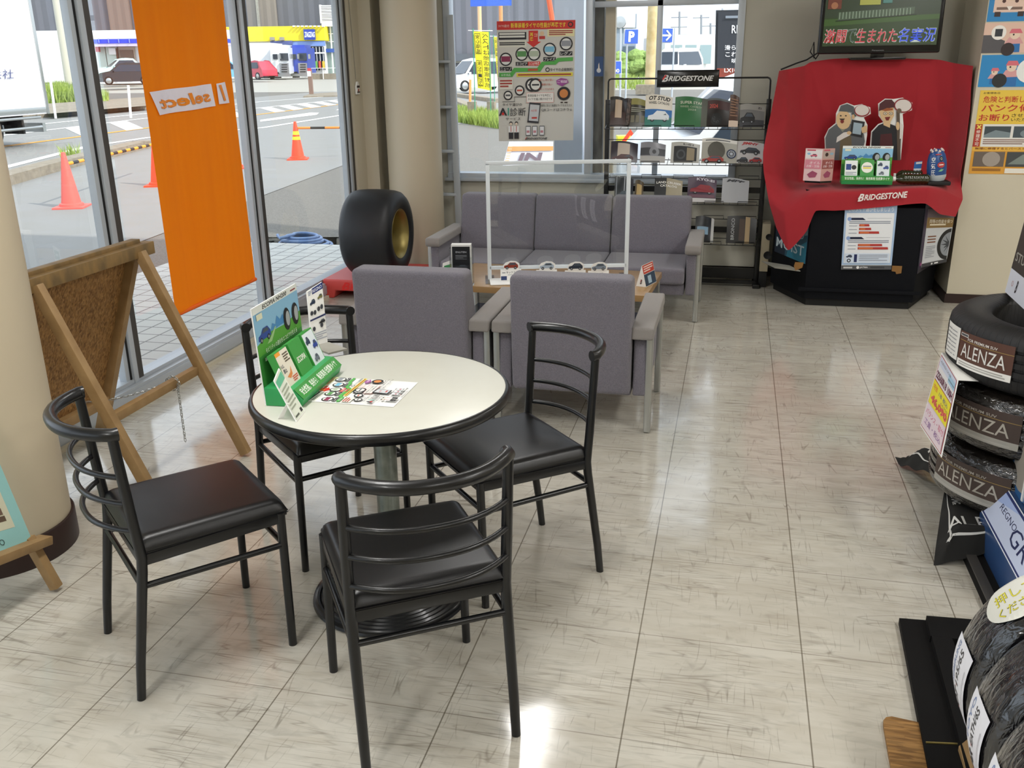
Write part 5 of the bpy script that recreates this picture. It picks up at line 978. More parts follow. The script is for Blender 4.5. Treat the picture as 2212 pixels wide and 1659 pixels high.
# ================================================================== pier posters
def pier():
    Y = 4.698
    def sh(x, y0, y1, name, lb, col, w=.42):
        a, b_ = P(x[1], y1, Y=Y), P(x[0], y0, Y=Y); S = Sheet((a.x, Y, a.z), (a.x+w, Y, a.z), (a.x+w, Y, b_.z), (a.x, Y, b_.z)); tag(S.body(name, fm(col), .002), lb, 'poster', 'posters on the right pier'); return S
    S = sh((2135, 2131), -85, 47, 'wall_poster', 'blue poster with a smiling cream car, topmost on the right pier', '#2a86c4'); S.disc(1.0, .62, .1, '#eef0ee') if 0 else None
    x0, y0, w, h = .07, .10, .42, .62
    S.poly([(x0, y0+.05), (x0, y0+h*.45), (x0+w*.2, y0+h*.6), (x0+w*.28, y0+h), (x0+w*.72, y0+h), (x0+w*.8, y0+h*.6), (x0+w, y0+h*.45), (x0+w, y0+.05)], '#e6c8b8'); S.poly([(x0+w*.28, y0+h*.62), (x0+w*.34, y0+h*.93), (x0+w*.66, y0+h*.93), (x0+w*.72, y0+h*.62)], '#9aa08c')
    for q in (.3, .7): S.disc(x0+w*q, y0+h*.38, .025, '#4a2a26')
    S.rect(x0+.04, y0+h*.15, x0+w-.04, y0+h*.22, '#7a6258'); S.poly([(x0+w*.4, y0+h*.24), (x0+w*.6, y0+h*.24), (x0+w*.5, y0+h*.12)], '#f4ece4')
    for q in (.05, .78): S.rect(x0+w*q, y0-.02, x0+w*q+.08, y0+.06, '#3a2a28')
    S.done()
    def man(S, x, y, s, hat='#d9707c', bod='#2b6fb0'):
        S.poly([(x-.09*s, y), (x+.1*s, y), (x+.09*s, y+.45*s), (x-.08*s, y+.45*s)], bod); S.poly([(x-.14*s, y+.3*s), (x+.14*s, y+.32*s), (x+.08*s, y+.55*s), (x-.08*s, y+.55*s)], '#d9a0a0'); S.disc(x, y+.66*s, .075*s, '#ead2bc'); S.poly([(x-.09*s, y+.70*s), (x-.06*s, y+.86*s), (x+.07*s, y+.86*s), (x+.11*s, y+.70*s)], hat); S.disc(x-.02*s, y+.65*s, .014*s, '#3a2a26')
    S = sh((2129, 2119), 50, 115, 'wall_poster', 'pink poster of a mechanic kneeling by a tyre, second from top', '#e3c0ae'); S.poly([(0, 0), (.28, 0), (.3, .4), (.1, .6), (0, .6)], '#565458'); S.disc(.2, .68, .1, '#f0ece6'); S.rect(.15, .55, .25, .8, '#33363c'); man(S, .42, .02, .9); S.disc(.35, .12, .09, '#33282a'); S.disc(.92, .55, .2, '#f0ece6'); S.rect(.8, .5, .98, .55, '#55504c'); S.done()
    S = sh((2120, 2112), 119, 188, 'wall_poster', 'blue poster with two cartoon mechanics and a speech cloud, third on the right pier', '#2a8ac8'); man(S, .2, .08, .6); man(S, .42, .02, .92); S.disc(.28, .2, .1, '#26282c', ry=.22)
    for x, y, r in ((.66, .5, .17), (.82, .6, .18), (.95, .45, .2), (.8, .35, .18)): S.disc(x, y, r, '#eef0ee')
    S.txt('チッ素', .6, .48, .3, .16, '#23508c', .03); S.rect(.7, .7, .95, .74, '#8a8f94'); S.rect(.72, .3, .95, .34, '#8a8f94'); S.done()
    S = sh((2113, 2092), 195, 375, 'wall_poster', 'yellow poster with red Japanese lettering, lowest on the right pier', '#e9c64a', .40); 
    S.rect(0, 0, 1, .28, '#e0a23c'); S.rect(0, .28, 1, .52, '#e9b84a'); S.txt('お客様各位', .05, .955, .24, .025, '#3a2a1c'); S.txt('危険と判断した場合', .06, .855, .9, .075, '#c22a2a', .03); S.txt('パンク修理', .05, .745, .9, .09, '#c22a2a', .04); S.txt('お断り', .03, .635, .44, .085, '#c22a2a', .04); S.txt('させて', .5, .685, .25, .04, '#3a2a1c', .01); S.txt('いただきます', .5, .635, .45, .038, '#3a2a1c', .01)
    S.rect(.0, .33, .10, .60, '#b0362c'); S.poly([(.02, .585), (.035, .595), (.09, .55), (.075, .54)], '#f0d860'); S.poly([(.02, .55), (.035, .54), (.09, .585), (.075, .595)], '#f0d860')
    for i, ch in enumerate('修理不可'): S.txt(ch, .025, .49-.05*i, .06, .04, '#f4ece0', .02)
    S.rect(.11, .33, 1, .60, '#e6e4de'); S.rect(.14, .44, .52, .575, '#3f4a50'); S.poly([(.14, .47), (.3, .53), (.52, .5), (.52, .44), (.14, .44)], '#7d8c92'); S.rect(.56, .44, .98, .575, '#46525a'); S.disc(.78, .49, .12, '#7a888e', ry=.05); lorem(S, .14, .35, .82, .07, 3, '#8a6a60', .5)
    S.txt('無理に修理するとバーストの危険', .04, .295, .92, .028, '#7a2a1c', .02); S.rect(.04, .09, .49, .27, '#6e6258'); S.disc(.3, .18, .13, '#a49a90', ry=.09); S.rect(.52, .09, .97, .27, '#45494a'); S.poly([(.55, .12), (.75, .24), (.95, .2), (.9, .12)], '#7f8a84'); lorem(S, .04, .03, .42, .035, 2, '#8a5a2c', .5); S.rect(.52, .01, .98, .07, '#ece8dc'); S.done()
pier()
# ================================================================== tyres on the right
def tread_mat(name, base, rough, coat, n, axis_y=False, film=False):
    m = mat(name, base, rough, coat=coat); nt = m.node_tree; N = nt.nodes.new; L = nt.links.new; b = nt.nodes['Principled BSDF']
    tc = N('ShaderNodeTexCoord'); s = N('ShaderNodeSeparateXYZ'); L(tc.outputs['Object'], s.inputs[0]); at = N('ShaderNodeMath'); at.operation = 'ARCTAN2'
    L(s.outputs[2 if axis_y else 1], at.inputs[0]); L(s.outputs[0], at.inputs[1]); k = N('ShaderNodeMath'); k.operation = 'MULTIPLY'; L(at.outputs[0], k.inputs[0]); k.inputs[1].default_value = n
    si = N('ShaderNodeMath'); si.operation = 'SINE'; L(k.outputs[0], si.inputs[0]); bp = N('ShaderNodeBump'); bp.inputs['Strength'].default_value = .5; bp.inputs['Distance'].default_value = .003
    if film:
        no = N('ShaderNodeTexNoise'); no.inputs['Scale'].default_value = 16; no.inputs['Detail'].default_value = 3; no.inputs['Distortion'].default_value = 1.5
        mp = N('ShaderNodeMapping'); mp.inputs['Scale'].default_value = (1, 1, 3) if not axis_y else (1, 3, 1); L(tc.outputs['Object'], mp.inputs[0]); L(mp.outputs[0], no.inputs['Vector']); L(no.outputs[0], bp.inputs['Height']); bp.inputs['Distance'].default_value = .012 if axis_y else .02; L(bp.outputs[0], b.inputs['Coat Normal']); L(bp.outputs[0], b.inputs['Normal'])
    else:
        mr = N('ShaderNodeMapRange'); mr.inputs[1].default_value = -.9; mr.inputs[2].default_value = -.5; L(si.outputs[0], mr.inputs[0]); L(mr.outputs[0], bp.inputs['Height']); L(bp.outputs[0], b.inputs['Normal'])
    return m
TB = tread_mat('tread_rubber', '#161516', .6, 0, 90); TF = tread_mat('film_wrapped_rubber', '#1a1613', .22, .8, 60, film=True); TFY = tread_mat('film_wrapped_tread', '#121114', .2, 1, 60, True, True)
def tprof(R, ri, w):
    h = w/2; p = [(ri, -h*.8), (ri+.006, -h*.9), (ri+.03, -h*.97), (ri+(R-ri)*.55, -h*1.03), (R-.035, -h*.98), (R-.014, -h*.86), (R-.004, -h*.72)]
    for g in (-.42, -.14, .14, .42): p += [(R, h*(g-.055)), (R-.007, h*(g-.045)), (R-.007, h*(g+.045)), (R, h*(g+.055))]
    return p+[(R-.004, h*.72), (R-.014, h*.86), (R-.035, h*.98), (ri+(R-ri)*.55, h*1.03), (ri+.03, h*.97), (ri+.006, h*.9), (ri, h*.8), (ri-.002, 0)]
SX, SY, SR = .835, 1.42, .355
def stack():
    for i, (zc, lb, m) in enumerate(((.225, 'film-wrapped SUV tyre at the bottom of the stack, on the black cloth', TF), (.44, 'film-wrapped SUV tyre in the middle of the stack', TF), (.655, 'unwrapped SUV tyre on top of the stack, brown and white label', TB))):
        t = thing('suv_tyre', lb, 'tyre', (SX, SY, zc), group='stacked SUV tyres')
        sub('casing', m, t, lambda b: b.lathe(tprof(SR, .225, .205), 120, Mx.Translation((SX, SY, zc)), closed=True), smooth=50)
        A0, A1 = (196, 231) if i == 2 else (190, 240)
        def cyl(a0, a1, z0, z1): return lambda x, y: V((SX+(SR+.0022)*cos(radians(a0+(a1-a0)*x)), SY+(SR+.0022)*sin(radians(a0+(a1-a0)*x)), zc+z0+(z1-z0)*y))
        fn = cyl(A0, A1, -.055, .062); S = Sheet(fn(0, 0), fn(1, 0), fn(1, 1), fn(0, 1), fn=fn, eps=.0); 
        n0 = lambda x: V((cos(radians(A0+(A1-A0)*x)), sin(radians(A0+(A1-A0)*x)), 0)); base = fn
        S.pt = lambda x, y, k=0: base(x, y)+n0(x)*(.00015*k)
        br = '#5a3a2e' if i == 2 else '#453630'; wt = '#e4e2dc' if i == 2 else '#b3ada2'
        def rect(x0, y0, x1, y1, c, n=14): S.add([(x0+(x1-x0)*k/n, y0) for k in range(n+1)]+[(x0+(x1-x0)*k/n, y1) for k in range(n+1)], [(k, k+1, n+2+k, n+1+k) for k in range(n)], c); S.layer()
        rect(0, .18, 1, 1, br); rect(0, 0, 1, .2, '#efece6' if i == 2 else '#a9a69e'); rect(.02, .74, 1, .755, '#a58a4a'); rect(.02, .86, .2, .95, wt); rect(.03, .875, .19, .935, '#4c4c50')
        rect(.05, .05, .92, .09, '#b3b0aa'); rect(.05, .12, .88, .15, '#a6a39e')
        S.txt('FOR PREMIUM SUV', .2, .78, .55, .08, wt, .01); S.txt('ALENZA', .08, .30, .82, .38, wt, .0); S.done(t, 'label')
        if i == 2:
            A2 = (178, 195.5); fn2 = cyl(178, 195.5, -.045, .065); S2 = Sheet(fn2(0, 0), fn2(1, 0), fn2(1, 1), fn2(0, 1)); S2.pt = lambda x, y, k=0: fn2(x, y)+V((cos(radians(178+17.5*x)), sin(radians(178+17.5*x)), 0))*(.00012*k)
            for k in range(6): S2.rect(k/6, 0, (k+1)/6, 1, '#e9e7e1')
            for k in range(7): S2.rect(.1, .1+.12*k, .45, .13+.12*k, '#8a8a8c'); S2.rect(.5, .1+.12*k, .85, .13+.12*k, '#a0a0a2')
            S2.done(t, 'white_sticker')
    # price card
    tl, trr = V((.517, 1.64, .543)), V((.508, 1.335, .543)); br, bl = V((.43, 1.10, .35)), V((.425, 1.40, .335))
    tl = P(2034, 762, z=.60); trr = P(2069, 822, z=.60); bl = P(1988, 920, X=.425); br = P(2033, 988, X=.422)
    t = thing('price_card', 'folded white and yellow price card hanging out from under the top tyre', 'price card', tuple((tl+trr)/2))
    S = Sheet(bl, br, trr, tl); S.body('card', M['whitep'], .002, t)
    S.rect(.03, .02, .97, .985, '#b3303a'); S.rect(.05, .03, .95, .975, '#e9e6e6'); S.rect(.05, .86, .95, .975, '#d3d9ea'); S.rect(.6, .83, .95, .93, '#a9cfe6'); S.txt('ALENZA LX100', .1, .91, .6, .03, '#5a5a62'); S.txt('BRIDGESTONE', .62, .86, .3, .02, '#3a3a42')
    S.txt('225/60R18 100H', .07, .70, .86, .10, '#6b2a4a', .04); S.rect(.05, .665, .95, .675, '#b3303a'); S.rect(.05, .36, .95, .665, '#f3e52a'); S.txt('特価', .1, .56, .2, .07, '#e0603a', .02); S.txt('1本 税込', .4, .56, .45, .06, '#3c4a8a', .02); S.txt('64,900', .55, .50, .35, .04, '#b9a43a', .01)
    S.txt('46,090', .12, .385, .8, .12, '#c2303a', .06); S.txt('46,090', .12, .385, .8, .12, '#e86a5a', .01)
    S.rect(.05, .05, .95, .355, '#ecd9e0'); S.txt('バランス・取付', .08, .22, .84, .08, '#c9567a', .03); S.txt('工賃・税込', .12, .1, .76, .08, '#8a5a9a', .03); S.done()
    o1, o2 = V((.66, 1.60, .549)), V((.60, 1.30, .549))
    sub('flap', M['whitep'], t, lambda b: b.add([tl, trr, o2, o1], [(0, 1, 2, 3)]), solid=.0015)
    # platform under the stack and draped banner
    tag(MB().span((.60, 1.16, 0), (1.12, 1.70, .095)).build('tyre_pallet', M['black'], origin=(.86, 1.42, 0)), 'low black block under the printed black cloth, carrying the tyre stack', 'pallet') 
    cx, cy = .845, 1.45
    def z_of(x, y):
        dx, dy = x-cx, y-cy; m = max(abs(dx)/.31, abs(dy)/.33); r = sqrt(dx*dx+dy*dy)
        if m <= 1: return .105
        k = min(1, (m-1)/.28); return .105-.10*(k*k*(3-2*k))
    def fn(x, y):
        a, b_ = x-.5, y-.5; px_, py_ = cx+a*.80, cy+b_*.84; e = max(abs(a), abs(b_))*2; c = abs(a)*abs(b_)*4; pull = max(0, e-.75)/.25*(1-c)*.10
        px_ -= (1 if a > 0 else -1)*pull*(abs(a) >= abs(b_)); py_ -= (1 if b_ > 0 else -1)*pull*(abs(b_) > abs(a))
        return V((px_, py_, z_of(px_, py_)+.004+.012*sin(a*30+b_*9)*max(0, e-.6)+.01*c*sin(b_*40)))
    t = thing('printed_cloth', 'black cloth with white tyre lettering spread under the tyre stack, corners on the floor', 'cloth', (cx, cy, 0))
    sub('cloth', M['slate'], t, lambda b: b.grid(fn, 60, 60), smooth=80, solid=.002)
    S = Sheet(fn(0, 0), fn(1, 0), fn(1, 1), fn(0, 1)); S.pt = lambda x, y, k=0: fn(x, y)+V((-.002, -.0015, .0035+.0002*k))
    W_ = '#d6d5d0'
    def line(p, q, w=.0035, n=40):
        p, q = V((*p, 0)), V((*q, 0)); d = (q-p).normalized(); s = V((-d.y, d.x, 0))*w; pts = [p.lerp(q, k/n) for k in range(n+1)]; S.add([(v.x-s.x, v.y-s.y) for v in pts]+[(v.x+s.x, v.y+s.y) for v in pts], [(k, k+1, n+2+k, n+1+k) for k in range(n)], W_); S.layer()
    line((.05, .05), (.05, .95)); line((.05, .05), (.95, .05)); line((.05, .95), (.95, .95))
    S.txt('ALENZA', .04, .11, .42, .075, W_); 
    vs, fs = textgeo('ALENZA', 0, 0); S.add([(.16-b_*.09, .86-a*.0+(-.0)-(0)+(-.30)*(1-a)+.0) for a, b_ in vs], fs, W_) if 0 else None
    S.add([(.17-b_*.07, .93-a*.26) for a, b_ in textgeo('LX100', .01, 0)[0]], textgeo('LX100', .01, 0)[1], W_); S.add([(.15-b_*.05, .55-a*.26) for a, b_ in textgeo('BRIDGESTONE', .02, .3)[0]], textgeo('BRIDGESTONE', .02, .3)[1], W_)
    S.done(t, 'lettering')
    # big display board leaning on the stack
    a = P(2171, 630, z=.765); b_ = P(2212, 668, z=.765); u = (b_-a); u.z = 0; L = .62; u.normalize(); tp = V((.06, -.0, .62)); 
    S = Sheet(a, a+u*L, a+u*L+tp, a+tp); tag(S.body('display_board', fm('#2c2620'), .02), 'tall dark tyre advertising board standing on the tyre stack at the right edge', 'board')
    S.rect(0, 0, 1, .14, '#dfe1ea'); S.rect(0, .14, 1, 1, '#3a332b'); S.rect(0, .45, 1, 1, '#4a3328'); S.txt('STUDLESS ALENZA', .03, .19, .9, .05, '#a9a79c', .01); S.txt('B', .17, .035, .035, .07, '#23181c', .03, .3); S.ring(.1, .07, .012, .016, '#c99a9a'); S.ring(.5, .55, .3, .303, '#cfcac4'); S.ring(.55, .5, .33, .332, '#b9b4ae'); lorem(S, .1, .6, .2, .2, 3, '#8a5a48', .7); S.done()
    # REGNO box and board
    n = V((.22, 0, 0)); g0, g1 = P(2119, 1112, X=.60), P(2157, 1262, X=.60)
    y0, y1 = 1.19, .42; x = .60
    t = thing('display_box', 'navy and white tyre display box with slanted sign face at the right edge', 'display', (.72, .8, .0))
    T = Mx.Translation((0, y1, 0)) @ Mx(((1, 0, 0, 0), (0, 0, 1, 0), (0, 1, 0, 0), (0, 0, 0, 1)))
    sub('case', fm('#2c4a78', .3), t, lambda b: b.prism([(.60, .03), (.80, .03), (.80, .235), (.70, .255), (.655, .248), (.60, .14)], y0-y1, T), bevel=.004)
    S = Sheet((.5985, y0-.005, .142), (.5985, y1, .142), (.6525, y1, .25), (.6525, y0-.005, .25)); S.rect(0, 0, 1, 1, '#e9ecf4'); S.rect(.012, .03, 1, .97, '#22306a'); S.rect(.02, .08, 1, .90, '#cdd7f0'); S.poly([(.02, .5), (.3, .9), (.02, .9)], '#a9bdea'); S.txt('REGNO', .13, .52, .22, .16, '#1f2a5a'); S.txt('GR-XIII', .34, .28, .5, .42, '#1f2a5a'); S.done(t, 'sign_face')
    b0 = P(2150, 1032, X=.668); b0.z = .256; q = [b0, b0+V((0, -.6, 0)), P(2216, 875, X=.672)+V((.0, -.35, .14)), P(2216, 875, X=.672)]
    S = Sheet(*q); tag(S.body('backing_board', fm('#a39c92'), .01), 'grey board with a blue swoosh standing behind the navy display box', 'board'); S.ring(.40, .42, .20, .25, '#2f6296'); S.done()
    sub('prop', M['whitep'], S.o, lambda b: b.bar(q[0]+V((.02, -.3, .002)), q[0]+V((.02, -.3, .10)), .05, .012, (0, 1, 0)))
stack()
def tyre_rack():
    bk = mat('black_painted_board', '#090808', .75, spec=.2)
    t = thing('tyre_display_base', 'low black slotted floor board holding the standing tyres at the lower right', 'platform', (.6, 0, 0))
    sub('lower_board', bk, t, lambda b: b.prism([(.282, .655), (1.3, .72), (1.3, -1.3), (.19, -1.3)], .02, Mx.Translation((0, 0, .001))), bevel=.001)
    def up_(b):
        b.prism([(.352, .648), (1.25, .70), (1.25, .545), (.345, .545)], .022, Mx.Translation((0, 0, .021))); ys = .545; xl = lambda y: .352-(.648-y)*.035
        for yc in (.04, -.16, -.36, -.56, -.76):
            pass
        b.prism([(xl(.545), .545), (xl(.545)+.07, .545), (xl(-1.2)+.07, -1.2), (xl(-1.2), -1.2)], .022, Mx.Translation((0, 0, .021)))
        for yc in (.14, -.06, -.26, -.46, -.66): b.span((xl(yc)+.06, yc-.012, .021), (1.25, yc+.012, .043))
        b.span((.40, .27, .021), (1.25, .545, .043))
    sub('slotted_board', bk, t, up_, bevel=.001)
    sub('brass_strip', M['gold'], t, lambda b: b.bar((.262, .113, .0225), (.338, .124, .0225), .004, .003))
    t = thing('tyre_pallet', 'long black floor pallet beyond the standing tyres, running under the navy display box', 'pallet', (.8, .9, 0))
    sub('board', bk, t, lambda b: b.span((.545, .74, 0), (1.2, 1.15, .03)) , bevel=.002); sub('edge_strip', M['aludark'], t, lambda b: b.span((.545, .74, .03), (.575, 1.12, .036)))
    t = MB().prism([(.19, .205), (.178, .19), (.175, .17), (.168, -.6), (.6, -.6), (.6, .20), (.21, .213)], .0, Mx.Identity(4)) if 0 else None
    pts = [(.176, .17), (.178, .19), (.186, .203), (.2, .209), (.262, .20), (.245, -.4), (.162, -.4)]
    tag(MB().prism(pts, .012).build('wooden_board', M['osb'], bevel=.001, origin=(.2, 0, 0)), 'orange brown strand board with a rounded corner on the floor beside the black base', 'board')
    # standing tyres
    names = [('hard film-wrapped tyre with a round yellow-lettered sticker, farthest of the standing tyres', ['195', 'TOT'], 0), ('film-wrapped tyre with a red-lined white label, middle of the standing tyres', ['EATH', 'YAR'], 0), ('film-wrapped tyre at the lower right corner, nearest of the standing tyres', ['R14', '165'], 0)]
    for i, (lb, tx, _) in enumerate(names):
        X, Y, R, w = .565-.012*i, .035-.20*i, .28, .165
        if i == 0: lb = 'film-wrapped standing tyre with a round yellow-lettered sticker, farthest of its row'
        t = thing('standing_tyre', lb, 'tyre', (X, Y, R+.001), group='standing tyres at the lower right'); T = Mx.Translation((X, Y, R+.001)) @ Mx.Rotation(pi/2, 4, 'X')
        sub('casing', TFY, t, lambda b: b.lathe([(.185, -w*.4), (.215, -w*.5), (.25, -w*.5), (.268, -w*.44), (.276, -w*.34), (R, -w*.15), (R, w*.15), (.276, w*.34), (.268, w*.44), (.25, w*.5), (.215, w*.5), (.185, w*.4)], 110, T, closed=True), smooth=60)
        def cyl(a0, a1, y0, y1):   # angle from -x axis upward; label runs downwards from the top
            def f(x, y, k=0): a = radians(a0+(a1-a0)*x); rr = R+.0015+.00018*k; yy = Y+y0+(y1-y0)*y; k2 = abs(yy-Y)/(w/2); rr -= max(0, k2-.6)**2*.16; return V((X-rr*cos(a), yy, R+.001+rr*sin(a)))
            return f
        f = cyl(-28, 14, -.055, .06); S = Sheet(f(0, 0), f(1, 0), f(1, 1), f(0, 1)); S.pt = f; S.n = V((-1, 0, 0))
        def rect(x0, y0, x1, y1, c, n=10, m=4):
            S.add([(x0+(x1-x0)*a/n, y0+(y1-y0)*b/m) for b in range(m+1) for a in range(n+1)], [(b*(n+1)+a, b*(n+1)+a+1, (b+1)*(n+1)+a+1, (b+1)*(n+1)+a) for b in range(m) for a in range(n)], c); S.layer()
        rect(0, 0, 1, 1, '#e6e6ec'); S.txt('TOYO' if i else 'SEIBERLING', .45, .72, .5, .12, '#7f8fb4', .02)
        S.txt(tx[0]+'/'+'65', .5, .42, .42, .2, '#2a2a30', .02); S.rect(.2, .52, .5, .56, '#c9463c') ; S.txt(tx[1], .14, .42, .3, .26, '#26262c', .03); rect(.1, .64, .3, .67, '#3a3a42'); rect(.04, .3, .1, .42, '#9a9aa2'); rect(.3, .12, .8, .14, '#a3a3ab'); S.done(t, 'label')
        if i == 0:
            f2 = cyl(30, 62, -.07, .07); S = Sheet(f2(0, 0), f2(1, 0), f2(1, 1), f2(0, 1)); S.pt = f2
            pts = [(.5+.48*cos(a), .5+.46*sin(a)) for a in [2*pi*k/36 for k in range(36)]]; rg = [(.5+(a-.5)*q/6, .5+(b-.5)*q/6) for q in range(1, 7) for a, b in pts]; S.add([(.5, .5)]+rg, [(0, 1+k, 1+(k+1) % 36) for k in range(36)]+[(1+(q-1)*36+k, 1+q*36+k, 1+q*36+(k+1) % 36, 1+(q-1)*36+(k+1) % 36) for q in range(1, 6) for k in range(36)], '#dad9cf'); S.layer()
            S.txt('押して', .2, .5, .6, .26, '#3a3a1c', .06); S.txt('押して', .2, .5, .6, .26, '#d9cf3a', .01); S.txt('ください', .18, .2, .62, .22, '#3a3a1c', .06); S.txt('ください', .18, .2, .62, .22, '#d9cf3a', .01); S.done(t, 'round_sticker')
        tag(MB().prism([(0, .0), (.035, .0), (.03, .055), (.0, .012)], .13, Mx.Translation((X-.235, Y-.065, .0225)) @ Mx(((1, 0, 0, 0), (0, 0, 1, 0), (0, 1, 0, 0), (0, 0, 0, 1)))).build('chock', M['pine'], origin=(X-.235, Y, .0225)), 'small wooden chock under the %s standing tyre' % ('farthest', 'middle', 'nearest')[i], 'chock', 'wooden chocks') if i < 2 else None
tyre_rack()
# ================================================================== outside
GZ = -.15
def outside():
    struct('ground_asphalt', MB().span((-60, -30, GZ-.3), (60, 70, GZ)), M['asphalt'])
    struct('paving_tiles', MB().span((-4.95, -6, GZ), (-3.17, 6.15, -.03)), M['paving'])
    struct('far_ground', MB().add([(-200, 56, GZ-.02), (60, 56, GZ-.02), (120, 68, .12), (-300, 68, .12), (150, 230, .6), (-400, 260, .6)], [(0, 1, 2, 3), (3, 2, 4, 5)]), M['lot'])
    # road: ribbons following the measured lines
    def ribbon(name, pa, pb, m, z, kind=None):
        A = [P(x, y, z=z) for x, y in pa]; B = [P(x, y, z=z) for x, y in pb]; n = len(A)
        return struct(name, MB().add(A+B, [(i, i+1, n+i+1, n+i) for i in range(n-1)]), m)
    def line(name, pts, w, m, z=GZ+.012, ext=True):
        A = [P(x, y, z=z) for x, y in pts]
        if ext: A = [A[0]+(A[0]-A[1]).normalized()*14]+A+[A[-1]+(A[-1]-A[-2]).normalized()*60]
        L_ = []; R_ = []
        for i, a in enumerate(A):
            d = (A[min(i+1, len(A)-1)]-A[max(i-1, 0)]).normalized(); s = V((-d.y, d.x, 0))*w/2; L_.append(a-s); R_.append(a+s)
        n = len(A); return struct(name, MB().add(L_+R_, [(i, i+1, n+i+1, n+i) for i in range(n-1)]), m)
    near = [(0, 364), (190, 316), (320, 297), (566, 276), (742, 248)]
    far = [(109, 253), (308, 236), (558, 216), (738, 203)]
    line('road_surface', [(0, 316+8), (311, 279), (560, 249), (739, 226)], 17.5, M['road'], GZ+.006)
    line('road_marking_1', near, .22, M['roadwhite']); line('road_marking_2', [(0, 317), (311, 277), (560, 247), (739, 224.6)], .22, M['roadyellow'])
    line('road_marking_3', [(101, 281), (309, 256), (560, 233), (739, 214.5)], .18, M['roadwhite']); line('road_marking_4', [(109, 266), (309, 245.6), (558, 220), (738, 206)], .2, M['roadwhite'])
    hz = GZ+.013
    for k, (x0, x1, y) in enumerate(((140, 180, 0), (235, 272, 0), (330, 372, 0), (470, 500, 0), (560, 583, 0), (600, 622, 0), (638, 660, 0), (675, 693, 0), (706, 722, 0))):
        def yt(x): return 281+(256-281)*(x-101)/208 if x < 309 else (256+(233-256)*(x-309)/251 if x < 560 else 233+(214.5-233)*(x-560)/179)
        def yb(x): return 317+(277-317)*x/311 if x < 311 else (277+(247-277)*(x-311)/249 if x < 560 else 247+(224.6-247)*(x-560)/179)
        s = 38 if x0 < 400 else 34
        q = [P(x0, yt(x0), z=hz), P(x1, yt(x1), z=hz), P(x1+s, yb(x1+s), z=hz), P(x0+s, yb(x0+s), z=hz)]
        struct('road_marking_%d' % (5+k), MB().add(q, [(0, 1, 2, 3)]), M['roadwhite'])
    for k, pts in enumerate(([(562, 259), (672, 243), (689, 243.5), (684, 248), (562, 263)], [(726, 238), (742, 229), (742, 238)])):
        struct('road_marking_%d' % (15+k), MB().add([P(x, y, z=hz) for x, y in pts], [list(range(len(pts)))]), M['roadwhite'])
    for k, (pts, c) in enumerate((([(184, 400), (235, 402), (320, 388), (280, 384)], 0), ([(60, 412), (135, 415), (182, 395), (120, 396)], 1), ([(0, 418), (40, 416), (74, 402), (0, 406)], 0), ([(570, 332), (612, 326), (600, 331), (572, 337)], 1), ([(684, 262), (705, 255), (742, 258), (742, 260), (700, 264)], 1))):
        struct('ground_marking_%d' % (k+1), MB().add([P(x, y, z=GZ+.004) for x, y in pts], [list(range(len(pts)))]), fm('#7fb4cf') if k == 4 else mat('worn_paint', '#b5b9ae', .9))
    # kerbs
    def kerb(name, pts, w, h, m):
        A = [P(x, y, z=GZ) for x, y in pts]; A = [A[0]+(A[0]-A[1]).normalized()*8]+A; b = MB()
        for a, c in zip(A, A[1:]): b.bar(a+V((0, 0, h/2)), c+V((0, 0, h/2)), w, h)
        return struct(name, b, m)
    kerb('kerb_1', [(0, 402), (110, 370), (190, 350), (300, 322), (326, 319)], .35, .16, M['kerb'])
    kerb('kerb_2', [(109, 252), (308, 235), (420, 224)], .7, .22, M['kerb'])
    A = [P(x, y, z=GZ+.2) for x, y in ((100, 246), (320, 228))]; B = [P(x, y, z=.12) for x, y in ((100, 224), (320, 209))]
    struct('verge', MB().add([A[0], A[1], B[1], B[0]], [(0, 1, 2, 3)]), M['kerb'])
    tag(MB().add([P(x, y, z=GZ+.07) for x, y in ((655, 208), (668, 203), (720, 199), (740, 200), (740, 206), (690, 207))], [list(range(6))]).build('traffic_island', M['kerb'], solid=-.16), kind='structure')
    # grass
    def grass(name, lb, pts, z, n, h, seed):
        r = random.Random(seed); q = [P(x, y, z=z) for x, y in pts]; b = MB()
        for _ in range(int(n*2.2)):
            u, v = r.random(), r.random(); p = q[0].lerp(q[1], u).lerp(q[3].lerp(q[2], u), v); hh = h*r.uniform(.4, 1); a = r.random()*6.28; d = V((cos(a), sin(a), 0))*hh*.05; l = V((r.uniform(-.4, .4), r.uniform(-.4, .4), 1))*hh
            b.add([p-d, p+d, p+l*.6+d*.6, p+l], [(0, 1, 2, 3)])
        tag(b.build(name, M['grass'], fix=False), lb, 'grass', kind='stuff')
    grass('roadside_grass', 'green weeds growing on the verge across the road', [(100, 226), (176, 222), (180, 205), (108, 208)], .0, 1500, .95, 3)
    grass('roadside_grass', 'sparse weeds at the far kerb right of the first window frame', [(208, 226), (236, 224), (232, 214), (208, 214)], .0, 200, .6, 5)
    grass('grass_patch', 'long pale grass patch outside the back window', [(972, 262), (1085, 280), (1085, 258), (972, 246)], GZ, 2600, .42, 4)
    grass('grass_patch', 'low green grass around the pole outside the back window', [(1325, 192), (1400, 196), (1440, 182), (1330, 176)], GZ, 500, .8, 8)
    grass('kerb_weeds', 'thin green weeds at the near kerb behind the pink cone', [(135, 352), (175, 346), (172, 340), (138, 345)], GZ, 60, .34, 9)
outside()
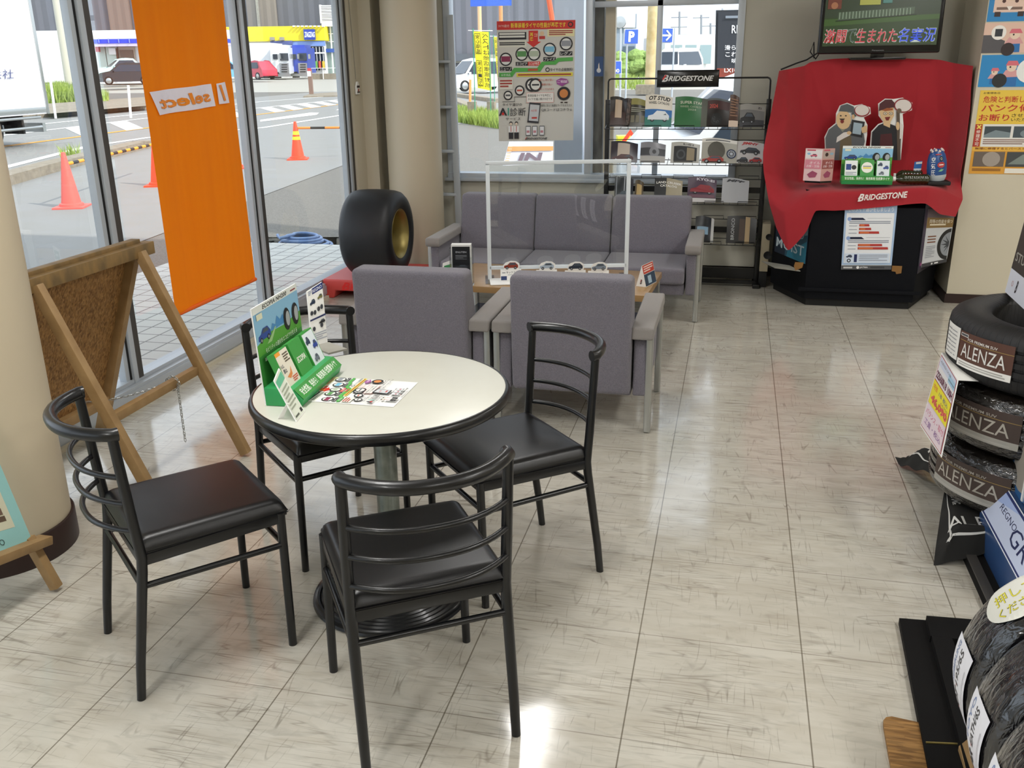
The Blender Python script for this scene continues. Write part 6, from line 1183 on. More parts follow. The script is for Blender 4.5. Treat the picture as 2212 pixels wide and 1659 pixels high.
def facing_box(b, xl, xr, yb, yt, d, depth, z0=None, mi=0, z1=None):
    L_, R_ = P(xl, yb, d=d), P(xr, yb, d=d); zt = P((xl+xr)/2, yt, d=d).z if z1 is None else z1; zb = (L_.z+R_.z)/2 if z0 is None else z0
    u = (R_-L_); u.z = 0; u.normalize(); n = V((-u.y, u.x, 0)); L0 = V((L_.x, L_.y, zb)); R0 = V((R_.x, R_.y, zb))
    vs = [L0, R0, R0+n*depth, L0+n*depth]; vs += [v+V((0, 0, zt-zb)) for v in vs]
    b.add(vs, [(0, 3, 2, 1), (4, 5, 6, 7), (0, 1, 5, 4), (1, 2, 6, 5), (2, 3, 7, 6), (3, 0, 4, 7)], mi); return L0, R0, n, zt
def bpart(name, m, t, args, **k): mb = MB(); facing_box(mb, *args, **k); return mb.build(name, m, t)
def buildings():
    d = 118; p = P(400, 150, d=d)
    t = thing('warehouse', 'huge dark grey ribbed warehouse filling the background behind the shops', 'building', (p.x, p.y, .3))
    bpart('wall', stripes_mat('ribbed_grey_cladding', '#6a6c74', '#5f6168', 1.2, 0, .5), t, (-200, 1205, 60, 60, d, 30), z0=.3, z1=34)
    bpart('light_panel', stripes_mat('ribbed_brown_cladding', '#8c847c', '#7f7871', .9, 0), t, (537, 600, 60, 60, d-.4, .3), z0=.3, z1=34)
    bpart('pipe', M['concrete'], t, (557, 562, 60, 60, d-.8, .3), z0=.3, z1=34)
    bpart('light_panel', stripes_mat('ribbed_brown_cladding_2', '#837269', '#7a6a62', .9, 0), t, (238, 285, 60, 60, d-.4, .3), z0=.3, z1=34)
    bpart('door_band', M['concrete'], t, (960, 1110, 135, 118, d-.5, .3)); bpart('shutter', fm('#5a5f66'), t, (972, 1040, 132, 116, d-.7, .3))
    d = 92; p = P(100, 160, d=d); t = thing('white_wall_building', 'low pale building left of the utility poles across the road', 'building', (p.x, p.y, .2)); bpart('wall', M['white'], t, (60, 196, 178, 66, d, 3))
    # convenience store
    d = 81; p = P(300, 178, d=d); t = thing('convenience_store', 'white convenience store with a blue stripe along its roof edge', 'building', (p.x, p.y, .15))
    wt = M['white']; bl = fm('#2347d6')
    bpart('wall', wt, t, (205, 470, 179, 98, d, 4)); bpart('fascia', wt, t, (195, 474, 84, 64, d-1.2, 5)); bpart('blue_stripe', bl, t, (195, 474, 92.5, 83, d-1.25, 5)); bpart('fascia_lower', fm('#cfc4e4'), t, (196, 474, 99, 92.5, d-1.2, 5))
    for x in (213, 234, 256, 279): bpart('stripe_divider', fm('#8fa4ea'), t, (x, x+1, 92.5, 83, d-1.35, .1))
    for x0, x1, c in ((216, 233, '#b9c8c0'), (235, 259, '#c0cec6'), (262, 296, '#b8a898')):
        o = bpart('window', fm(c), t, (x0, x1, 152, 101, d-.2, .1))
    bpart('poster', M['white'], t, (236, 252, 118, 104, d-.35, .05)); bpart('poster', fm('#5a3a2c'), t, (258, 262, 168, 104, d-.35, .05)); bpart('lantern', fm('#c83a4a'), t, (207, 213, 112, 100, d-.8, .4)); bpart('window', fm('#6a5a50'), t, (266, 294, 165, 108, d-.3, .1)) 
    # yellow shop
    d = 106; p = P(600, 165, d=d); t = thing('yellow_shop', 'large shop with a bright yellow roof band and a square blue sign', 'building', (p.x, p.y, .3)); ye = fm('#f2dd2a')
    bpart('wall', M['white'], t, (470, 703, 168, 88, d, 6)); bpart('yellow_band', ye, t, (470, 702, 89, 57, d-.6, 6.6)); bpart('blue_trim', fm('#7f9cd8'), t, (585, 702, 100, 89, d-.5, .4)); bpart('sign', fm('#2f46a8'), t, (657, 681, 86, 63, d-1, .3))
    a, b_ = P(658, 82, d=d-1.4), P(680, 82, d=d-1.4); e, f = P(680, 68, d=d-1.4), P(658, 68, d=d-1.4); S = Sheet(a, b_, e, f, eps=.02); S.txt('ZAGZAG', 0, .1, 1, .85, '#eef0f8', .04); S.done(t, 'sign_lettering')
    bpart('glazing', M['blueglass'], t, (655, 703, 152, 101, d-.3, .1))
    for x in range(658, 704, 7): bpart('mullion', M['white'], t, (x, x+1, 152, 101, d-.5, .1))
    bpart('transom', M['white'], t, (655, 703, 116, 113, d-.55, .1))
    for x, c in ((673, '#d8884a'), (681, '#6fae4a'), (689, '#d05a4a'), (697, '#e0c04a')): bpart('flyer', fm(c), t, (x, x+5, 148, 132, d-.6, .1))
    for x in (583, 604): bpart('roof_vent', M['concrete'], t, (x, x+8, 87, 80, d-1.2, .8))
    bpart('dark_band', fm('#55629a'), t, (584, 632, 96, 88, d-.7, .2))
    for x in range(632, 704, 9): bpart('roof_lamp', M['white'], t, (x, x+4, 58, 55, d-1, .8))
    d = 108; p = P(715, 160, d=d); t = thing('glass_tower', 'white louvred tower with a glazed entrance below, at the end of the yellow shop', 'building', (p.x, p.y, .3))
    for k in range(11): bpart('louvre', M['white'], t, (690+k*.3, 727, 13.5+k*3.4, 11.2+k*3.4, d-1, 3))
    bpart('post', M['white'], t, (692, 695, 50, 10, d-1.2, 3)); bpart('post', M['white'], t, (724, 727, 50, 10, d-1.2, 3)); bpart('collar', M['white'], t, (695, 728, 57, 47, d-1, 3.2))
    bpart('glass_wall', fm('#9fb2ac'), t, (704, 745, 168, 57, d, 5)); bpart('blue_sign', fm('#2f56a8'), t, (703, 742, 113, 105, d-.5, .3))
    for x in (719, 732): bpart('mullion', M['white'], t, (x, x+2.5, 158, 57, d-.4, .2))
    for y in (72, 89): bpart('transom', M['white'], t, (704, 745, y+1.5, y, d-.3, .2))
    # white building right side (through the back window)
    d = 88; p = P(1490, 160, d=d); t = thing('white_office', 'white two-window office building behind the parking sign', 'building', (p.x, p.y, .2)); bpart('wall', M['white'], t, (1434, 1620, 165, 74, d, 14)); 
    for x in (1448, 1479, 1511): bpart('window', fm('#8fa4a8'), t, (x, x+24, 138, 97, d-.3, .1))
    d = 90; p = P(1350, 150, d=d); t = thing('low_building', 'low grey and blue building left of the parking sign', 'building', (p.x, p.y, .2)); bpart('wall', fm('#8b97a6'), t, (1300, 1372, 160, 30, d, 10)); bpart('roof_band', M['white'], t, (1300, 1372, 60, 28, d-.3, .2)); 
    bpart('window', fm('#50606c'), t, (1345, 1370, 130, 100, d-.4, .2))
    t0 = thing('distant_trees', 'strip of distant green trees beyond the parked van', 'trees', tuple(P(1420, 150, d=95)))
    r = random.Random(2); b = MB()
    for k in range(90):
        p = P(1330+r.random()*110, 150, d=84+r.random()*4); p.z = .3+r.random()*1.6; b.lathe([(0, -.6), (.6, -.3), (.75, 0), (.5, .4), (0, .6)], 7, Mx.Translation(p))
    b.build('foliage', mat('foliage', '#86a058', .9, bump=(3, 1, .3)), t0)
buildings()
# ------------------------------------------------------------------ vehicles
def car(name, lb, cat, pos, ang, col, L=4.0, Wd=1.65, Hh=1.5, van=False, group=None, suv=False):
    t = thing(name, lb, cat, pos, ang, group); T = wm(t); pm = mat('car_paint', col, .25, coat=.6)
    if van: pr = [(0, .28), (.02, .75), (.2, .95), (.55, 1.0), (.95, Hh*.93), (1.25, Hh), (L-.25, Hh*.99), (L-.05, Hh*.7), (L, .3)]
    else: pr = [(0, .28), (.03, .62), (.25, .78), (.95, .92), (1.6, Hh*.94), (2.1, Hh), (L*.78, Hh*.97), (L-.35, Hh*.68), (L-.06, .8), (L, .3)]
    def body(b):
        b.T = T; n = len(pr)
        secs = [(-Wd/2, .0), (-Wd/2+.0, 0)]
        def pt(x, z, s):
            y = Wd/2-(max(0, z-.85)*.32); return (x-L/2, s*y, z)
        vs = [pt(x, z, -1) for x, z in pr]+[pt(x, z, 1) for x, z in pr]; b.add(vs, [list(range(n)), list(range(2*n-1, n-1, -1))]+[(i, (i+1) % n, (i+1) % n+n, i+n) for i in range(n)])
    sub('body', pm, t, body, bevel=.06, seg=3)
    gl = M['blueglass']
    gz = [(x-L/2, z) for x, z in (((.62, 1.0), (.98, Hh*.9), (L-.35, Hh*.92), (L-.2, Hh*.68), (L-.25, 1.0)) if van else ((1.05, .93), (1.62, Hh*.92), (L*.77, Hh*.92), (L-.5, Hh*.68), (L-.6, .93)))]
    for s in (-1, 1):
        sub('side_glass', gl, t, lambda b: (setattr(b, 'T', T), b.add([(x, s*(Wd/2-max(0, z-.85)*.32+.012), z) for x, z in gz], [list(range(len(gz)))])))
    wi = [(.9, .93), (1.58, Hh*.93)] if not van else [(.55, 1.02), (.94, Hh*.9)]
    sub('windscreen', gl, t, lambda b: (setattr(b, 'T', T), b.add([(wi[0][0]-L/2-.02, -Wd/2+.1, wi[0][1]+.03), (wi[0][0]-L/2-.02, Wd/2-.1, wi[0][1]+.03), (wi[1][0]-L/2-.02, Wd/2-.26, wi[1][1]+.02), (wi[1][0]-L/2-.02, -Wd/2+.26, wi[1][1]+.02)], [(0, 1, 2, 3)])))
    for x in (L*.19, L*.8):
        for s in (-1, 1):
            sub('wheel', M['black'], t, lambda b: (setattr(b, 'T', T), b.lathe([(0, -.1), (.24, -.1), (.3, -.08), (.305, .08), (.24, .1), (.2, .09), (0, .09)], 22, Mx.Translation((x-L/2, s*(Wd/2-.08), .31)) @ Mx.Rotation(-s*pi/2, 4, 'X'))), smooth=50)
            sub('hubcap', M['chrome'], t, lambda b: (setattr(b, 'T', T), b.lathe([(0, .112), (.17, .105), (.19, .095), (0, .095)], 18, Mx.Translation((x-L/2, s*(Wd/2-.08), .31)) @ Mx.Rotation(-s*pi/2, 4, 'X'))), smooth=50)
    for s in (-1, 1):
        sub('headlight', fm('#dfe4e8', .1), t, lambda b: (setattr(b, 'T', T), b.box((.04-L/2, s*(Wd/2-.25), .68), (.08, .34, .14))))
        sub('mirror', pm, t, lambda b: (setattr(b, 'T', T), b.box((1.15-L/2, s*(Wd/2+.08), .98), (.1, .16, .12))), bevel=.02)
    return t
def vehicles():
    vd = math.atan2(fw.y, fw.x)  # facing away direction
    def face(x, yb, d, turn): p = P(x, yb, d=d); a = math.atan2(p.y-CAM.y, p.x-CAM.x); return (p.x, p.y, p.z), a+turn
    # a car's local front is -x
    p, a = face(276, 183, 72, -pi/2); car('parked_car', 'black hatchback parked before the convenience store, facing left', 'car', p, a, '#131419', 4.0)
    p, a = face(262, 172, 77, -pi/2+.2); car('parked_car', 'pale mint car parked behind the black hatchback at the store', 'car', p, a, '#b9d6d0', 3.4, Hh=1.55)
    p, a = face(500, 172, 88, pi/2); car('parked_car', 'light blue small car on the far lot beside the orange banner', 'car', p, a, '#74bfe0', 3.3, Hh=1.6)
    p, a = face(558, 172, 86, -pi/2-.9); car('parked_car', 'small red car on the far lot before the white truck', 'car', p, a, '#c01f3a', 3.3, Hh=1.55)
    p, a = face(1035, 196, 56, -pi/2+.5); car('parked_car', 'white sport utility car on the road outside the back window', 'car', p, a, '#e4e6e8', 4.5, 1.85, 1.72)
    p, a = face(1462, 176, 62, -.5); car('parked_van', 'white van parked beyond the wooden pole and the parking sign', 'van', p, a, '#e9ebec', 3.9, 1.75, 1.95, van=True)
    q = P(1640, 330, d=9.2); car('parked_van', 'white van close outside, at the right edge of the back window', 'van', (q.x+.55, q.y+.6, GZ), .25, '#e6e8ea', 3.7, 1.6, 1.55, van=True)
    # trucks on the far lot
    def truck(lb, xc, yb, d, col, xb0, xb1, boxcol):
        p = P(xc, yb, d=d); t = thing('truck', lb, 'truck', tuple(p)); pm = mat('truck_paint', col, .3, coat=.5)
        if xb0 is not None: bpart('cargo_box', mat('cargo_box_paint', boxcol, .5), t, (xb0, xb1, yb-8, 93, d+1, 5)); [bpart('wheel', M['black'], t, (x, x+9, yb, yb-13, d+.8, 1)) for x in (xb1-34, xb1-20)]
        bpart('cab', pm, t, (xc-20, xc+18, yb-10, 103, d, 4)); bpart('roof_fairing', pm, t, (xc-17, xc+10, 104, 97, d+.6, 3))
        bpart('windscreen', M['blueglass'], t, (xc-3, xc+15, 131, 115, d-.1, .1)); bpart('side_window', M['blueglass'], t, (xc-18, xc-8, 128, 117, d-.1, .1)); bpart('grille', M['chrome'], t, (xc-2, xc+17, yb-4, 136, d-.2, .3))
        for k in range(4): bpart('grille_bar', M['black'], t, (xc, xc+12, 141+5*k, 139+5*k, d-.3, .1))
        for x in (xc-6, xc+18): bpart('mirror', M['chrome'], t, (x, x+4, 127, 117, d-.8, .4))
        bpart('bumper', M['chrome'], t, (xc-20, xc+18, yb-3, yb-9, d-.3, .4)); bpart('wheel', M['black'], t, (xc-16, xc-5, yb, yb-13, d-.1, 1))
    truck('white lorry with a chrome grille parked left of the blue one', 608, 169, 94, '#e4e6e6', 500, 590, '#d9dce0')
    truck('blue lorry with chrome grille parked right of the white one before the yellow shop', 648, 168, 96, '#2b49b4', None, None, '#fff')
    # the near truck
    X = -15.9; q0, q1 = P(102, 245, X=X), P(88, 120, X=X); ye = (q0.y+q1.y)/2; z0 = P(100, 246, X=X).z; t = thing('box_truck', 'white box lorry passing on the near lane, cut off by the left edge', 'truck', (X, ye-3, GZ))
    sub('cargo_box', mat('glossy_white_box', '#f2f3f6', .3, coat=.3), t, lambda b: b.span((X-2.3, ye-7.5, z0), (X, ye, 3.9)), bevel=.03)
    sub('edge_trim', M['chrome'], t, lambda b: (b.span((X-.0, ye-7.5, z0+.04), (X+.02, ye, z0+.16)), b.span((X, ye-.07, z0), (X+.025, ye+.01, 3.9))), bevel=.005)
    sub('chassis', M['black'], t, lambda b: b.span((X-2.0, ye-7.3, GZ+.5), (X-.5, ye-.4, z0)))
    for k in range(3): z = GZ+.42+.22*k; sub('side_rail', M['chrome'], t, lambda b: b.tube([(X-.05, ye-3.2, z), (X-.05, ye-.25, z)], .035, 10), smooth=True)
    sub('rear_guard', M['chrome'], t, lambda b: b.span((X-2.1, ye-.15, GZ+.3), (X-.1, ye-.05, GZ+.5)))
    sub('mudguard', M['black'], t, lambda b: b.span((X-.6, ye-.8, GZ+.3), (X-.1, ye-.74, GZ+.95)))
    for yy in (-1.6, -6.2): sub('wheel', M['black'], t, lambda b: b.lathe([(0, -.15), (.3, -.15), (.42, -.1), (.42, .1), (.3, .15), (0, .15)], 30, Mx.Translation((X-.4, ye+yy, GZ+.42)) @ Mx.Rotation(pi/2, 4, 'Y')), smooth=50)
    for nm, zz in (('tail_lamp', .95),): sub(nm, fm('#d8722c'), t, lambda b: b.span((X-.12, ye-.08, GZ+zz-.1), (X+.0, ye+.0, GZ+zz)))
    a, b_ = P(-22, 172, X=X+.012), P(28, 170, X=X+.012); c, e = P(27, 150, X=X+.012), P(-22, 150, X=X+.012)
    S = Sheet(a, b_, c, e, eps=.006); S.txt('会社', 0, 0, 1, 1, '#4a4f7a', .01); S.done(t, 'lettering')
vehicles()
def street():
    cone_m = {}
    def cone(lb, x, y, m, band, tip=None, h=.70):
        p = P(x, y, z=GZ); t = thing('traffic_cone', lb, 'traffic cone', (p.x, p.y, GZ), .3, 'traffic cones along the kerb'); T = Mx.Translation((p.x, p.y, GZ))
        sub('cone', m, t, lambda b: b.lathe([(.15, .03), (.145, .06), (.12, .07), (.028, h-.02), (.022, h), (0, h)], 32, T), smooth=40)
        sub('base', m, t, lambda b: (setattr(b, 'T', T @ Mx.Rotation(.35, 4, 'Z')), b.span((-.19, -.19, .0), (.19, .19, .03))), bevel=.008)
        if band:
            for z0, z1 in ((h*.66, h*.75), (h*.53, h*.61)):
                r = lambda z: .122-(z-.07)*(.122-.028)/(h-.09)+.002
                sub('reflective_band', M['yellow'], t, lambda b: b.lathe([(r(z0), z0), (r(z1), z1)], 32, T), smooth=40)
        return p
    a = cone('glass-tinted pink traffic cone in the left window pane, nearest of the cones', 156, 449, M['pinkcone'], False)  # pinkish cast of the window glass put into the cone's colour
    b_ = cone('orange traffic cone with two yellow bands, right of the orange banner', 644, 345, M['cone'], True)
    c = cone('red traffic cone mostly hidden behind the left edge of the orange banner', 345, 402, M['cone'], False); d = cone('red traffic cone hidden behind the right edge of the orange banner', 507, 364, M['cone'], False)
    sm = stripes_mat('yellow_black_stripes', '#1c1a18', '#f2a32a', .36, 1, .5)
    for nm, p, q, lb in (('barrier_bar', (140, 346), (330, 312), 'yellow and black striped bar between the pink cone and the banner'), ('barrier_bar', (640, 271), (775, 275), 'orange and black striped bar running right from the banded cone')):
        z = .42 if p[0] < 500 else .40; A, B = P(*p, z=z), P(*q, z=z)
        if p[0] > 500: A = V((b_.x, b_.y+.03, .43)); B = P(790, 275, d=(A-CAM).dot(V((sin(YAW), cos(YAW), 0)))+.2)
        else: A = V((a.x, a.y+.03, .40)); B = P(330, 312, d=(A-CAM).dot(V((sin(YAW), cos(YAW), 0)))+3.6)
        o = MB().tube([A, B], .022, 12).build(nm, sm if p[0] < 500 else stripes_mat('orange_black_stripes', '#26231f', '#e88a3a', .5, 0, .5), smooth=40, origin=tuple(A)); tag(o, lb, 'barrier')
    # hose on a mat
    q = [P(562, 548, z=GZ+.004), P(735, 546, z=GZ+.004), P(738, 519, z=GZ+.004), P(575, 505, z=GZ+.004)]
    q = [P(548, 545, z=GZ), P(740, 560, z=GZ), P(742, 512, z=GZ), P(562, 512, z=GZ)]
    tag(MB().add(q, [(0, 1, 2, 3)]).build('grey_slab', M['concrete'], solid=-.06, origin=tuple(q[0])), 'pale concrete slab outside the window carrying the coiled hose', 'slab')
    h = P(657, 530, z=GZ+.03); pts = []
    for k in range(260):
        a_ = k/260*2*pi*4.6; r = .26-.028*(k/57)+.02*sin(a_*.37+1); pts.append(h+V((r*.98*cos(a_)+.02*sin(k*.03), r*.85*sin(a_), -.0+.022*(k/57)+.012*sin(a_*.5)**2)))
    pts += [P(604, 515, z=GZ+.14), P(600, 508, z=GZ+.15)]
    tag(MB().tube(pts, .0165, 8).build('garden_hose', mat('blue_hose', '#5f7fb0', .4, var=('#7f9cc4', 20, 1)), smooth=50, origin=tuple(h)), 'coiled blue grey hose lying on the slab outside the window', 'hose')
    # poles
    def pole(lb, x0, x1, yb, d, r, m, name='utility_pole', ht=9):
        p = P((x0+x1)/2, yb, d=d); o = MB().lathe([(r*1.1, 0), (r*.85, ht), (0, ht)], 20, Mx.Translation((p.x, p.y, min(p.z, GZ+.3)))).build(name, m, smooth=40, origin=(p.x, p.y, p.z)); tag(o, lb, 'pole', 'poles outside'); return p
    pole('thick pale concrete utility pole left of the dark one across the road', 146, 160, 185, 52, .24, mat('pale_pole', '#cfcbb8', .8)); pole('dark grey pole right of the pale concrete pole', 163, 176, 196, 50, .17, mat('grey_pole', '#5c5f5e', .8))
    pole('cream wooden pole outside the back window behind the rack sign', 1394, 1416, 190, 50, .27, mat('wood_pole', '#d9c79c', .8, var=('#b59a62', 2, 1)))
    tag(MB().span(P(1373, 195, d=49)+V((0, 0, -.2)), P(1420, 182, d=50)).build('pole_footing', M['kerb'], origin=tuple(P(1395, 195, d=50))), 'grey concrete footing round the cream pole', 'footing')
    # fence and posts
    p = P(120, 178, d=62); t = thing('mesh_fence', 'white mesh fence panel with posts behind the weeds', 'fence', tuple(p))
    for x in (97, 117, 139): bpart('post', M['white'], t, (x, x+1.2, 180, 136, 62, .05), z0=-.1)
    for k in range(12): bpart('rail', M['white'], t, (97, 140, 137.6+k*3.6, 137+k*3.6, 62, .03))
    for x0, x1, y0, y1, lb in ((104, 108, 137, 224, 'white leaning guard post in the weeds across the road'), (277, 281, 184, 234, 'white guard post at the far kerb just left of the orange banner')):
        p = P(x1+8 if x0 < 200 else x1, y1, d=34); q = P(x0, y0, d=34); g = p+(p-q).normalized()*.5; tag(MB().tube([g, q], .045, 10).build('guard_post', M['white'], smooth=40, origin=tuple(g)), lb, 'post', 'white guard posts')
    # brown sign post on the island
    p = P(672, 202, d=56); t = thing('sign_post', 'brown square post with a small red and white sign on the traffic island', 'sign', tuple(p)); bpart('post', fm('#8a6f62'), t, (668, 676, 203, 150, 56, .25)); bpart('sign', fm('#c9414a'), t, (664, 672, 153, 147, 55.8, .03)); bpart('notice', M['white'], t, (664, 672, 165, 153.5, 55.8, .03))
    # island wall with railing
    p = P(720, 172, d=92); t = thing('railing', 'white railing on a low grey wall before the glazed tower', 'railing', tuple(p)); bpart('low_wall', M['kerb'], t, (672, 745, 171, 159, 92, .4)); bpart('rail', M['white'], t, (672, 745, 147.5, 146.5, 92, .1))
    for x in (698, 735): bpart('post', M['white'], t, (x, x+1.5, 171, 146, 91.8, .1))
    # ---- through the back window
    def plate(lb, name, cat, corners, d, col, arts=None, th=.03, group=None):
        pts = [P(x, y, d=d) for x, y in corners]; S = Sheet(*pts, eps=.004); tag(S.body(name, fm(col), th), lb, cat, group); 
        if arts: arts(S)
        S.done(); return S.o
    def flag(lb, x0, x1, y0, y1, d, txts):
        bl, br, tr, tl = P(x0+10, y1-6, d=d), P(x1, y1, d=d), P(x1-5, y0+1, d=d), P(x0, y0, d=d); t = thing('banner_flag', lb, 'flag', (bl.x, bl.y, GZ), group='yellow banner flags')
        S = Sheet(bl, br, tr, tl, eps=.006); S.body('cloth', fm('#f0e428'), .01, t)
        S.rect(.06, .62, .42, .97, '#2a2a1c'); S.rect(.08, .63, .40, .96, '#e6d828'); S.rect(.06, .05, .42, .5, '#2a2a1c'); S.rect(.08, .06, .40, .49, '#e6d828')
        for i, ch in enumerate('安心価格'): S.txt(ch, .12, .88-.083*i, .24, .07, '#2a2a1c', .02, mirror=True)
        for i, ch in enumerate('安心サービス'): S.txt(ch, .12, .42-.072*i, .24, .06, '#2a2a1c', .02, mirror=True)
        for i, ch in enumerate('ベストは他店徹底対抗'): S.txt(ch, .54, .89-.094*i, .38, .08, '#26261c', .03, mirror=True)
        S.done(t)
        for q in (tl, tr): sub('pole', fm('#2f8f6a'), t, lambda b: b.tube([V((q.x, q.y, GZ)), V((q.x, q.y, q.z+.08))], .014, 8), smooth=40)
        sub('crossbar', M['white'], t, lambda b: b.tube([tl+V((-.15, 0, .03)), tr+V((.1, 0, .03))], .012, 8))
    flag('yellow banner flag with mirrored black Japanese lettering, the nearer of the two outside', 1022, 1062, 68, 196, 29, None)
    flag('yellow banner flag partly hidden behind the nearer one outside', 1066, 1090, 80, 190, 36, None)
    p = P(1015, 222, d=38); t = thing('orange_marker', 'short orange road marker post outside the back window', 'post', (p.x, p.y, GZ)); sub('post', fm('#e8a05a'), t, lambda b: b.tube([V((p.x, p.y, GZ)), P(1016, 172, d=38)], .05, 10), smooth=40)
    for x, c, lb in ((1039, '#d9b48a', 'left tan pole behind the yellow flags'), (1084, '#c98a54', 'right tan pole behind the yellow flags')):
        p = P(x, 170, d=70); tag(MB().tube([V((p.x, p.y, 0)), V((p.x, p.y, 9))], .14, 10).build('utility_pole', fm(c), smooth=40, origin=(p.x, p.y, 0)), lb, 'pole')
    plate('blue road sign board at the top of the back window, above the yellow flag', 'road_sign', 'sign', [(1016, 14), (1105, 12), (1105, -20), (1016, -20)], 45, '#3560c0')
    # kerbs outside the back window
    b = MB()
    for pq in (((965, 214), (1076, 262)), ((962, 205), (1078, 222))): A, B = P(*pq[0], z=GZ), P(*pq[1], z=GZ); b.bar(A+V((0, 0, .08)), B+V((0, 0, .08)), .4, .18)
    struct('kerb_3', b, M['kerb'])
    for x in (1020, 1062): p = P(x, 238, d=30); tag(MB().span(p+V((-.12, -.12, -.1)), p+V((.12, .12, .25))).build('flag_weight', M['kerb'], origin=tuple(p)), 'grey concrete block at the foot of a yellow flag outside', 'block', 'concrete flag blocks')
    # white IN sign on the ground
    def ins(S):
        S.rect(0, .62, 1, .82, '#e8a66a'); S.txt('IN', .28, .12, .5, .42, '#7f6f78', .04, .1)
        for k in range(8): S.rect(.02, .1+.1*k, .1, .14+.1*k, '#e8c49a')
    plate('white sign reading IN with an orange band, standing outside the back window', 'entrance_sign', 'sign', [(1086, 358), (1194, 354), (1195, 307), (1100, 307)], 15.2, '#eceaf0', ins, .1)
    # pale pillar just outside
    y0 = 6.3; a, b_ = P(1197, 300, Y=y0), P(1258, 300, Y=y0); struct('wall_outer_pier', MB().span((a.x, y0, GZ), (b_.x, y0+.4, 3.2)), mat('bluish_white_wall', '#b3bcca', .8))
    a, b_ = P(1282, 200, Y=BY+.25), P(1304, 200, Y=BY+.25); struct('wall_outer_column', MB().span((a.x, BY+.2, GZ), (b_.x, BY+.5, 3)), mat('dirty_concrete', '#6f6d66', .9, var=('#4f4d48', 12, 2, (1, 1, .4))))
    a, b_ = P(1306, 200, Y=BY+.2), P(1328, 200, Y=BY+.2); tag(MB().span((a.x, BY+.17, .45), (b_.x, BY+.24, 3)).build('downpipe', M['paint'], bevel=.01, origin=(a.x, BY+.2, 0)), 'cream rectangular downpipe outside, left of the magazine rack', 'pipe')
    tag(MB().tube([V((P(1194, 48, d=60).x, P(1194, 48, d=60).y, GZ)), P(1193, 44, d=60), P(1184, -12, d=60)], .16, 8).build('crane_arm', fm('#d8603a'), smooth=40), 'orange mast leaning above the top right corner of the poster outside', 'mast')
    # parking signs
    def ps(S): S.rect(.05, .05, .95, .95, '#3f66c4'); S.txt('P', .3, .16, .42, .68, '#f2f4f8', .05)
    def pa(S): S.rect(.05, .05, .95, .95, '#3f66c4'); S.rect(.15, .44, .75, .56, '#f2f4f8'); S.poly([(.5, .8), (.58, .86), (.9, .5), (.58, .14), (.5, .2), (.76, .5)], '#f2f4f8')
    def po(S): S.rect(.08, .05, .92, .95, '#3a62c8'); S.txt('00', .15, .1, .6, .3, '#f2f4f8', .03)
    for lb, cs, ar, pl_ in (('blue parking sign with a white P behind the rack sign', [(1347, 96), (1379, 96), (1380, 62), (1349, 62)], ps, 1352), ('blue sign with a white right-pointing arrow beside the cream pole', [(1421, 93), (1453, 93), (1455, 60), (1423, 60)], pa, 1452), ('small blue price sign low at the left of the rack outside', [(1322, 160), (1343, 160), (1343, 131), (1322, 131)], po, 1340)):
        t = thing('parking_sign', lb, 'sign', (P(cs[0][0], 190, d=38).x, P(cs[0][0], 190, d=38).y, GZ)); pts = [P(x, y, d=38) for x, y in cs]; S = Sheet(*pts, eps=.008); S.body('plate', M['white'], .04, t); ar(S); S.done()
        q = P(pl_, 190, d=38.3); sub('post', M['alu'], t, lambda b: b.tube([V((q.x, q.y, GZ)), V((q.x, q.y, pts[2].z))], .035, 10), smooth=40)
    mm = thing('traffic_mirror', 'round traffic mirror on a thin grey post above the parking sign', 'mirror', (P(1340, 190, d=40.3).x, P(1340, 190, d=40.3).y, GZ)); (MB().lathe([(0, 0), (.22, .01), (.24, .05), (.22, .09), (0, .1)], 24, Mx.Translation(P(1340, 48, d=40)) @ Mx.Rotation(pi/2, 4, 'X')).build('mirror', M['chrome'], mm, smooth=40))
    q = P(1340, 190, d=40.3); MB().tube([V((q.x, q.y, GZ)), P(1341, 40, d=40.3)], .04, 8).build('post', M['alu'], mm, smooth=40)
    # black banner with white lettering
    def bb(S):
        S.rect(.04, .02, .96, .98, '#262a32'); S.rect(.04, .02, .96, .30, '#8a3a28'); S.disc(.9, .12, .3, '#e0643a', ry=.12); S.txt('REGNO', .35, .72, 1.0*.6, .10, '#f0f0f2', .01)
        S.txt('滑らかさと、', .2, .52, .72, .06, '#f0f0f2', .03); S.txt('これからの', .22, .44, .7, .06, '#f0f0f2', .03); S.txt('味わって', .36, .36, .5, .06, '#f0f0f2', .03); S.txt('LX100', .2, .25, .35, .05, '#f0e6e0', .02); S.rect(.2, .9, .9, .93, '#7f8790'); WHEEL(S, .35, .06, .2, '#15161a', '#b9bdc4')
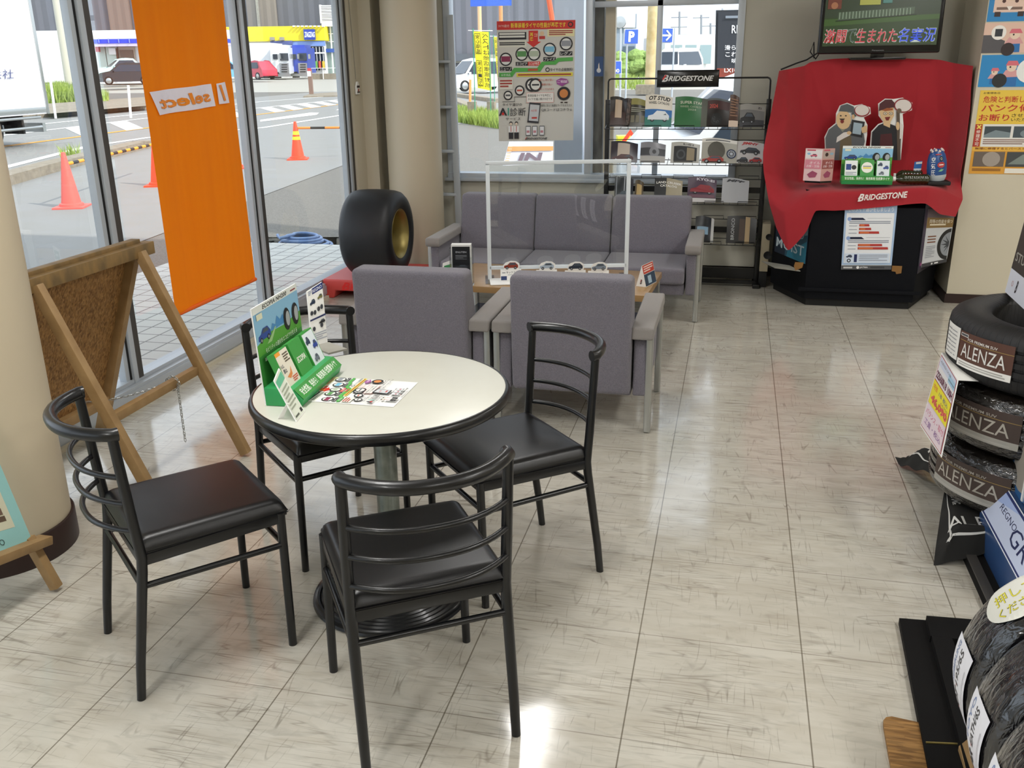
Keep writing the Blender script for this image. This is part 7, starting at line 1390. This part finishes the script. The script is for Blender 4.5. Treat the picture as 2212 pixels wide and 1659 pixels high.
    o = plate('black tyre advertising banner with white Japanese lettering outside the back window', 'advertising_banner', 'banner', [(1543, 200), (1640, 200), (1644, 20), (1547, 22)], 19, '#1d2128', bb, .03)
    q = P(1546, 280, d=19.1); sub('pole', M['alu'], o, lambda b: b.tube([V((q.x, q.y, GZ)), V((q.x, q.y, P(1546, 18, d=19.1).z))], .02, 8))
    # warning triangle
    t = thing('warning_triangle', 'red warning triangle before a yellow box on the ground outside', 'warning triangle', (P(1355, 312, z=GZ).x, P(1355, 312, z=GZ).y, GZ)); d = 17.6
    A, B, C_ = P(1335, 316, d=d), P(1386, 316, d=d), P(1362, 279, d=d)
    sub('triangle', fm('#ee4a2c'), t, lambda b: b.add([A, B, C_, A.lerp((A+B+C_)/3, .55), B.lerp((A+B+C_)/3, .55), C_.lerp((A+B+C_)/3, .55)], [(0, 1, 4, 3), (1, 2, 5, 4), (2, 0, 3, 5)]), solid=.02)
    bpart('box', fm('#d8d83a'), t, (1334, 1390, 318, 294, d+.5, .3))
    for k in range(5): 
        if k == 0: p = P(1532, 305, d=17); t = thing('bollard', 'red and white striped plastic bollard outside behind the magazines', 'bollard', (p.x, p.y, GZ))
        A = P(1522+2.6*k, 268+9*k, d=17); B = P(1522+2.6*(k+1), 268+9*(k+1), d=17); B = V((B.x, B.y, GZ)) if k == 4 else B; sub('band', fm('#c8505a') if k % 2 else M['white'], t, lambda b: b.tube([A, B], .03, 10), smooth=40)
    # thin street poles on the skyline
    for x, y0, lb in ((1468, 25, 'thin utility pole with crossarms on the skyline left of the black banner'), (1515, 32, 'thin street lamp on the skyline beside the black banner'), (1535, 50, 'short far pole on the skyline nearest the black banner')):
        a, b_ = P(x, 140, d=110), P(x, y0, d=110); a.z = .15; t = thing('skyline_pole', lb, 'pole', tuple(a), group='skyline poles'); sub('pole', fm('#8a9096'), t, lambda b: b.tube([a, b_], .12, 8))
        sub('crossarm', fm('#8a9096'), t, lambda b: [b.bar(b_+V((-.9, 0, -k)), b_+V((.9, 0, -k)), .1, .1) for k in ((.6, 1.6, 2.4) if x == 1468 else (.3,))])
street()
